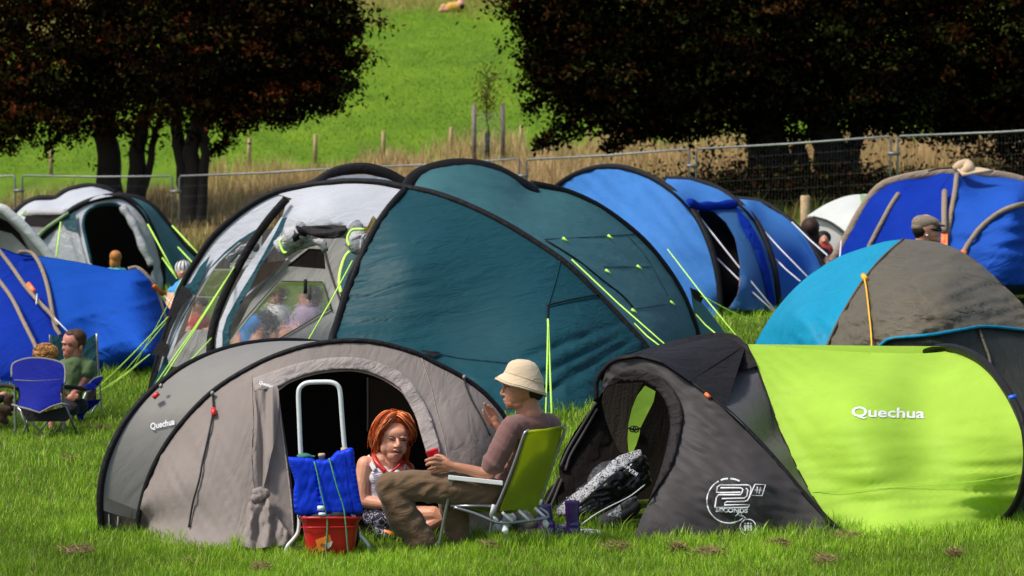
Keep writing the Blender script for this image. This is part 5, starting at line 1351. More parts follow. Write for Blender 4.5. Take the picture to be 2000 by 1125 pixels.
# ------------------------------------------------------------ things around the front tents
simple('white_tube', (.66, .68, .66), .3, var=.04, coat=.3)
simple('grey_tube', (.30, .31, .32), .32, .75, var=.1)
simple('bucket_red', (.42, .006, .008), .38, var=.06, coat=.15)
simple('sticker', (.85, .22, .02), .5)
simple('black_cloth', (.010, .010, .012), .8, bump=.5, bscale=30)
simple('black_rubber', (.012, .012, .013), .45)
simple('boot_purple', (.055, .022, .13), .25, var=.1, coat=.4)
simple('cork', (.50, .36, .20), .8)
simple('green_cloth', (.03, .16, .11), .8, bump=.5)
simple('cord_green', (.06, .27, .12), .7, var=.4, vscale=90)
simple('cup_red', (.80, .008, .03), .35, var=.03)
simple('white_plastic', (.74, .75, .72), .35, var=.04)
simple('white_bag', (.62, .62, .60), .5, bump=.6, bscale=25)
simple('dry_soil', (.11, .085, .035), 1, bump=1, bscale=40, var=.4, vscale=25)
fabric('bag_blue', (.008, .045, .62), .12, .45, ang=-75, stretch=3, scale=2, depth=.004, spec=.35, fine=.0004)
fabric('camp_blue', (.004, .012, .22), .1, .7, ang=-30, stretch=4, scale=2, depth=.02)
fabric('camp_teal', (.008, .045, .055), .1, .5, ang=60, stretch=4, scale=2, depth=.02)
simple('camp_trim', (.20, .18, .17), .7)
simple('black_bin', (.010, .010, .011), .28)
def lime_sling():
    m, t, b, o = newmat('lime_sling')
    tc = t.nodes.new('ShaderNodeTexCoord')
    n = noise_node(t, 4, 4, tc.outputs['Object'])
    c = ramp(t, n.outputs[0], [(.3, (.52, .60, .010)), (.7, (.66, .76, .02))])
    wv = t.nodes.new('ShaderNodeTexWave'); wv.inputs['Scale'].default_value = 90; wv.bands_direction = 'Z'; t.links.new(tc.outputs['Object'], wv.inputs[0])
    bp = t.nodes.new('ShaderNodeBump'); bp.inputs['Distance'].default_value = .002; t.links.new(wv.outputs[0], bp.inputs['Height'])
    t.links.new(c, b.inputs['Base Color']); t.links.new(bp.outputs[0], b.inputs['Normal']); b.inputs['Roughness'].default_value = .5
    tr = t.nodes.new('ShaderNodeBsdfTranslucent'); t.links.new(c, tr.inputs[0])
    mx = t.nodes.new('ShaderNodeMixShader'); mx.inputs[0].default_value = .55; t.links.new(b.outputs[0], mx.inputs[1]); t.links.new(tr.outputs[0], mx.inputs[2]); t.links.new(mx.outputs[0], o.inputs[0])
lime_sling()
def pattern_mat(name, a, bcol, scale, lo, hi, kind='F1'):
    m, t, b, o = newmat(name)
    tc = t.nodes.new('ShaderNodeTexCoord'); v = t.nodes.new('ShaderNodeTexVoronoi'); v.inputs['Scale'].default_value = scale
    nn = noise_node(t, scale * .5, 3, tc.outputs['Object']); ad = t.nodes.new('ShaderNodeMixRGB'); ad.blend_type = 'ADD'; ad.inputs[0].default_value = .12
    t.links.new(tc.outputs['Object'], ad.inputs[1]); t.links.new(nn.outputs[1], ad.inputs[2]); t.links.new(ad.outputs[0], v.inputs[0])
    s = math_node(t, 'SINE', math_node(t, 'MULTIPLY', v.outputs[0], 16))
    t.links.new(ramp(t, s, [(lo, a), (hi, bcol)]), b.inputs['Base Color']); b.inputs['Roughness'].default_value = .7
pattern_mat('quilt_print', (.36, .36, .37), (.02, .02, .02), 24, .40, .50)
pattern_mat('skirt_print', (.012, .010, .03), (.45, .42, .50), 22, .74, .80)
pattern_mat('dark_print', (.008, .008, .009), (.05, .05, .055), 14, .5, .6)

class Q:
    """local frame of a figure: crop units right / down / away"""
    def __init__(s, n, d): s.n = n; s.d = d; s.k = CF[n][2] * d / F
    def __call__(s, x, y, z=0):
        p = K(s.n, [(x, y)])[0]; return W(p[0], p[1], s.d + z * s.k)
    def c(s, a, ra, b, rb): return ('c', s(*a), ra * s.k, s(*b), rb * s.k)
    def chain(s, pts):
        """[(x, y, z, r), ...] -> capsules"""
        return [('c', s(*p[:3]), p[3] * s.k, s(*q[:3]), q[3] * s.k) for p, q in zip(pts[:-1], pts[1:])]
    def e(s, c, r, tilt=0):
        return ('e', s(*c), (r[0] * s.k, r[2] * s.k, r[1] * s.k), Matrix.Rotation(math.radians(tilt), 3, 'Y'))
    def tube(s, name, pts, r, mat, root, n=8, sm=4, **kw):
        q = catmull([tuple(list(p) + [0] * (3 - len(p))) for p in pts], sm) if len(pts) > 2 else [tuple(list(p) + [0] * (3 - len(p))) for p in pts]
        rr = [x * s.k for x in np.interp(np.linspace(0, 1, len(q)), np.linspace(0, 1, len(r)), r)] if isinstance(r, (list, tuple)) else r * s.k
        return tubeo(name, [s(*p[:3]) for p in q], rr, mat, root, n, **kw)
def fitbase(root_name, label, cat, q, x, y, z=0, group=None):
    p = q(x, y, z); p.z = gz(p.x, p.y); return thing(root_name, label, cat, p, group)
def grnd(p): return Vector((p.x, p.y, gz(p.x, p.y)))
def trolley():
    q = Q(2, 16.55)
    root = fitbase('hand_trolley', 'white tubular hand trolley standing upright in front of the open tent door', 'trolley', q, 1050, 1050)
    q.tube('handle', [(965, 900, 12), (955, 700, 12), (945, 560, 12), (938, 400, 12), (935, 300, 12), (945, 268, 12), (975, 250, 12), (1040, 246, 12), (1085, 248, 12), (1112, 262, 12), (1124, 295, 12), (1132, 400, 12), (1145, 550, 12), (1165, 700, 14), (1190, 900, 14)], 11, 'white_tube', root, 10, 5)
    q.tube('leg', [(930, 640, 14), (930, 760, 10), (938, 850, 4), (935, 920, 0), (915, 955, -2), (885, 990, -6), (874, 1030, -8)], 9, 'white_tube', root, 10)
    q.tube('leg', [(1190, 860, 20), (1205, 930, 14), (1235, 965, 8), (1258, 1000, 4), (1262, 1030, 2)], 9, 'white_tube', root, 10)
    q.tube('foot', [(874, 1018, -8), (872, 1048, -8)], 12, 'black_rubber', root)
    q.tube('foot', [(1261, 1018, 2), (1262, 1040, 2)], 12, 'black_rubber', root)
    q.tube('base_plate', [(900, 1030, 20), (1180, 1030, 20)], 8, 'white_tube', root)
    for x, y in ((1232, 925), (1230, 905)):
        MB().lathe([(4 * q.k, -8 * q.k), (60 * q.k, -8 * q.k), (72 * q.k, 0), (60 * q.k, 8 * q.k), (4 * q.k, 8 * q.k)], q(1190, 925, 38 if y == 925 else 60), (1, .3, 0), 28).obj('wheel', 'black_rubber', root)
    # bucket
    b = fitbase('bucket', 'red plastic bucket with an orange sticker strapped to the trolley', 'bucket', q, 1080, 1050)
    cx = 1080
    mb = MB(); n = 40
    prof = [(106, 1052), (110, 1050), (118, 980), (126, 920), (132, 880), (136, 878), (138, 870), (146, 868), (146, 858), (140, 856), (134, 858), (128, 866), (124, 900), (108, 1046), (20, 1046)]
    vs = []
    for (r, y) in prof:
        for k in range(n):
            t = 2 * math.pi * k / n; c, s_ = math.cos(t), math.sin(t); rr = r / max(abs(c), abs(s_)) ** .35 * .97
            vs.append(q(cx + rr * c, y, -60 + rr * s_ * .72))
    mb.add(vs, [(i * n + k, i * n + (k + 1) % n, (i + 1) * n + (k + 1) % n, (i + 1) * n + k) for i in range(len(prof) - 1) for k in range(n)])
    mb.obj('body', 'bucket_red', b)
    q.tube('lip', [(940, 905, -66), (960, 905, -120), (1000, 905, -150), (1160, 903, -150), (1205, 903, -110)], 3, 'bucket_red', b, 6)
    def front(x, y):
        c = (x - cx) / (118 + (1052 - y) * .13); c = max(-.95, min(.95, c))
        r = 110 + (1052 - y) * .14
        return -60 - r * .72 * (1 - abs(c) ** 3.2) ** .31 - 5
    def flat(name, pts, mat, dz=0):
        P = [q(x, y, front(x, y) + dz) for x, y in pts]; return MB().prism(P, (0, .0015, 0)).obj(name, mat, b, False)
    flat('sticker', [(1012, 962), (1076, 938), (1088, 975), (1076, 1000), (1024, 1018)], 'sticker', -3)
    flat('sticker_fold', [(1062, 978), (1090, 968), (1082, 992), (1068, 1002)], 'white_print', -5)
    text_px('lettering', 'BE', *K(2, [(1045, 988)])[0], 9, lambda x, y: (x * 0 + q.d + (front(1045, 988) - 8) * q.k), 'dry_soil', b, 0, 14, 0, .3)
    q.tube('handle_arc', [(942, 872, -60), (936, 850, -66), (985, 838, -20), (1100, 832, 10), (1215, 850, -40)], 3.2, 'black_rubber', b, 6)
    # black lining hanging over the rim
    me = remesh([q.e((1085, 855, -100), (95, 20, 40)), q.e((1040, 862, -135), (34, 12, 14)), q.e((1112, 850, -120), (40, 20, 20)), q.e((1010, 858, -120), (22, 10, 12))], .006, 2)
    tag(link('bin_liner', me, 'black_cloth'), 'black plastic liner bunched in the top of the red bucket', 'bin liner')
    # blue bags
    bag = fitbase('cool_bag', 'bright blue cloth bag, left of the pair on the trolley', 'bag', q, 960, 1050)
    def sack(name, outline, z0, dep, mat, rt, wr, seed):
        O = catmull(outline, 4, True); xs = [p[0] for p in O]; ys = [p[1] for p in O]
        f = lambda x, y: x * 0 + q.d + z0 * q.k
        def disp(x, y):
            X = (x - CF[2][0]) / CF[2][2]; Y = (y - CF[2][1]) / CF[2][2]
            P = np.array(O)[:, :2]
            dd = np.min(np.hypot(X[:, None] - P[None, :, 0], Y[:, None] - P[None, :, 1]), 1)
            return (-dep * (1 - np.exp(-dd / 5)) + wr * nz(X, Y, 60, 60, seed) * (1 - np.exp(-dd / 20)) + wr * .5 * nz(X + Y * .35, Y, 22, 120, seed + 3)) * q.k
        o = patch(name, K(2, [p[:2] for p in O]), f, mat, rt, step=2.4, disp=disp)
        o2 = patch('back', K(2, [p[:2] for p in O]), f, mat, rt, step=6, disp=lambda x, y: -disp(x, y) * .8)
        return o
    sack('cloth', [(888, 590), (905, 586), (950, 589), (1012, 600), (1024, 680), (1034, 760), (1042, 852), (1000, 850), (924, 846), (912, 750), (918, 700), (900, 640)], -78, 34, 'bag_blue', bag, 5, 1)
    bag2 = fitbase('cool_bag', 'bright blue cloth bag with a raised right corner, right of the pair on the trolley', 'bag', q, 1130, 1050)
    sack('cloth', [(1010, 604), (1050, 600), (1080, 588), (1108, 560), (1130, 556), (1180, 545), (1190, 600), (1200, 680), (1214, 770), (1226, 838), (1160, 846), (1060, 848), (1036, 852), (1030, 760), (1018, 680)], -90, 42, 'bag_blue', bag2, 4, 5)
    for X in ((1145, 562, 1165, 840),):
        q.tube('seam', [(X[0], X[1], -128), (1158, 700, -146), (X[2] + 20, X[3], -140)], 2, 'camp_blue', bag2, 5)
    me = remesh([q.e((960, 582, -60), (34, 14, 26)), q.c((940, 582, -60), 12, (1008, 584, -64), 5)], .005, 3)
    tag(link('rolled_cloth', me, 'green_cloth'), 'dark green cloth poking out of the left blue bag', 'cloth')
    o = MB().lathe([(0, -17 * q.k), (14 * q.k, -17 * q.k), (14 * q.k, -2 * q.k), (16 * q.k, -2 * q.k), (16 * q.k, 10 * q.k), (13 * q.k, 12 * q.k), (0, 12 * q.k)], q(1040, 582, -70), (0, 0, 1), 16).obj('cork_stopper', 'cork')
    tag(o, 'pale brown cork top between the two blue bags', 'cork')
    o = MB().lathe([(0, -12 * q.k), (16 * q.k, -12 * q.k), (16 * q.k, 8 * q.k), (0, 9 * q.k)], q(1143, 552, -60), (0, 0, 1), 16).obj('cork_stopper', 'cork')
    tag(o, 'pale brown cork top by the right tube of the trolley handle', 'cork')
    bc = fitbase('bungee_cord', 'long thin green elastic cord over the bags and down to the orange sticker', 'cord', q, 1060, 1050)
    q.tube('cord', [(1006, 606, -120), (1020, 660, -136), (1036, 740, -142), (1050, 800, -148), (1066, 880, -158), (1062, 960, -160), (1056, 1045, -150)], 3.6, 'cord_green', bc, 6)
    MB().box(q(1036, 818, -160), (30 * q.k, .01, 22 * q.k), None, .003).obj('tag', 'white_plastic', bc); MB().box(q(1042, 845, -160), (32 * q.k, .01, 14 * q.k), None, .003).obj('tag', 'white_plastic', bc)
    bc2 = fitbase('bungee_cord', 'long thin green elastic cord over the right blue bag and bucket side', 'cord', q, 1160, 1050)
    q.tube('cord', [(1074, 592, -130), (1090, 650, -150), (1112, 730, -158), (1138, 810, -160), (1148, 880, -168), (1155, 960, -160), (1162, 1040, -150)], 3.6, 'cord_green', bc2, 6)
trolley()
def lime_chair():
    q = Q(3, 16.7)
    root = fitbase('folding_chair', 'low folding chair with lime green back and white armrest under the hatted man', 'chair', q, 1120, 1030)
    # sling back
    a = [(1285, 428), (1260, 500), (1215, 640), (1140, 832)]; b = [(1462, 402), (1440, 500), (1400, 640), (1332, 818)]
    L = [q(x, y, -150 + (y - 428) * .10) for x, y in a]; R = [q(x, y, 30 + (y - 402) * .08) for x, y in b]
    A = [Vector(p) for p in catmull(L, 6)]; B = [Vector(p) for p in catmull(R, 6)]
    o = loft('backrest', A, B, 'lime_sling', root, 24, 14)
    for v in o.data.vertices: pass
    md = o.modifiers.new('t', 'SOLIDIFY'); md.thickness = .004
    tubeo('back_hem', [A[0] + Vector((0, 0, 0)), A[0].lerp(B[0], .5) + Vector((0, -.004, -.006)), B[0]], .011, 'lime_sling', root, 8)
    hem = loft('back_hem', [A[-1] + Vector((0, -.006, .0)), B[-1] + Vector((0, -.006, .0))], [A[-1].lerp(A[-6], .42) + Vector((0, -.006, 0)), B[-1].lerp(B[-6], .42) + Vector((0, -.006, 0))], 'lime_sling', root, 8, 2)
    q.tube('back_tube', [(1098, 868, -108), (1130, 800, -114), (1180, 680, -126), (1225, 560, -138), (1262, 450, -150), (1272, 430, -150), (1292, 419, -140)], 8.5, 'grey_tube', root, 10)
    q.tube('back_tube', [(1340, 808, 66), (1375, 700, 56), (1415, 580, 46), (1455, 470, 36), (1470, 425, 32), (1466, 404, 30), (1452, 400, 26)], 8.5, 'grey_tube', root, 10)
    # armrests
    def arm(x0, y0, x1, y1, z0, z1, lab=None):
        pts = [(x0, y0 - 8, z0 - 12), (x1, y1 - 12, z1 - 12), (x1, y1 - 12, z1 + 14), (x0, y0 - 8, z0 + 14)]
        mb = MB(); mb.prism([q(*p) for p in pts], (0, 0, -24 * q.k)); o = mb.obj('armrest', 'white_plastic', root, False)
        bv = o.modifiers.new('b', 'BEVEL'); bv.width = .004; bv.segments = 2
        return o
    arm(878, 656, 1157, 690, -112, -120); arm(1130, 600, 1380, 640, 150, 70)
    q.tube('front_leg', [(897, 668, -108), (893, 700, -106), (862, 840, -98), (820, 1058, -90)], 8.5, 'grey_tube', root, 10)
    q.tube('front_leg', [(1130, 620, 120), (1118, 760, 110), (1095, 900, 100), (1082, 1005, 90)], 8, 'grey_tube', root, 10)
    q.tube('side_rail', [(890, 806, -98), (1105, 806, -106)], 7, 'grey_tube', root)
    q.tube('seat_rail', [(905, 812, -98), (1000, 840, -104), (1070, 868, -108), (1110, 885, -108), (1160, 893, -100), (1250, 886, -50), (1350, 872, 10), (1384, 862, 40), (1380, 840, 60), (1345, 818, 70), (1310, 800, 76)], 8.5, 'grey_tube', root, 10)
    for x0, y0, x1, y1, z in ((1152, 838, 1205, 886, -84), (1236, 828, 1290, 880, -32), (1318, 815, 1374, 866, 34)):
        q.tube('seat_slat', [(x0, y0, z), (x1, y1, z)], 8, 'white_plastic', root)
    q.tube('seat_slat', [(1095, 850, -108), (1130, 884, -108)], 9, 'white_plastic', root)
    q.tube('rear_leg', [(1148, 882, -100), (1165, 940, -96), (1178, 985, -92), (1193, 1036, -88)], 8, 'grey_tube', root, 10)
    q.tube('rear_leg', [(1352, 850, 60), (1372, 905, 62), (1388, 950, 66), (1404, 996, 70)], 8, 'grey_tube', root, 10)
    for x, y, z in ((1168, 930, -97), (1374, 898, 62)):
        q.tube('leg_joint', [(x - 8, y - 26, z), (x, y, z), (x + 4, y + 18, z)], [9, 19, 10], 'white_plastic', root, 8)
    q.tube('hinge', [(1112, 800, -112), (1098, 856, -108)], 12, 'grey_plastic', root); q.tube('hinge', [(1352, 770, 62), (1342, 800, 66)], 11, 'white_plastic', root)
    sl = loft('seat', [q(905, 800, -50), q(1115, 850, -30)], [q(1130, 760, 105), q(1320, 800, 112)], 'lime_sling', root, 8, 8, .02)
    # cup
    c = Q(9, 16.645); ax = (c(875, 575) - c(985, 870)).normalized()
    top = c(945, 590, 30)
    mb = MB(); r = 84 * c.k
    mb.lathe([(0, -.118), (r * .74, -.118), (r * .99, -.004), (r * 1.06, 0), (r * .93, 0), (r * .68, -.112), (0, -.112)], top, ax, 28)
    o = mb.obj('cup', 'cup_red'); tag(sharp(o), 'red plastic cup held in the hand of the hatted man', 'cup')
lime_chair()
def boots_and_bags():
    for (n, pts, r, lab, yb) in ((11, (1738, 205, 1748, 520), 60, 'purple rubber boot standing alone in the porch of the lime tent', 540), (11, (1505, 240, 1545, 520), 66, 'purple rubber boot partly hidden behind the rear leg of the folding chair', 530)):
        q = Q(n, 17.15); x0, y0, x1, y1 = pts
        root = fitbase('rubber_boot', lab, 'boot', q, x1, y1 + 10, 0, 'purple rubber boots')
        rr = r * q.k; b = q(x1, y1 + 8); b.z = gz(b.x, b.y); t = q(x0, y0)
        ax = (t - b)
        H = ax.length
        mb = MB(); mb.lathe([(rr * .82, 0), (rr * .84, H * .2), (rr * .92, H * .5), (rr, H * .93), (rr * 1.05, H * .935), (rr * 1.05, H), (rr * .93, H), (rr * .86, H * .9), (rr * .7, H * .2), (0, H * .12)], b, ax, 26)
        sharp(mb.obj('shaft', 'boot_purple', root))
        me = remesh([('c', b + Vector((0, 0, .05)), .052, b + Vector((-.05, .16, .035)), .042), ('c', b + Vector((0, 0, .09)), .05, b + Vector((0, .03, .06)), .05)], .008, 3)
        link('foot', me, 'boot_purple', root)
        MB().box(t + Vector((rr * 1.0, -.01, -.07)), (.018, .03, .05), None, .005).obj('pull_tab', 'boot_purple', root)
    # patterned quilt in a black zipped bag, and a second one below
    q = Q(16, 18.0)
    root = fitbase('bedding_bag', 'long black bag with white patterned quilt on top, leaning in the porch opening', 'bag', q, 400, 1000)
    me = remesh([q.c((200, 900, -20), 62, (420, 740, 20), 86), q.c((420, 740, 20), 86, (600, 620, 60), 62), q.c((300, 900, -30), 60, (620, 700, 50), 60)], .014, 5)
    crumple(link('bag', me, 'black_bin', root), .03, (9, 9, 22), 14)
    fq = TPS([(1100, 990, 17.72), (1150, 950, 17.62), (1200, 920, 17.7), (1250, 885, 17.95), (1180, 960, 17.62), (1110, 940, 17.9)])
    patch('quilt', K(16, catmull([(143, 893), (150, 872), (200, 830), (225, 800), (300, 745), (360, 690), (430, 630), (480, 580), (560, 548), (618, 532), (630, 548), (622, 572), (560, 610), (500, 650), (430, 700), (350, 775), (290, 830), (240, 862), (190, 905), (150, 906)], 3, True)), fq, 'quilt_print', root, step=5, disp=lambda x, y: .02 * nz(x, y, 14, 14, 2), thick=.02)
    patch('quilt_side', K(16, [(320, 690), (350, 640), (400, 600), (470, 585), (430, 640), (360, 700), (310, 740)]), fq, 'dark_print', root, step=6, off=.03)
    text_px('lettering', 'IKEA.com', *K(16, [(558, 640)])[0], 11, fq, 'white_print', root, -.02, 212, 0, 0, .9)
    tubeo('piping', [W(a, b, fq(a, b) - .03) for a, b in K(16, catmull([(285, 960), (360, 905), (450, 855), (560, 800), (650, 732)], 4))], .005, 'grey_plastic', root, 5)
    q2 = Q(16, 17.6)
    root = fitbase('bedding_bag', 'smaller black bag with a scrap of white pattern, low in the porch opening', 'bag', q2, 480, 1000)
    me = remesh([q2.c((420, 960, 0), 62, (580, 860, 40), 50), q2.e((470, 980, 10), (80, 60, 60))], .012, 4); link('bag', me, 'black_cloth', root)
    f2 = lambda x, y: x * 0 + 17.42
    patch('quilt', K(16, [(430, 905), (470, 880), (505, 845), (515, 890), (522, 905), (505, 922), (480, 915), (450, 920)]), f2, 'quilt_print', root, step=5, thick=.01)
    patch('quilt', K(16, [(512, 840), (560, 810), (600, 795), (605, 820), (560, 860), (515, 878)]), f2, 'dark_print', root, step=5, thick=.01)
    for (pts, lab, d) in (([(120, 965), (200, 985), (215, 1040), (200, 1060), (130, 1062)], 'white patterned cloth lying between the two purple boots', 17.2), ([(270, 990), (390, 995), (395, 1015), (330, 1050), (270, 1060)], 'white patterned cloth lying right of the lone purple boot', 17.3)):
        o = patch('quilt_corner', K(16, catmull(pts, 3, True)), lambda x, y, d=d: x * 0 + d, 'quilt_print', None, step=5, disp=lambda x, y: .015 * nz(x, y, 9, 9, 4), thick=.02); tag(o, lab, 'cloth')
    q = Q(11, 17.2)
    me = remesh([q.e((1100, 430, 0), (110, 46, 50)), q.e((1040, 445, -10), (50, 30, 40)), q.e((1230, 340, 20), (60, 50, 30)), q.e((1180, 400, 20), (60, 44, 30))], .01, 3)
    tag(link('plastic_bag', me, 'white_bag'), 'crumpled white plastic bag on the grass under the folding chair', 'bag')
    me = remesh([q.e((1380, 470, 20), (110, 45, 60)), q.e((1320, 450, 10), (50, 40, 40)), q.e((1440, 480, 30), (60, 40, 40))], .01, 3)
    tag(link('holdall', me, 'black_cloth'), 'dark crumpled bag on the ground behind the rear legs of the folding chair', 'bag')
    me = remesh([q.e((1330, 360, 60), (110, 90, 40)), q.e((1400, 400, 50), (70, 70, 40))], .012, 4)
    tag(link('rucksack', me, 'inner_grey'), 'grey brown soft bag behind the folding chair, beside the porch', 'bag')
    q = Q(11, 16.75)
    me = remesh([q.e((240, 590, 0), (140, 42, 60)), q.e((330, 600, -10), (80, 36, 40)), q.e((560, 610, 0), (90, 34, 40)), q.e((150, 600, 10), (60, 40, 40))], .009, 3)
    tag(link('black_bag', me, 'black_cloth'), 'flat black cloth bag on the grass between the bucket and the trouser hem', 'bag')
    me = remesh([q.c((1000, 553, 30), 7, (1160, 545, 40), 9)], .005, 1); tag(link('wood_strip', me, 'post_wood'), 'thin brown strip lying in the grass under the folding chair', 'wood strip')
    q = Q(2, 16.6)
    mb = MB()
    for i in range(9):
        y = 1000 + i * 4 + rnd.uniform(-4, 4); mb.tube([q(750 + rnd.uniform(0, 40), y, 10), q(860, y + rnd.uniform(-8, 6), 0), q(960, y + rnd.uniform(-12, 8), -4)], .004, 5)
    tag(mb.obj('tent_pegs', 'galv'), 'loose bundle of thin metal pegs on the grass left of the bucket', 'pegs')
boots_and_bags()
def camp_chair(root, q, pl, z0=0):
    pass
def camp_chairs():
    q = Q(12, 25.2)
    root = fitbase('camping_chair', 'blue folding camping chair seen from behind, the curly haired child sitting in it', 'chair', q, 350, 1060, 0)
    f = TPS([(25, 720, 25.2), (125, 720, 25.2), (75, 700, 25.25), (75, 800, 24.9), (30, 790, 25.0), (125, 790, 25.0), (75, 750, 25.1)])
    back = catmull([(108, 500), (110, 400), (150, 360), (250, 330), (345, 325), (440, 335), (540, 360), (588, 395), (598, 480), (592, 560)], 4)
    patch('backrest', K(12, [p for p in back] + [(570, 580), (552, 640), (560, 735), (470, 765), (362, 822), (270, 790), (160, 760), (190, 680), (175, 600), (120, 560)]), f, 'camp_blue', root, step=4, thick=.01)
    tubeo('trim', [W(a, b, f(a, b)) for a, b in K(12, back)], .011, 'camp_trim', root, 6)
    tubeo('trim', [W(a, b, f(a, b)) for a, b in K(12, [(110, 750), (160, 768), (270, 795), (362, 826), (470, 770), (560, 742), (630, 755)])], .011, 'camp_trim', root, 6)
    tubeo('seam', [W(a, b, f(a, b) - .008) for a, b in K(12, [(130, 525), (300, 535), (560, 520)])], .004, 'camp_trim', root, 5)
    patch('seat', K(12, [(170, 770), (360, 826), (600, 770), (640, 880), (600, 905), (250, 905)]), 24.95, 'black_cloth', root, step=8, off=.15)
    for pts in ([(134, 520, 0), (138, 700, 0), (142, 1075, 0)], [(575, 500, 0), (580, 740, 0), (584, 1050, 0)]): q.tube('leg', pts, 13, 'grey_tube', root, 8)
    for pts in ([(160, 775, 0), (440, 1070, 20)], [(550, 770, 0), (300, 1070, 30)], [(190, 820, 140), (270, 1010, 140)], [(260, 860, 150), (200, 1065, 130)], [(600, 770, 20), (710, 1030, 140)], [(600, 870, 150), (480, 1040, 150)]):
        q.tube('leg', pts, 11 if pts[0][2] < 50 else 9, 'grey_tube' if pts[0][2] < 50 else 'galv', root, 8)
    for pts in ([(545, 598, 0), (620, 590, 40), (740, 600, 160), (790, 615, 200)], [(-30, 590, 170), (40, 575, 100), (130, 595, 0), (180, 620, 10), (186, 690, 10), (150, 740, 0)]):
        q.tube('armrest', pts, [20] * (4 * (len(pts) - 1) + 1), 'black_cloth', root, 8, flat=.5)
    q = Q(12, 26.6)
    root = fitbase('camping_chair', 'dark teal and blue folding camping chair holding the man in the green shirt', 'chair', q, 820, 1000)
    f2 = TPS([(95, 655, 26.7), (190, 650, 26.9), (140, 760, 26.5), (190, 780, 26.5), (110, 760, 26.4)])
    patch('backrest', K(12, [(455, 112), (530, 130), (640, 160), (780, 160), (885, 102), (905, 430), (860, 560), (600, 560), (455, 300)]), f2, 'camp_teal', root, step=5, off=.1, thick=.01)
    q.tube('leg', [(455, 110, 0), (458, 250, 0)], 7, 'galv', root, 8)
    q.tube('leg', [(885, 100, 20), (900, 400, 20), (915, 600, 20), (938, 960, 20)], 10, 'grey_tube', root, 8)
    q.tube('leg', [(895, 740, -20), (765, 945, -40)], 10, 'grey_tube', root, 8)
    q.tube('leg', [(790, 640, -60), (700, 860, -70), (632, 1070, -90)], 11, 'white_tube', root, 8)
    q.tube('leg', [(760, 880, 0), (830, 950, 20)], 8, 'black_rubber', root, 8)
    patch('seat', K(12, [(600, 760), (760, 720), (930, 700), (900, 740), (780, 830), (700, 810)]), 26.3, 'camp_blue', root, step=6, thick=.02)
    patch('side_cloth', K(12, [(640, 780), (770, 720), (800, 780), (760, 890), (715, 905), (690, 820)]), 26.2, 'camp_blue', root, step=6)
    patch('side_cloth', K(12, [(790, 640), (880, 600), (880, 720), (780, 820), (780, 720)]), 26.5, 'black_cloth', root, step=6, thick=.02)
    patch('armrest', K(12, [(745, 612), (770, 575), (830, 545), (850, 520), (940, 492), (945, 505), (900, 570), (860, 618), (800, 624)]), 26.1, 'camp_blue', root, step=4, thick=.02)
    q.tube('armrest_trim', [(745, 612, -60), (775, 572, -60), (830, 545, -60), (865, 510, -60), (942, 494, -60), (900, 572, -60), (858, 620, -60), (800, 626, -60)], 6, 'camp_trim', root, 6)
    b = q(172, 985, -300); b.z = gz(b.x, b.y)
    o = MB().lathe([(0, 0), (.035, 0), (.036, .15), (.014, .19), (.014, .21), (0, .21)], b, (0, 0, 1), 14).obj('water_bottle', 'clear_window'); tag(o, 'clear plastic bottle in the grass under the blue camping chair', 'bottle')
camp_chairs()
def clods():
    spots = [((152, 1084), .14, 'large clod of dry brown grass cuttings in the left corner'), ((372, 1112), .05, 'small dry brown clod below the left side of the grey tent'), ((510, 1120), .06, 'flat dry clod at the bottom edge left of the bucket'),
             ((953, 1078), .06, 'dry brown clod beside the black shoe'), ((1206, 1078), .10, 'dry clod below the white cloth right of the lone purple boot'), ((1325, 1080), .05, 'small dry tuft below the charcoal door panel'),
             ((1388, 1088), .10, 'wide dry clod below the round printed emblem'), ((1522, 1072), .07, 'upright dry tuft below the right end of the charcoal panel'), ((1655, 1058), .09, 'dark dry clod at the left foot of the lime cloth'),
             ((1612, 1104), .08, 'pale dry clod near the bottom edge under the lime tent'), ((1865, 1092), .05, 'small dry clod near the bottom right corner'), ((136, 905), .08, 'dry patch in the grass left of the grey tent, the nearer one'), ((196, 842), .10, 'dry patch in the grass right of the camping chairs')]
    for (p, s, lab) in spots:
        d = gd(*p); c = W(p[0], p[1], d); c.z = gz(c.x, c.y)
        root = thing('grass_clod', lab, 'clod', c, 'dry clods lying on the grass')
        me = remesh([('e', c + Vector((rnd.uniform(-.5, .5) * s, rnd.uniform(-.4, .4) * s, s * .12)), (s * .5, s * .45, s * .26)) for _ in range(4)], .012, 1); link('soil', me, 'dry_soil', root)
        n = 260; x = c.x + rng.normal(0, s * .42, n); y = c.y + rng.normal(0, s * .4, n)
        v = np.zeros((n, 3, 3)); z = G(x, y) + rng.uniform(.01, .055, n); a = rng.uniform(0, 6.28, n); L = rng.uniform(.02, .07, n)
        v[:, 0] = np.stack([x, y, z], 1); v[:, 1] = np.stack([x + .004, y, z + .006], 1); v[:, 2] = np.stack([x + np.cos(a) * L, y + np.sin(a) * L, z + rng.uniform(0, .04, n)], 1)
        me = npmesh(v.reshape(-1, 3), np.arange(3 * n).reshape(n, 3)); set_tint(me, np.array([.32, .24, .10]) * rng.uniform(.4, 1.3, (n, 1)), 3); link('dry_blades', me, 'straw', root, False)
clods()
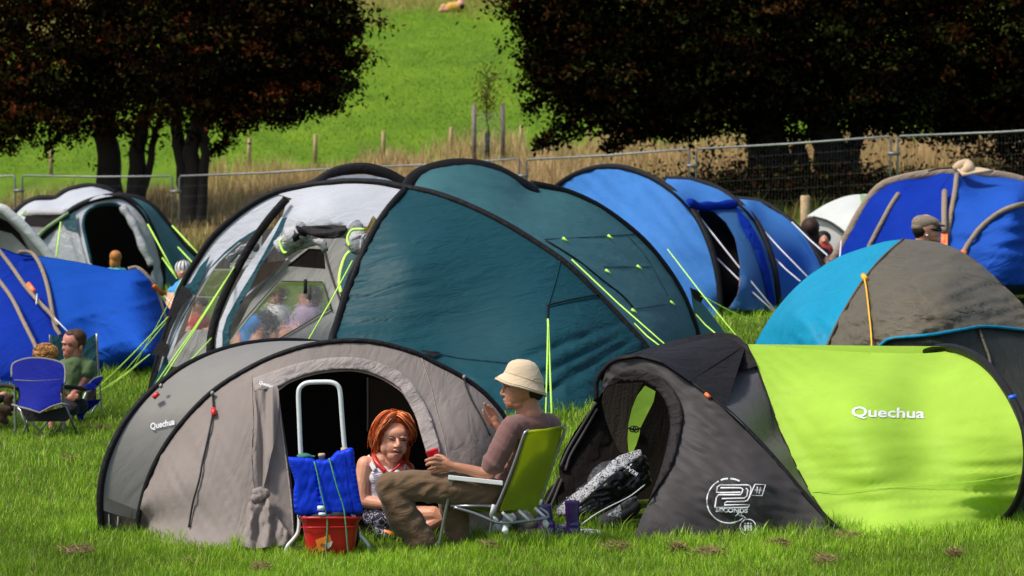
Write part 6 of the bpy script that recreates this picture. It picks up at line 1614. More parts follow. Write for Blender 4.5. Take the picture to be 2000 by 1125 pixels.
# ------------------------------------------------------------ people
def skin(name, col, ss=.08, rough=.5):
    m, t, b, o = newmat(name)
    tc = t.nodes.new('ShaderNodeTexCoord'); n = noise_node(t, 9, 5, tc.outputs['Object'], .6)
    c = ramp(t, n.outputs[0], [(.3, (col[0] * .88, col[1] * .74, col[2] * .70)), (.7, (col[0] * 1.06, col[1] * 1.05, col[2] * 1.05))])
    t.links.new(c, b.inputs['Base Color']); b.inputs['Roughness'].default_value = rough
    b.inputs['Subsurface Weight'].default_value = ss; b.inputs['Subsurface Radius'].default_value = (.02, .008, .004); b.inputs['Subsurface Scale'].default_value = .3
    n2 = noise_node(t, 160, 3, tc.outputs['Object']); bp = t.nodes.new('ShaderNodeBump'); bp.inputs['Strength'].default_value = .25; bp.inputs['Distance'].default_value = .002
    t.links.new(n2.outputs[0], bp.inputs['Height']); t.links.new(bp.outputs[0], b.inputs['Normal'])
skin('skin_man', (.42, .20, .115)); skin('skin_woman', (.66, .33, .21)); skin('skin_man2', (.60, .30, .20)); skin('skin_red', (.48, .20, .14))
def cloth(name, col, ang=0, depth=.012, scale=4., rough=.85):
    fabric(name, col, 0, rough, ang=ang, stretch=3.5, scale=scale, depth=depth, spec=.15, sheen=.2, fine=.0012)
cloth('tshirt_mauve', (.175, .092, .082), -50, .012, 3)
cloth('trousers_brown', (.140, .088, .050), 20, .016, 3)
cloth('hat_cloth', (.55, .43, .29), 10, .004, 6)
cloth('top_white', (.62, .60, .62), 80, .004, 6)
cloth('shirt_green', (.085, .13, .055), -40, .012, 4)
cloth('dark_clothes', (.02, .02, .025), 0, .012, 4)
cloth('boot_brown', (.05, .030, .018), 0, .006, 6, .5)
cloth('shirt_cyan', (.12, .50, .55), 0, .01, 4); cloth('shirt_blue', (.06, .28, .65), 0, .01, 4); cloth('shirt_orange', (.58, .33, .07), 0, .01, 4); cloth('cloth_white', (.62, .61, .58), 0, .01, 4); cloth('cloth_red', (.35, .03, .02), 0, .01, 4)
simple('shoe_black', (.010, .010, .011), .3, coat=.3)
simple('lip', (.32, .07, .06), .45); simple('eye_dark', (.02, .012, .008), .4); simple('brow', (.06, .028, .015), .8); simple('beads', (.45, .012, .008), .35); simple('tooth', (.7, .66, .58), .4)
simple('stubble', (.16, .075, .045), .8)
simple('stripe_pale', (.28, .20, .30), .8); simple('glasses', (.004, .004, .004), .15)
def hairmat(name, a, b_, c):
    m, t, b, o = newmat(name)
    at = t.nodes.new('ShaderNodeAttribute'); at.attribute_name = 'tint'
    t.links.new(at.outputs['Color'], b.inputs['Base Color']); b.inputs['Roughness'].default_value = .6; b.inputs['Specular IOR Level'].default_value = .2
    return (a, b_, c)
HAIR = {'hair_red': hairmat('hair_red', (.50, .085, .018), (.30, .035, .008), (.70, .26, .10)), 'hair_curly': hairmat('hair_curly', (.42, .20, .06), (.22, .09, .025), (.55, .30, .11)),
        'hair_brown': hairmat('hair_brown', (.045, .022, .012), (.025, .012, .007), (.09, .05, .03)), 'hair_ginger': hairmat('hair_ginger', (.50, .20, .05), (.28, .09, .02), (.62, .34, .12)), 'hair_black': hairmat('hair_black', (.012, .009, .008), (.006, .005, .005), (.03, .02, .016))}
def locks(name, strands, r, mat, root, seed=1, n=4):
    """strands: list of polylines (world). tapered locks in one mesh with slight tone changes"""
    R = np.random.default_rng(seed); mb = MB(); cols = []
    pal = np.array(HAIR[mat])
    for s in strands:
        k0 = len(mb.v); m = len(s)
        mb.tube(s, [r * (1.0 - .75 * (i / (m - 1)) ** 2) for i in range(m)], n, True)
        c = pal[R.choice(3, p=[.5, .28, .22])] * R.uniform(.75, 1.25); cols += [c] * (len(mb.v) - k0)
    me = pymesh(mb.v, mb.f); set_tint(me, np.array(cols), 1)
    return link(name, me, mat, root)
def hair_on(name, q, root, c, r, guides, count, rad, mat, seed, spread=.14, lift=6):
    """locks that follow guide lines: guides = [(x, y, z), ...] lists; each lock is a jittered blend of neighbours"""
    R = np.random.default_rng(seed); out = []
    G_ = [np.array(catmull(g, 5)) for g in guides]
    for _ in range(count):
        i = R.integers(0, len(G_) - 1); t = R.uniform(0, 1); a, b = G_[i], G_[i + 1]
        m = min(len(a), len(b)); p = a[:m] * (1 - t) + b[:m] * t
        j = R.normal(0, 1, 3) * r * spread * .5; w_ = np.linspace(.3, 1.3, m)[:, None] ** 1.6 * (2.2 if R.uniform() < .12 else 1.15)
        ph = R.uniform(0, 6.28); wob = np.stack([np.sin(np.linspace(0, 5, m) + ph), np.cos(np.linspace(0, 4, m) + ph), np.sin(np.linspace(0, 6, m) + ph * 2)], 1) * r * .07
        p = p + j * w_ + wob
        k = int(m * R.uniform(.75, 1)); out.append([q(*v) for v in p[:max(3, k)]])
    return locks(name, out, rad * q.k, mat, root, seed)
def hand(q, wrist, palm, tips, rp=20, rf=8, thumb=None):
    """palm and five bent fingers: tips = list of point chains"""
    pr = [q.c(wrist, rp * .8, palm, rp)]
    for ch in tips: pr += q.chain(ch)
    if thumb: pr += q.chain(thumb)
    return pr
from mathutils.bvhtree import BVHTree
def on_skin(name, body, q, pts, r, mat, root, off=0., sm=4):
    """feature that follows the skin: each point is dropped onto the body along the line of sight"""
    o0 = root_loc(body.parent); t = BVHTree.FromPolygons([v.co + o0 for v in body.data.vertices], [p.vertices[:] for p in body.data.polygons])
    P = []
    for p in catmull([p[:2] for p in pts], sm) if len(pts) > 2 else pts:
        px = K(q.n, [p[:2]])[0]; a = W(px[0], px[1], q.d - 1.5); d = (W(px[0], px[1], q.d) - a).normalized()
        h = t.ray_cast(a, d)[0]
        if h is not None: P.append(h - d * off * q.k)
    if len(P) < 2: return None
    rr = [x * q.k for x in np.interp(np.linspace(0, 1, len(P)), np.linspace(0, 1, len(r)), r)] if isinstance(r, (list, tuple)) else r * q.k
    return tubeo(name, P, rr, mat, root, 6)
def man():
    q = Q(3, 16.72); root = fitbase('person', 'man in a beige bucket hat and mauve shirt sitting in the lime green chair', 'person', q, 1000, 1030)
    # --- body (head, neck, arms, hands, legs) one surface
    P = []
    P += [q.e((1262, 190, 0), (92, 88, 74), 0), q.e((1222, 238, 0), (58, 66, 54), 0), q.e((1205, 275, 0), (40, 36, 40), 0), q.e((1188, 297, -2), (17, 14, 18), 0), q.e((1232, 285, 0), (40, 26, 46), 20)]
    P += [q.c((1170, 188, 0), 15, (1163, 205, 0), 10), q.c((1165, 203, 0), 10, (1150, 232, 0), 9.5), q.e((1158, 238, 0), (14, 8, 14)), q.e((1174, 178, -16), (16, 9, 20), 0)]
    P += [q.e((1170, 262, 0), (14, 5.5, 18)), q.e((1172, 273, 0), (13, 6, 17))]
    P += [q.e((1262, 214, -58), (12, 24, 9), 12)]
    P += [q.c((1288, 250, 5), 47, (1302, 335, 12), 52), q.c((1240, 280, 0), 34, (1290, 345, 10), 52), q.c((1302, 340, 14), 62, (1298, 480, 46), 70), q.c((1298, 480, 46), 74, (1150, 720, 40), 70)]
    P += q.chain([(1190, 405, -70, 44), (1120, 560, -90, 40), (1086, 640, -92, 35), (1040, 640, -94, 33), (985, 622, -96, 28), (925, 606, -96, 22), (898, 602, -96, 21)])
    P += [q.e((862, 598, -98), (42, 34, 19), 12), q.c((898, 602, -96), 22, (850, 585, -98), 20)]
    for ch in ([(846, 572, -104, 11.5), (810, 562, -118, 10.5), (786, 566, -122, 9.5), (764, 574, -112, 8.5)], [(842, 590, -106, 12), (806, 586, -122, 11), (786, 588, -124, 9.5), (768, 596, -112, 8.5)],
               [(844, 608, -106, 12), (812, 608, -120, 10.5), (794, 612, -120, 9.5), (778, 618, -108, 8)], [(848, 624, -102, 11), (824, 630, -114, 9.5), (806, 634, -112, 8.5), (794, 636, -102, 7.5)]):
        P += q.chain(ch)
    P += q.chain([(880, 580, -88, 13), (850, 556, -80, 11), (826, 548, -74, 9.5), (804, 552, -70, 8.5)])
    # raised far hand
    P += q.chain([(1395, 420, 130, 44), (1260, 520, 190, 38), (1180, 470, 210, 30), (1135, 410, 205, 22)])
    P += [q.e((1108, 372, 200), (27, 38, 15), -24), q.c((1140, 415, 205), 22, (1118, 388, 202), 21)]
    for ch in ([(1096, 352, 196, 10), (1080, 318, 190, 9), (1068, 296, 184, 8), (1062, 282, 180, 7)], [(1108, 346, 200, 10), (1094, 312, 196, 9), (1082, 294, 190, 8)], [(1120, 352, 204, 10), (1110, 322, 202, 9), (1098, 304, 196, 8)],
               [(1128, 362, 206, 9.5), (1122, 336, 206, 8), (1112, 322, 202, 7)], [(1094, 388, 192, 12), (1074, 358, 184, 10), (1060, 334, 178, 8.5), (1056, 318, 176, 7.5)]):
        P += q.chain(ch)
    P += q.chain([(1120, 740, 0, 60), (610, 700, -40, 50), (735, 990, -40, 30)]) + q.chain([(1120, 740, 60, 60), (880, 760, 110, 50), (935, 950, 70, 30)])
    mbd = link('body', remesh(P, .0048, 2, .45), 'skin_man', root)
    # face details
    on_skin('eyebrow', mbd, q, [(1162, 187), (1178, 182), (1196, 186)], 3.4, 'brow', root, .5)
    on_skin('eye', mbd, q, [(1168, 199), (1180, 196), (1192, 201)], 2.8, 'eye_dark', root)
    on_skin('lip', mbd, q, [(1160, 268), (1170, 269), (1184, 271)], 2.4, 'lip', root)
    # stubble-dark hair under the hat
    me = remesh([q.e((1292, 205, 6), (72, 62, 74), 0), q.e((1330, 235, 10), (34, 34, 50), 0), q.e((1258, 190, -50), (16, 14, 16))], .007, 3)
    n = len(me.vertices); set_tint(me, np.tile(np.array([[.03, .016, .01]]), (n, 1)), 1); link('hair', me, 'hair_brown', root)
    # bucket hat: crown and sloping brim, tilted forward-left
    rings = [((1262, 58), 8, 8), ((1262, 60), 34, 30), ((1261, 68), 58, 48), ((1261, 84), 74, 62), ((1262, 108), 86, 72), ((1265, 132), 97, 80), ((1266, 150), 101, 84), ((1262, 160), 104, 88), ((1256, 176), 116, 98), ((1250, 192), 128, 108), ((1247, 200), 133, 113), ((1247, 206), 132, 112), ((1252, 190), 120, 104), ((1262, 165), 98, 84), ((1264, 140), 90, 76)]
    mb = MB(); N = 44; vs = []
    for i, ((cx, cy), rx, rz) in enumerate(rings):
        for k in range(N):
            t = 2 * math.pi * k / N; wob = 0 if i < 8 else 5 * math.sin(3 * t + 1) + 3 * math.sin(5 * t)
            if i < 5: wob += 2.5 * math.sin(4 * t + i)
            x = cx + rx * math.cos(t); z = rz * math.sin(t)
            tilt = .31 if i >= 6 else .26 * max(.4, i / 6)
            y = cy + (x - cx) * tilt + wob * (.6 if i >= 8 else .5)
            vs.append(q(x, y, z))
    mb.add(vs, [tuple(range(N))] + [(i * N + k, (i + 1) * N + k, (i + 1) * N + (k + 1) % N, i * N + (k + 1) % N) for i in range(len(rings) - 1) for k in range(N)])
    mb.obj('hat', 'hat_cloth', root)
    for i, off in ((6, 0), (9, 1)):
        ring = [Vector(vs[i * N + k % N]) for k in range(N + 1)]; c = sum(ring, Vector()) / len(ring)
        tubeo('hat_stitching', [c + (p - c) * 1.012 for p in ring], .0022, 'hat_cloth', root, 5)
    # t-shirt
    S = [q.e((1302, 384, 22), (96, 72, 82)), q.c((1302, 430, 30), 88, (1288, 560, 48), 96), q.c((1288, 560, 48), 96, (1160, 735, 44), 90), q.c((1300, 392, 20), 66, (1206, 400, -54), 58), q.c((1310, 388, 30), 66, (1398, 398, 110), 60), q.c((1396, 410, 110), 52, (1360, 560, 120), 60),
         q.e((1150, 770, 20), (100, 70, 80))]
    S += q.chain([(1198, 410, -68, 58), (1150, 510, -88, 58), (1108, 592, -94, 61)])
    S += q.chain([(1400, 410, 120, 54), (1330, 480, 170, 52)])
    me = remesh(S, .0085, 3, .45); o = crumple(link('tshirt', me, 'tshirt_mauve', root), .007, (7, 6, 12), -9)
    # trousers
    T = [q.c((1080, 735, -12), 88, (880, 715, -48), 86), q.c((880, 715, -48), 86, (640, 700, -72), 74), q.e((590, 706, -72), (80, 76, 70), 0), q.c((585, 715, -72), 72, (650, 860, -70), 84), q.c((650, 860, -70), 82, (742, 985, -66), 70),
         q.c((1100, 750, 60), 80, (900, 770, 110), 74), q.c((900, 770, 110), 74, (930, 960, 66), 58), q.e((1120, 750, 30), (100, 86, 100))]
    o = link('trousers', remesh(T, .0085, 3, .45), 'trousers_brown', root)
    crumple(o, .011, (7, 5, 15), 7)
    # shoes
    link('shoe', remesh([q.c((900, 985, 50), 30, (960, 1010, 30), 34), q.c((960, 1010, 30), 32, (990, 1024, 10), 24), q.e((945, 1030, 30), (64, 12, 30)), q.c((880, 1015, 60), 20, (960, 1020, 30), 22)], .006, 3), 'shoe_black', root)
    link('shoe', remesh([q.c((770, 1015, -60), 34, (700, 1036, -80), 28), q.c((700, 1036, -80), 28, (640, 1046, -96), 20), q.c((770, 1010, -60), 34, (830, 1020, -40), 26), q.e((740, 1052, -70), (100, 10, 28))], .006, 3), 'shoe_black', root)
man()
def woman():
    q = Q(9, 17.12); root = fitbase('person', 'woman with orange red hair and a white strappy top sitting in the tent doorway', 'person', Q(3, 17.1), 560, 1020)
    b = Q(3, 17.12)
    P = [q.e((468, 400, 10), (190, 225, 200), 0), q.e((470, 520, -30), (162, 168, 160), 0), q.e((468, 640, -60), (112, 100, 110), 0), q.e((468, 700, -90), (62, 44, 60), 0), q.e((345, 560, -60), (62, 90, 80)), q.e((575, 570, -70), (54, 80, 80)),
         q.e((470, 370, -110), (150, 90, 90)), q.c((505, 440, -178), 20, (518, 520, -222), 26), q.e((516, 540, -212), (42, 22, 30)), q.e((480, 540, -190), (24, 18, 24)), q.e((548, 536, -190), (20, 18, 24)),
         q.e((440, 425, -175), (62, 14, 24), -4), q.e((582, 430, -170), (50, 14, 24), 8), q.e((500, 592, -178), (58, 13, 26), 4), q.e((505, 648, -172), (46, 17, 26), 4), q.e((278, 520, 10), (22, 54, 26)),
         q.c((430, 640, 40), 120, (400, 860, 60), 120)]
    B = [b.c((540, 570, 20), 46, (560, 640, 40), 70), b.c((560, 640, 40), 78, (560, 800, 40), 84), b.c((545, 600, 20), 44, (456, 592, 0), 40), b.c((560, 600, 30), 44, (668, 620, 30), 40)]
    B += b.chain([(455, 596, 0, 46), (442, 680, -8, 44), (440, 740, -14, 40), (448, 780, -20, 37), (500, 790, -40, 33), (560, 800, -60, 26)])
    B += b.chain([(668, 625, 30, 40), (700, 720, 10, 34), (740, 740, -20, 26)])
    B += b.chain([(590, 860, 20, 60), (800, 850, -30, 44), (840, 870, -36, 38), (700, 950, -50, 34), (610, 985, -70, 24), (575, 1000, -80, 20)])
    for i in range(4): B += b.chain([(560 + i * 3, 792 + i * 7, -62, 11), (590 + i * 3, 800 + i * 8, -74, 8), (606, 812 + i * 8, -78, 7)])
    B += b.chain([(560, 785, -62, 11), (582, 778, -72, 8), (596, 782, -76, 7)])
    wb = link('body', remesh(P + B, .0040, 2, .45), 'skin_woman', root)
    # features
    for nm, pts, r, m_, of in (('eyebrow', [(382, 428), (405, 414), (436, 412), (470, 432), (484, 446)], [3, 7, 8, 8, 4], 'brow', 1), ('eyebrow', [(532, 448), (556, 434), (590, 428), (626, 438)], [4, 7, 7, 3], 'brow', 1),
                     ('eyelid', [(396, 462), (430, 450), (462, 456), (480, 468)], [3, 5, 5, 3], 'brow', 0), ('eyelid', [(544, 468), (570, 458), (600, 458), (622, 468)], [3, 5, 5, 3], 'brow', 0),
                     ('eye', [(412, 466), (440, 463), (468, 468)], [3, 6, 3], 'eye_dark', 0), ('eye', [(556, 470), (585, 467), (610, 471)], [3, 6, 3], 'eye_dark', 0),
                     ('eye_shadow', [(408, 486), (440, 492), (472, 484)], [2, 4, 2], 'skin_red', 0), ('smile_line', [(468, 545), (440, 580), (428, 620)], [2, 4, 2], 'skin_red', 0), ('smile_line', [(560, 545), (578, 580), (580, 610)], [2, 4, 2], 'skin_red', 0),
                     ('nostril', [(500, 556), (510, 558)], 4, 'eye_dark', 0), ('nostril', [(530, 556), (540, 553)], 4, 'eye_dark', 0),
                     ('mouth', [(448, 612), (480, 612), (510, 614), (552, 606)], [3, 9, 11, 4], 'eye_dark', 0), ('teeth', [(470, 604), (505, 604), (540, 601)], [2, 4.5, 2], 'tooth', 3),
                     ('lip', [(436, 604), (470, 592), (500, 594), (530, 590), (562, 600)], [3, 7, 6, 7, 3], 'lip', 1), ('lip', [(446, 622), (476, 640), (510, 644), (544, 630), (560, 610)], [3, 9, 11, 8, 3], 'lip', 1)):
        on_skin(nm, wb, q, pts, r, m_, root, of)
    on_skin('frown_line', wb, q, [(500, 440), (496, 390)], 3, 'skin_red', root); on_skin('frown_line', wb, q, [(516, 438), (520, 400)], 3, 'skin_red', root)
    for x, y in ((268, 560), (612, 640)):
        q.tube('earring', [(x, y, -30), (x, y + 26, -34)], 6, 'galv', root, 6)
    # hair
    base = [q.e((460, 300, 60), (212, 178, 190), 0), q.e((272, 420, 50), (58, 185, 100), 0), q.e((680, 385, 60), (46, 120, 100)), q.e((460, 420, 150), (220, 260, 130)), q.e((470, 200, 30), (185, 84, 140)), q.c((230, 560, 80), 50, (240, 700, 60), 34), q.c((600, 700, 80), 40, (680, 820, 40), 26), q.c((640, 560, 80), 40, (610, 720, 80), 40)]
    me = remesh(base, .006, 3); set_tint(me, np.tile(np.array([[.38, .060, .012]]), (len(me.vertices), 1)), 1); hr = link('hair', me, 'hair_red', root)
    top = (480, 130, -60)
    g1 = [[(500, 105, 20), (420, 130, -110), (320, 260, -160), (240, 400, -90), (205, 520, -10)], [(490, 130, -30), (425, 180, -150), (335, 290, -165), (275, 390, -130), (250, 480, -70)]]
    g1b = [[(500, 130, -40), (560, 160, -160), (640, 260, -140), (690, 350, -90), (720, 440, -20)], [(510, 105, 10), (600, 130, -70), (690, 230, -40), (735, 330, 0), (745, 420, 40)]]
    hair_on('locks', q, hr, None, 190, g1, 160, 7, 'hair_red', 4, .15); hair_on('locks', q, hr, None, 190, g1b, 130, 7, 'hair_red', 14, .15)
    g2 = [[(470, 95, 60), (340, 120, 20), (240, 240, -10), (190, 380, 10), (185, 520, 30), (215, 660, 40)], [(480, 92, 40), (360, 115, -50), (260, 230, -80), (215, 370, -50), (215, 520, -10), (240, 640, 20)], [(500, 100, 60), (640, 130, 40), (720, 230, 20), (752, 340, 20), (740, 430, 20), (650, 480, 40)]]
    hair_on('locks', q, hr, None, 190, g2, 200, 7, 'hair_red', 6, .26)
    g3 = [[(640, 480, 60), (620, 600, 50), (600, 700, 40), (640, 780, 20), (700, 830, 10)], [(600, 560, 60), (590, 660, 40), (620, 740, 20), (660, 790, 10), (690, 810, 0)], [(230, 560, 40), (215, 640, 40), (240, 720, 30), (300, 790, 10), (330, 830, 0)], [(260, 600, 40), (250, 660, 30), (290, 730, 20), (330, 780, 10), (360, 820, 0)]]
    hair_on('locks', q, hr, None, 120, g3[:2], 50, 9, 'hair_red', 7, .2); hair_on('locks', q, hr, None, 120, g3[2:], 40, 9, 'hair_red', 8, .2)
    # clothes
    W1 = [b.c((545, 650, 36), 84, (560, 790, 40), 92), b.e((520, 660, -24), (50, 44, 40)), b.e((610, 660, -24), (50, 44, 40)), b.c((556, 700, 30), 96, (565, 780, 30), 94)]
    link('top', remesh(W1, .008, 3), 'top_white', root)
    for ch in ([(462, 556, -6), (478, 590, -34), (500, 630, -58)], [(470, 548, 20), (484, 580, -26), (508, 620, -58)], [(660, 590, 10), (650, 620, -36), (640, 640, -52)]):
        b.tube('shoulder_strap', ch, 7, 'top_white', root, 6, flat=.5)
    for i in range(9):
        y = 640 + i * 11; b.tube('stripe', [(470 + i * .8, y + 4, -24), (500, y, -62), (535, y - 6, -72)], 1.8, 'stripe_pale', root, 5)
    def bead(pts, r):
        for p in catmull(pts, 5): mb.add(*sph(b(*p), r * b.k))
    def sph(c, r):
        bm = bmesh.new(); bmesh.ops.create_icosphere(bm, subdivisions=1, radius=r); out = ([v.co + c for v in bm.verts], [[v.index for v in f.verts] for f in bm.faces]); bm.free(); return out
    mb = MB(); bead([(500, 548, -10), (515, 580, -40), (545, 615, -66), (570, 640, -76)], 8); bead([(508, 560, -14), (530, 595, -52), (556, 622, -72)], 8); bead([(640, 570, -20), (625, 600, -56), (600, 622, -72), (575, 640, -76)], 8); bead([(648, 580, -20), (640, 612, -50), (650, 640, -60)], 7)
    mb.obj('necklace', 'beads', root)
    b.tube('scarf', [(490, 540, 10), (505, 575, -30), (530, 605, -60), (552, 640, -74)], [8, 9, 8, 6], 'beads', root, 8)
    SK = [b.e((560, 860, 20), (124, 76, 100)), b.c((540, 850, 10), 66, (700, 880, -20), 58), b.c((520, 880, 0), 56, (560, 950, -30), 50), b.c((700, 880, -20), 50, (760, 900, -30), 44)]
    link('skirt', remesh(SK, .009, 3), 'skirt_print', root)
    b.tube('waistband', [(445, 792, -10), (500, 800, -50), (560, 806, -64)], 5, 'beads', root, 6)
    pt = b(570, 955, -70); MB().box(pt, (.075, .012, .06), Matrix.Rotation(.3, 3, 'Y'), .003).obj('printed_panel', 'sticker', root)
    link('shoe', remesh([b.c((570, 990, -80), 22, (510, 1016, -96), 20), b.e((540, 1022, -88), (54, 14, 26))], .006, 2), 'shoe_black', root)
    b.tube('shoe_stripe', [(556, 975, -104), (580, 985, -108), (602, 1002, -100)], 7, 'top_white', root, 6); b.tube('shoe_stripe', [(560, 986, -108), (580, 994, -112), (600, 1010, -104)], 3, 'stripe_pale', root, 6)
woman()
def father():
    q = Q(12, 26.2); root = fitbase('person', 'man in an olive green shirt leaning forward in the dark teal camping chair', 'person', q, 720, 1040)
    P = [q.e((672, 160, 10), (98, 95, 90)), q.e((640, 230, 0), (68, 80, 66)), q.e((622, 290, -4), (44, 42, 46)), q.c((596, 205, -34), 14, (580, 240, -42), 14), q.e((600, 274, -30), (24, 9, 26)), q.e((600, 296, -28), (24, 10, 24)), q.e((598, 186, -30), (40, 12, 30), 14), q.e((742, 228, -40), (16, 34, 14), 10), q.e((612, 322, -10), (26, 18, 26)),
         q.c((690, 260, 20), 62, (690, 350, 30), 66), q.c((690, 380, 40), 100, (660, 600, 40), 100), q.c((690, 370, 30), 56, (800, 400, 20), 50)]
    P += q.chain([(800, 410, 10, 56), (790, 490, -10, 52), (745, 560, -30, 46), (700, 620, -50, 40), (660, 680, -70, 32)])
    P += [q.e((650, 690, -80), (44, 30, 24), 20)]
    for i in range(4): P += q.chain([(668, 672 + i * 11, -84, 11), (694, 664 + i * 11, -90, 9), (716, 662 + i * 9, -92, 8)])
    P += q.chain([(640, 700, -84, 12), (660, 714, -90, 10), (680, 712, -90, 9)])
    P += q.chain([(640, 620, 20, 60), (640, 800, -60, 50), (630, 900, -50, 40), (636, 1010, -40, 28), (620, 1040, -60, 20)])
    P += q.chain([(560, 420, 60, 50), (530, 560, 20, 40), (600, 680, -40, 30)])
    fb = link('body', remesh(P, .007, 2, .45), 'skin_red', root)
    S = [q.c((690, 370, 34), 92, (670, 540, 40), 116), q.c((660, 540, 40), 110, (650, 700, 30), 100), q.c((690, 380, 20), 84, (800, 404, 10), 74), q.c((800, 408, 10), 74, (800, 450, -2), 74), q.c((680, 380, 30), 84, (570, 410, 50), 66), q.c((690, 400, 20), 112, (670, 540, 30), 124)]
    crumple(link('tshirt', remesh(S, .012, 3), 'shirt_green', root), .012, (6, 6, 11), 8)
    link('shorts', remesh([q.c((640, 700, 20), 90, (650, 790, -70), 74), q.e((700, 760, 20), (110, 80, 90))], .014, 3), 'dark_clothes', root)
    me = remesh([q.e((704, 138, 22), (92, 84, 96)), q.e((735, 180, 20), (52, 64, 84)), q.e((660, 110, 6), (62, 48, 74))], .010, 3); set_tint(me, np.tile(np.array([[.06, .03, .018]]), (len(me.vertices), 1)), 1); link('hair', me, 'hair_brown', root)
    on_skin('eyebrow', fb, q, [(572, 194), (586, 190), (604, 196)], 4, 'brow', root, 1); on_skin('eyebrow', fb, q, [(618, 196), (640, 190), (660, 198)], 4, 'brow', root, 1); on_skin('eye', fb, q, [(576, 208), (590, 206), (600, 210)], 4, 'eye_dark', root); on_skin('eye', fb, q, [(624, 210), (640, 207), (656, 212)], 4, 'eye_dark', root); on_skin('lip', fb, q, [(582, 284), (602, 286), (626, 280)], 5, 'lip', root)
    link('shoe', remesh([q.c((630, 1040, -50), 24, (570, 1060, -80), 20)], .01, 2), 'shoe_black', root)
father()
def child():
    q = Q(12, 25.5); root = fitbase('person', 'child with curly ginger blond hair sitting in the blue camping chair', 'person', q, 380, 1040)
    P = [q.e((418, 290, 0), (100, 96, 90)), q.e((470, 330, 10), (40, 50, 50)), q.c((410, 340, 10), 50, (390, 440, 20), 60), q.c((380, 450, 20), 110, (370, 700, 30), 110), q.e((484, 335, -20), (10, 18, 10))] + q.chain([(480, 450, 30, 40), (560, 600, 60, 32), (600, 660, 100, 26)]) + q.chain([(400, 700, 60, 60), (450, 760, 250, 46), (470, 900, 250, 34), (480, 1000, 240, 26)])
    link('body', remesh(P, .012, 3), 'skin_woman', root)
    link('tshirt', remesh([q.c((385, 450, 20), 118, (370, 700, 30), 122)], .016, 2), 'shirt_green', root)
    R = np.random.default_rng(5); base = [q.e((418, 280, 0), (104, 84, 94))]
    for _ in range(60):
        d = R.normal(0, 1, 3); d /= np.linalg.norm(d)
        if d[1] > .55: continue
        base.append(q.e((418 + d[0] * 100, 282 + d[1] * 78, d[2] * 90), (20, 18, 20)))
    me = remesh(base, .008, 1); set_tint(me, np.array([np.array([.40, .19, .06]) * (.8 + .5 * noise.noise(v.co * 30)) for v in me.vertices]), 1); hr = link('hair', me, 'hair_curly', root)
    st = []
    for _ in range(260):
        d = R.normal(0, 1, 3); d /= np.linalg.norm(d)
        if d[1] > .6: continue
        a = np.array([418 + d[0] * 112, 282 + d[1] * 90, d[2] * 100]); u = np.cross(d, R.normal(0, 1, 3)); u /= np.linalg.norm(u); v = np.cross(d, u)
        st.append([q(*(a + (u * math.cos(t) + v * math.sin(t)) * 13 + d * t * 2)) for t in np.linspace(0, 4.6, 7)])
    locks('curls', st, 4.5 * q.k, 'hair_curly', hr, 6)
child()
def leg_person():
    q = Q(12, 25.8); root = fitbase('person', 'seated person at the left edge of whom only the brown boots show', 'person', q, -200, 1040)
    P = [q.c((-330, 250, 40), 70, (-330, 380, 40), 60), q.e((-330, 180, 30), (90, 110, 90)), q.c((-330, 420, 40), 110, (-340, 680, 40), 110)] + q.chain([(-300, 740, 0, 70), (-120, 700, -20, 56), (-60, 820, -20, 40), (0, 830, -20, 34)]) + q.chain([(-300, 760, 60, 70), (-120, 740, 60, 50), (40, 660, 60, 36)]) + q.chain([(-240, 460, -10, 44), (-160, 600, -30, 36), (-40, 640, -40, 26)])
    link('body', remesh(P, .016, 3), 'skin_red', root)
    link('trousers', remesh([q.c((-300, 750, 20), 90, (-110, 715, 0), 66), q.c((-110, 715, 0), 62, (-20, 830, -20), 48), q.c((-110, 735, 60), 60, (30, 680, 60), 44)], .014, 3), 'dark_clothes', root)
    link('boot', remesh([q.c((-10, 800, -20), 48, (20, 880, -20), 46), q.c((20, 880, -20), 44, (50, 905, -20), 34), q.c((0, 790, -20), 44, (60, 800, -20), 40), q.c((60, 810, -20), 40, (100, 840, -20), 20)], .01, 2), 'boot_brown', root)
    link('boot', remesh([q.c((60, 700, 60), 44, (110, 780, 60), 36), q.c((60, 690, 60), 40, (100, 680, 60), 30), q.c((70, 760, 60), 40, (40, 800, 60), 30)], .01, 2), 'boot_brown', root)
    link('jumper', remesh([q.c((-330, 420, 40), 124, (-335, 680, 40), 124)], .02, 2), 'dark_clothes', root)
leg_person()
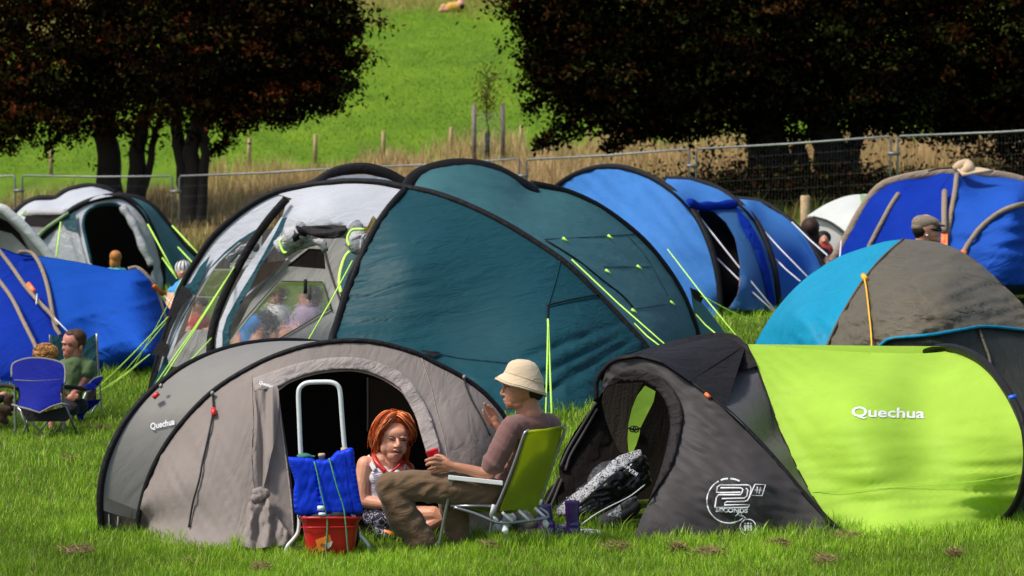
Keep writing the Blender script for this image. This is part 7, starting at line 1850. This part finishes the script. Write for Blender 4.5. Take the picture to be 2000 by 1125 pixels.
def cap_man():
    q = Q(13, 27.0); root = fitbase('person', 'man in a checked flat cap and dark sunglasses seen behind the olive dome tent', 'person', q, 420, 2200)
    P = [q.e((420, 830, 0), (150, 150, 125)), q.e((480, 900, 0), (110, 110, 95)), q.e((560, 990, 0), (50, 38, 45)), q.c((590, 850, 0), 18, (618, 895, 0), 20), q.e((590, 945, 0), (24, 11, 28)), q.e((588, 972, 0), (22, 12, 26)), q.e((425, 900, -95), (28, 52, 18), 10), q.c((400, 930, 10), 90, (380, 1090, 20), 96), q.e((500, 970, 0), (80, 40, 75), 12),
         q.c((370, 1180, 20), 190, (360, 1600, 30), 200), q.c((360, 1600, -60), 90, (380, 2150, -40), 60), q.c((360, 1600, 110), 90, (360, 2150, 110), 60)]
    link('body', remesh(P, .008, 2), 'skin_man2', root)
    link('tshirt', remesh([q.c((370, 1190, 20), 205, (360, 1620, 30), 215)], .02, 2), 'dark_clothes', root)
    link('trousers', remesh([q.c((360, 1600, -60), 105, (380, 2120, -40), 75), q.c((360, 1600, 110), 105, (360, 2120, 110), 75)], .02, 2), 'trousers_brown', root)
    me = remesh([q.e((370, 870, 6), (110, 100, 128)), q.e((340, 920, 10), (60, 60, 90)), q.c((450, 850, -80), 30, (490, 870, -80), 14)], .010, 2); set_tint(me, np.tile(np.array([[.012, .008, .006]]), (len(me.vertices), 1)), 1); link('hair', me, 'hair_black', root)
    m, t, b, o = newmat('tweed'); tc = t.nodes.new('ShaderNodeTexCoord'); ck = t.nodes.new('ShaderNodeTexChecker'); ck.inputs['Scale'].default_value = 95; ck.inputs[1].default_value = (.26, .20, .14, 1); ck.inputs[2].default_value = (.10, .085, .06, 1)
    t.links.new(tc.outputs['Object'], ck.inputs[0]); t.links.new(ck.outputs[0], b.inputs['Base Color']); b.inputs['Roughness'].default_value = .95
    link('flat_cap', remesh([q.e((400, 790, 0), (150, 105, 132), 8), q.e((470, 765, 0), (150, 70, 120), 18), q.e((585, 800, 0), (90, 22, 92), 16), q.e((350, 830, 0), (104, 60, 122))], .009, 3), 'tweed', root)
    q.tube('sunglasses', [(430, 868, -112), (500, 862, -104), (560, 868, -90), (600, 862, -40)], [8, 10, 20, 24], 'glasses', root, 8); q.tube('sunglasses', [(570, 868, -80), (604, 868, -30), (604, 868, 30)], 22, 'glasses', root, 8)
    q.tube('ear_plug', [(440, 925, -112), (445, 945, -112)], 14, 'white_plastic', root, 8)
cap_man()
def far_people():
    def figure(label, px, py, d, head, shirt, hair, shirtmat, skinm='skin_woman', h=1.2, hat=None):
        c = W(px, py, d); g = gz(c.x, c.y); root = thing('person', label, 'person', (c.x, c.y, g)); r = head
        P = [('e', c, (r * .86, r, r * 1.12), None), ('c', c - Vector((0, 0, r)), r * .5, c - Vector((0, 0, r * 1.7)), r * .55), ('c', c - Vector((0, 0, r * 3)), r * 1.25, Vector((c.x, c.y, g + .45)), r * 1.2), ('c', c + Vector((-r * 1.5, 0, -r * 2.5)), r * .5, c + Vector((-r * 1.9, -.1, -r * 5)), r * .38), ('c', c + Vector((r * 1.5, 0, -r * 2.5)), r * .5, c + Vector((r * 1.9, -.1, -r * 5)), r * .38),
             ('c', Vector((c.x - .1, c.y, g + .45)), .1, Vector((c.x - .12, c.y - .3, g + .08)), .06), ('c', Vector((c.x + .1, c.y, g + .45)), .1, Vector((c.x + .12, c.y - .3, g + .08)), .06), ('c', c + Vector((0, -r * .9, 0)), r * .14, c + Vector((0, -r * 1.12, -r * .15)), r * .16)]
        link('body', remesh(P, .012, 3), skinm, root)
        link('tshirt', remesh([('c', c - Vector((0, 0, r * 2.9)), r * 1.42, Vector((c.x, c.y, g + .5)), r * 1.45), ('c', c + Vector((-r * 1.4, 0, -r * 2.5)), r * .62, c + Vector((r * 1.4, 0, -r * 2.5)), r * .62)], .016, 3), shirtmat, root)
        hp = [('e', c + Vector(o) * r, (rx * r, ry * r, rz * r), None) for o, rx, ry, rz in hair[1]]
        me = remesh(hp, .010, 2); set_tint(me, np.array([np.array(HAIR[hair[0]][0]) * (.8 + .5 * noise.noise(Vector((v.co.x * 60, v.co.y * 60, v.co.z * 8)))) for v in me.vertices]), 1); link('hair', me, hair[0], root)
        return root, c
    figure('long ginger haired child in a pale turquoise shirt sitting by the dark doorway, far left', 226, 502, 38.5, .085, None, ('hair_ginger', [((0, -.15, .12), 1.08, 1.25, 1.1), ((-.3, -.35, -1.0), .75, .8, 1.3), ((.3, -.35, -.9), .6, .7, 1.2)]), 'shirt_cyan')
    root, c = figure('small child in a striped white knitted hat and blue top beside the big tent', 358, 530, 36.5, .115, None, ('hair_brown', [((0, .3, -.4), 1.0, .9, .7)]), 'shirt_blue')
    k = c + Vector((0, .01, .05)); link('knit_hat', remesh([('e', k, (.125, .13, .12), None)], .010, 1), 'cloth_white', root)
    for i in range(6):
        t = -1.2 + i * .48; pts = [k + Vector((math.sin(t) * .128 * math.cos(u), -math.cos(t) * .132 * math.cos(u), .122 * math.sin(u))) for u in np.linspace(-.1, 1.4, 8)]; tubeo('hat_stripe', pts, .007, 'hair_band', root, 5) if 'hair_band' in M else tubeo('hat_stripe', pts, .007, 'dark_clothes', root, 5)
    figure('dark haired person in black beside the small white tent', 1582, 446, 37.6, .15, None, ('hair_brown', [((0, -.15, .1), .92, 1.2, 1.0), ((-.4, -.2, -.8), .6, .9, 1.3), ((.25, -.1, -.9), .7, .8, 1.3)]), 'dark_clothes')
    figure('person in red and white deep in the shade of the small white tent', 1608, 468, 38.6, .11, None, ('hair_black', [((0, .2, .25), 1.1, 1.1, 1.0)]), 'cloth_red')
    # people showing through the big window
    figure('person in a white top blurred behind the big tent window', 545, 585, 30.5, .13, None, ('hair_brown', [((.1, .1, .25), 1.1, 1.1, .95)]), 'cloth_white', 'skin_man')
    figure('person in dark clothes blurred behind the big tent window', 520, 640, 29.6, .13, None, ('hair_black', [((0, .1, .2), 1.15, 1.1, 1.0)]), 'dark_clothes', 'skin_man')
    figure('dark haired person in mauve behind the right part of the big tent window', 612, 592, 30.2, .14, None, ('hair_black', [((.3, .0, .2), 1.1, 1.1, 1.1)]), 'stripe_pale', 'skin_man')
    figure('person in royal blue low behind the big tent window', 490, 672, 29.4, .11, None, ('hair_brown', [((0, .1, .2), 1.1, 1.1, 1.0)]), 'shirt_blue', 'skin_man')
    figure('person in pink red clothing low behind the left window of the big tent', 395, 596, 30.0, .10, None, ('hair_brown', [((0, .1, .2), 1.1, 1.1, 1.0)]), 'cloth_red', 'skin_man')
    # sunbather on the hill
    d = gd(880, 24); c = W(880, 24, d); root = thing('person', 'person in an orange top lying on the green hillside at the top', 'person', (c.x, c.y, gz(c.x, c.y)))
    def h(px, py, z=.0): p = W(px, py, d); return Vector((p.x, d, gz(p.x, d) + z))
    link('body', remesh([('e', h(899, 0, .34), (.20, .2, .22)), ('c', h(893, 0, .22), .1, h(884, 0, .22), .19), ('c', h(884, 0, .22), .2, h(876, 0, .16), .17), ('c', h(876, 0, .14), .14, h(862, 0, .14), .09), ('c', h(876, 0, .14), .12, h(866, 0, .3), .1), ('c', h(866, 0, .3), .1, h(860, 0, .08), .08)], .02, 2), 'skin_woman', root)
    link('tshirt', remesh([('c', h(893, 0, .24), .22, h(881, 0, .22), .25)], .03, 2), 'shirt_orange', root)
    me = remesh([('e', h(900.5, 0, .28), (.17, .2, .17))], .02, 1); set_tint(me, np.tile(np.array([[.02, .012, .008]]), (len(me.vertices), 1)), 1); link('hair', me, 'hair_black', root)
far_people()
build_grass()
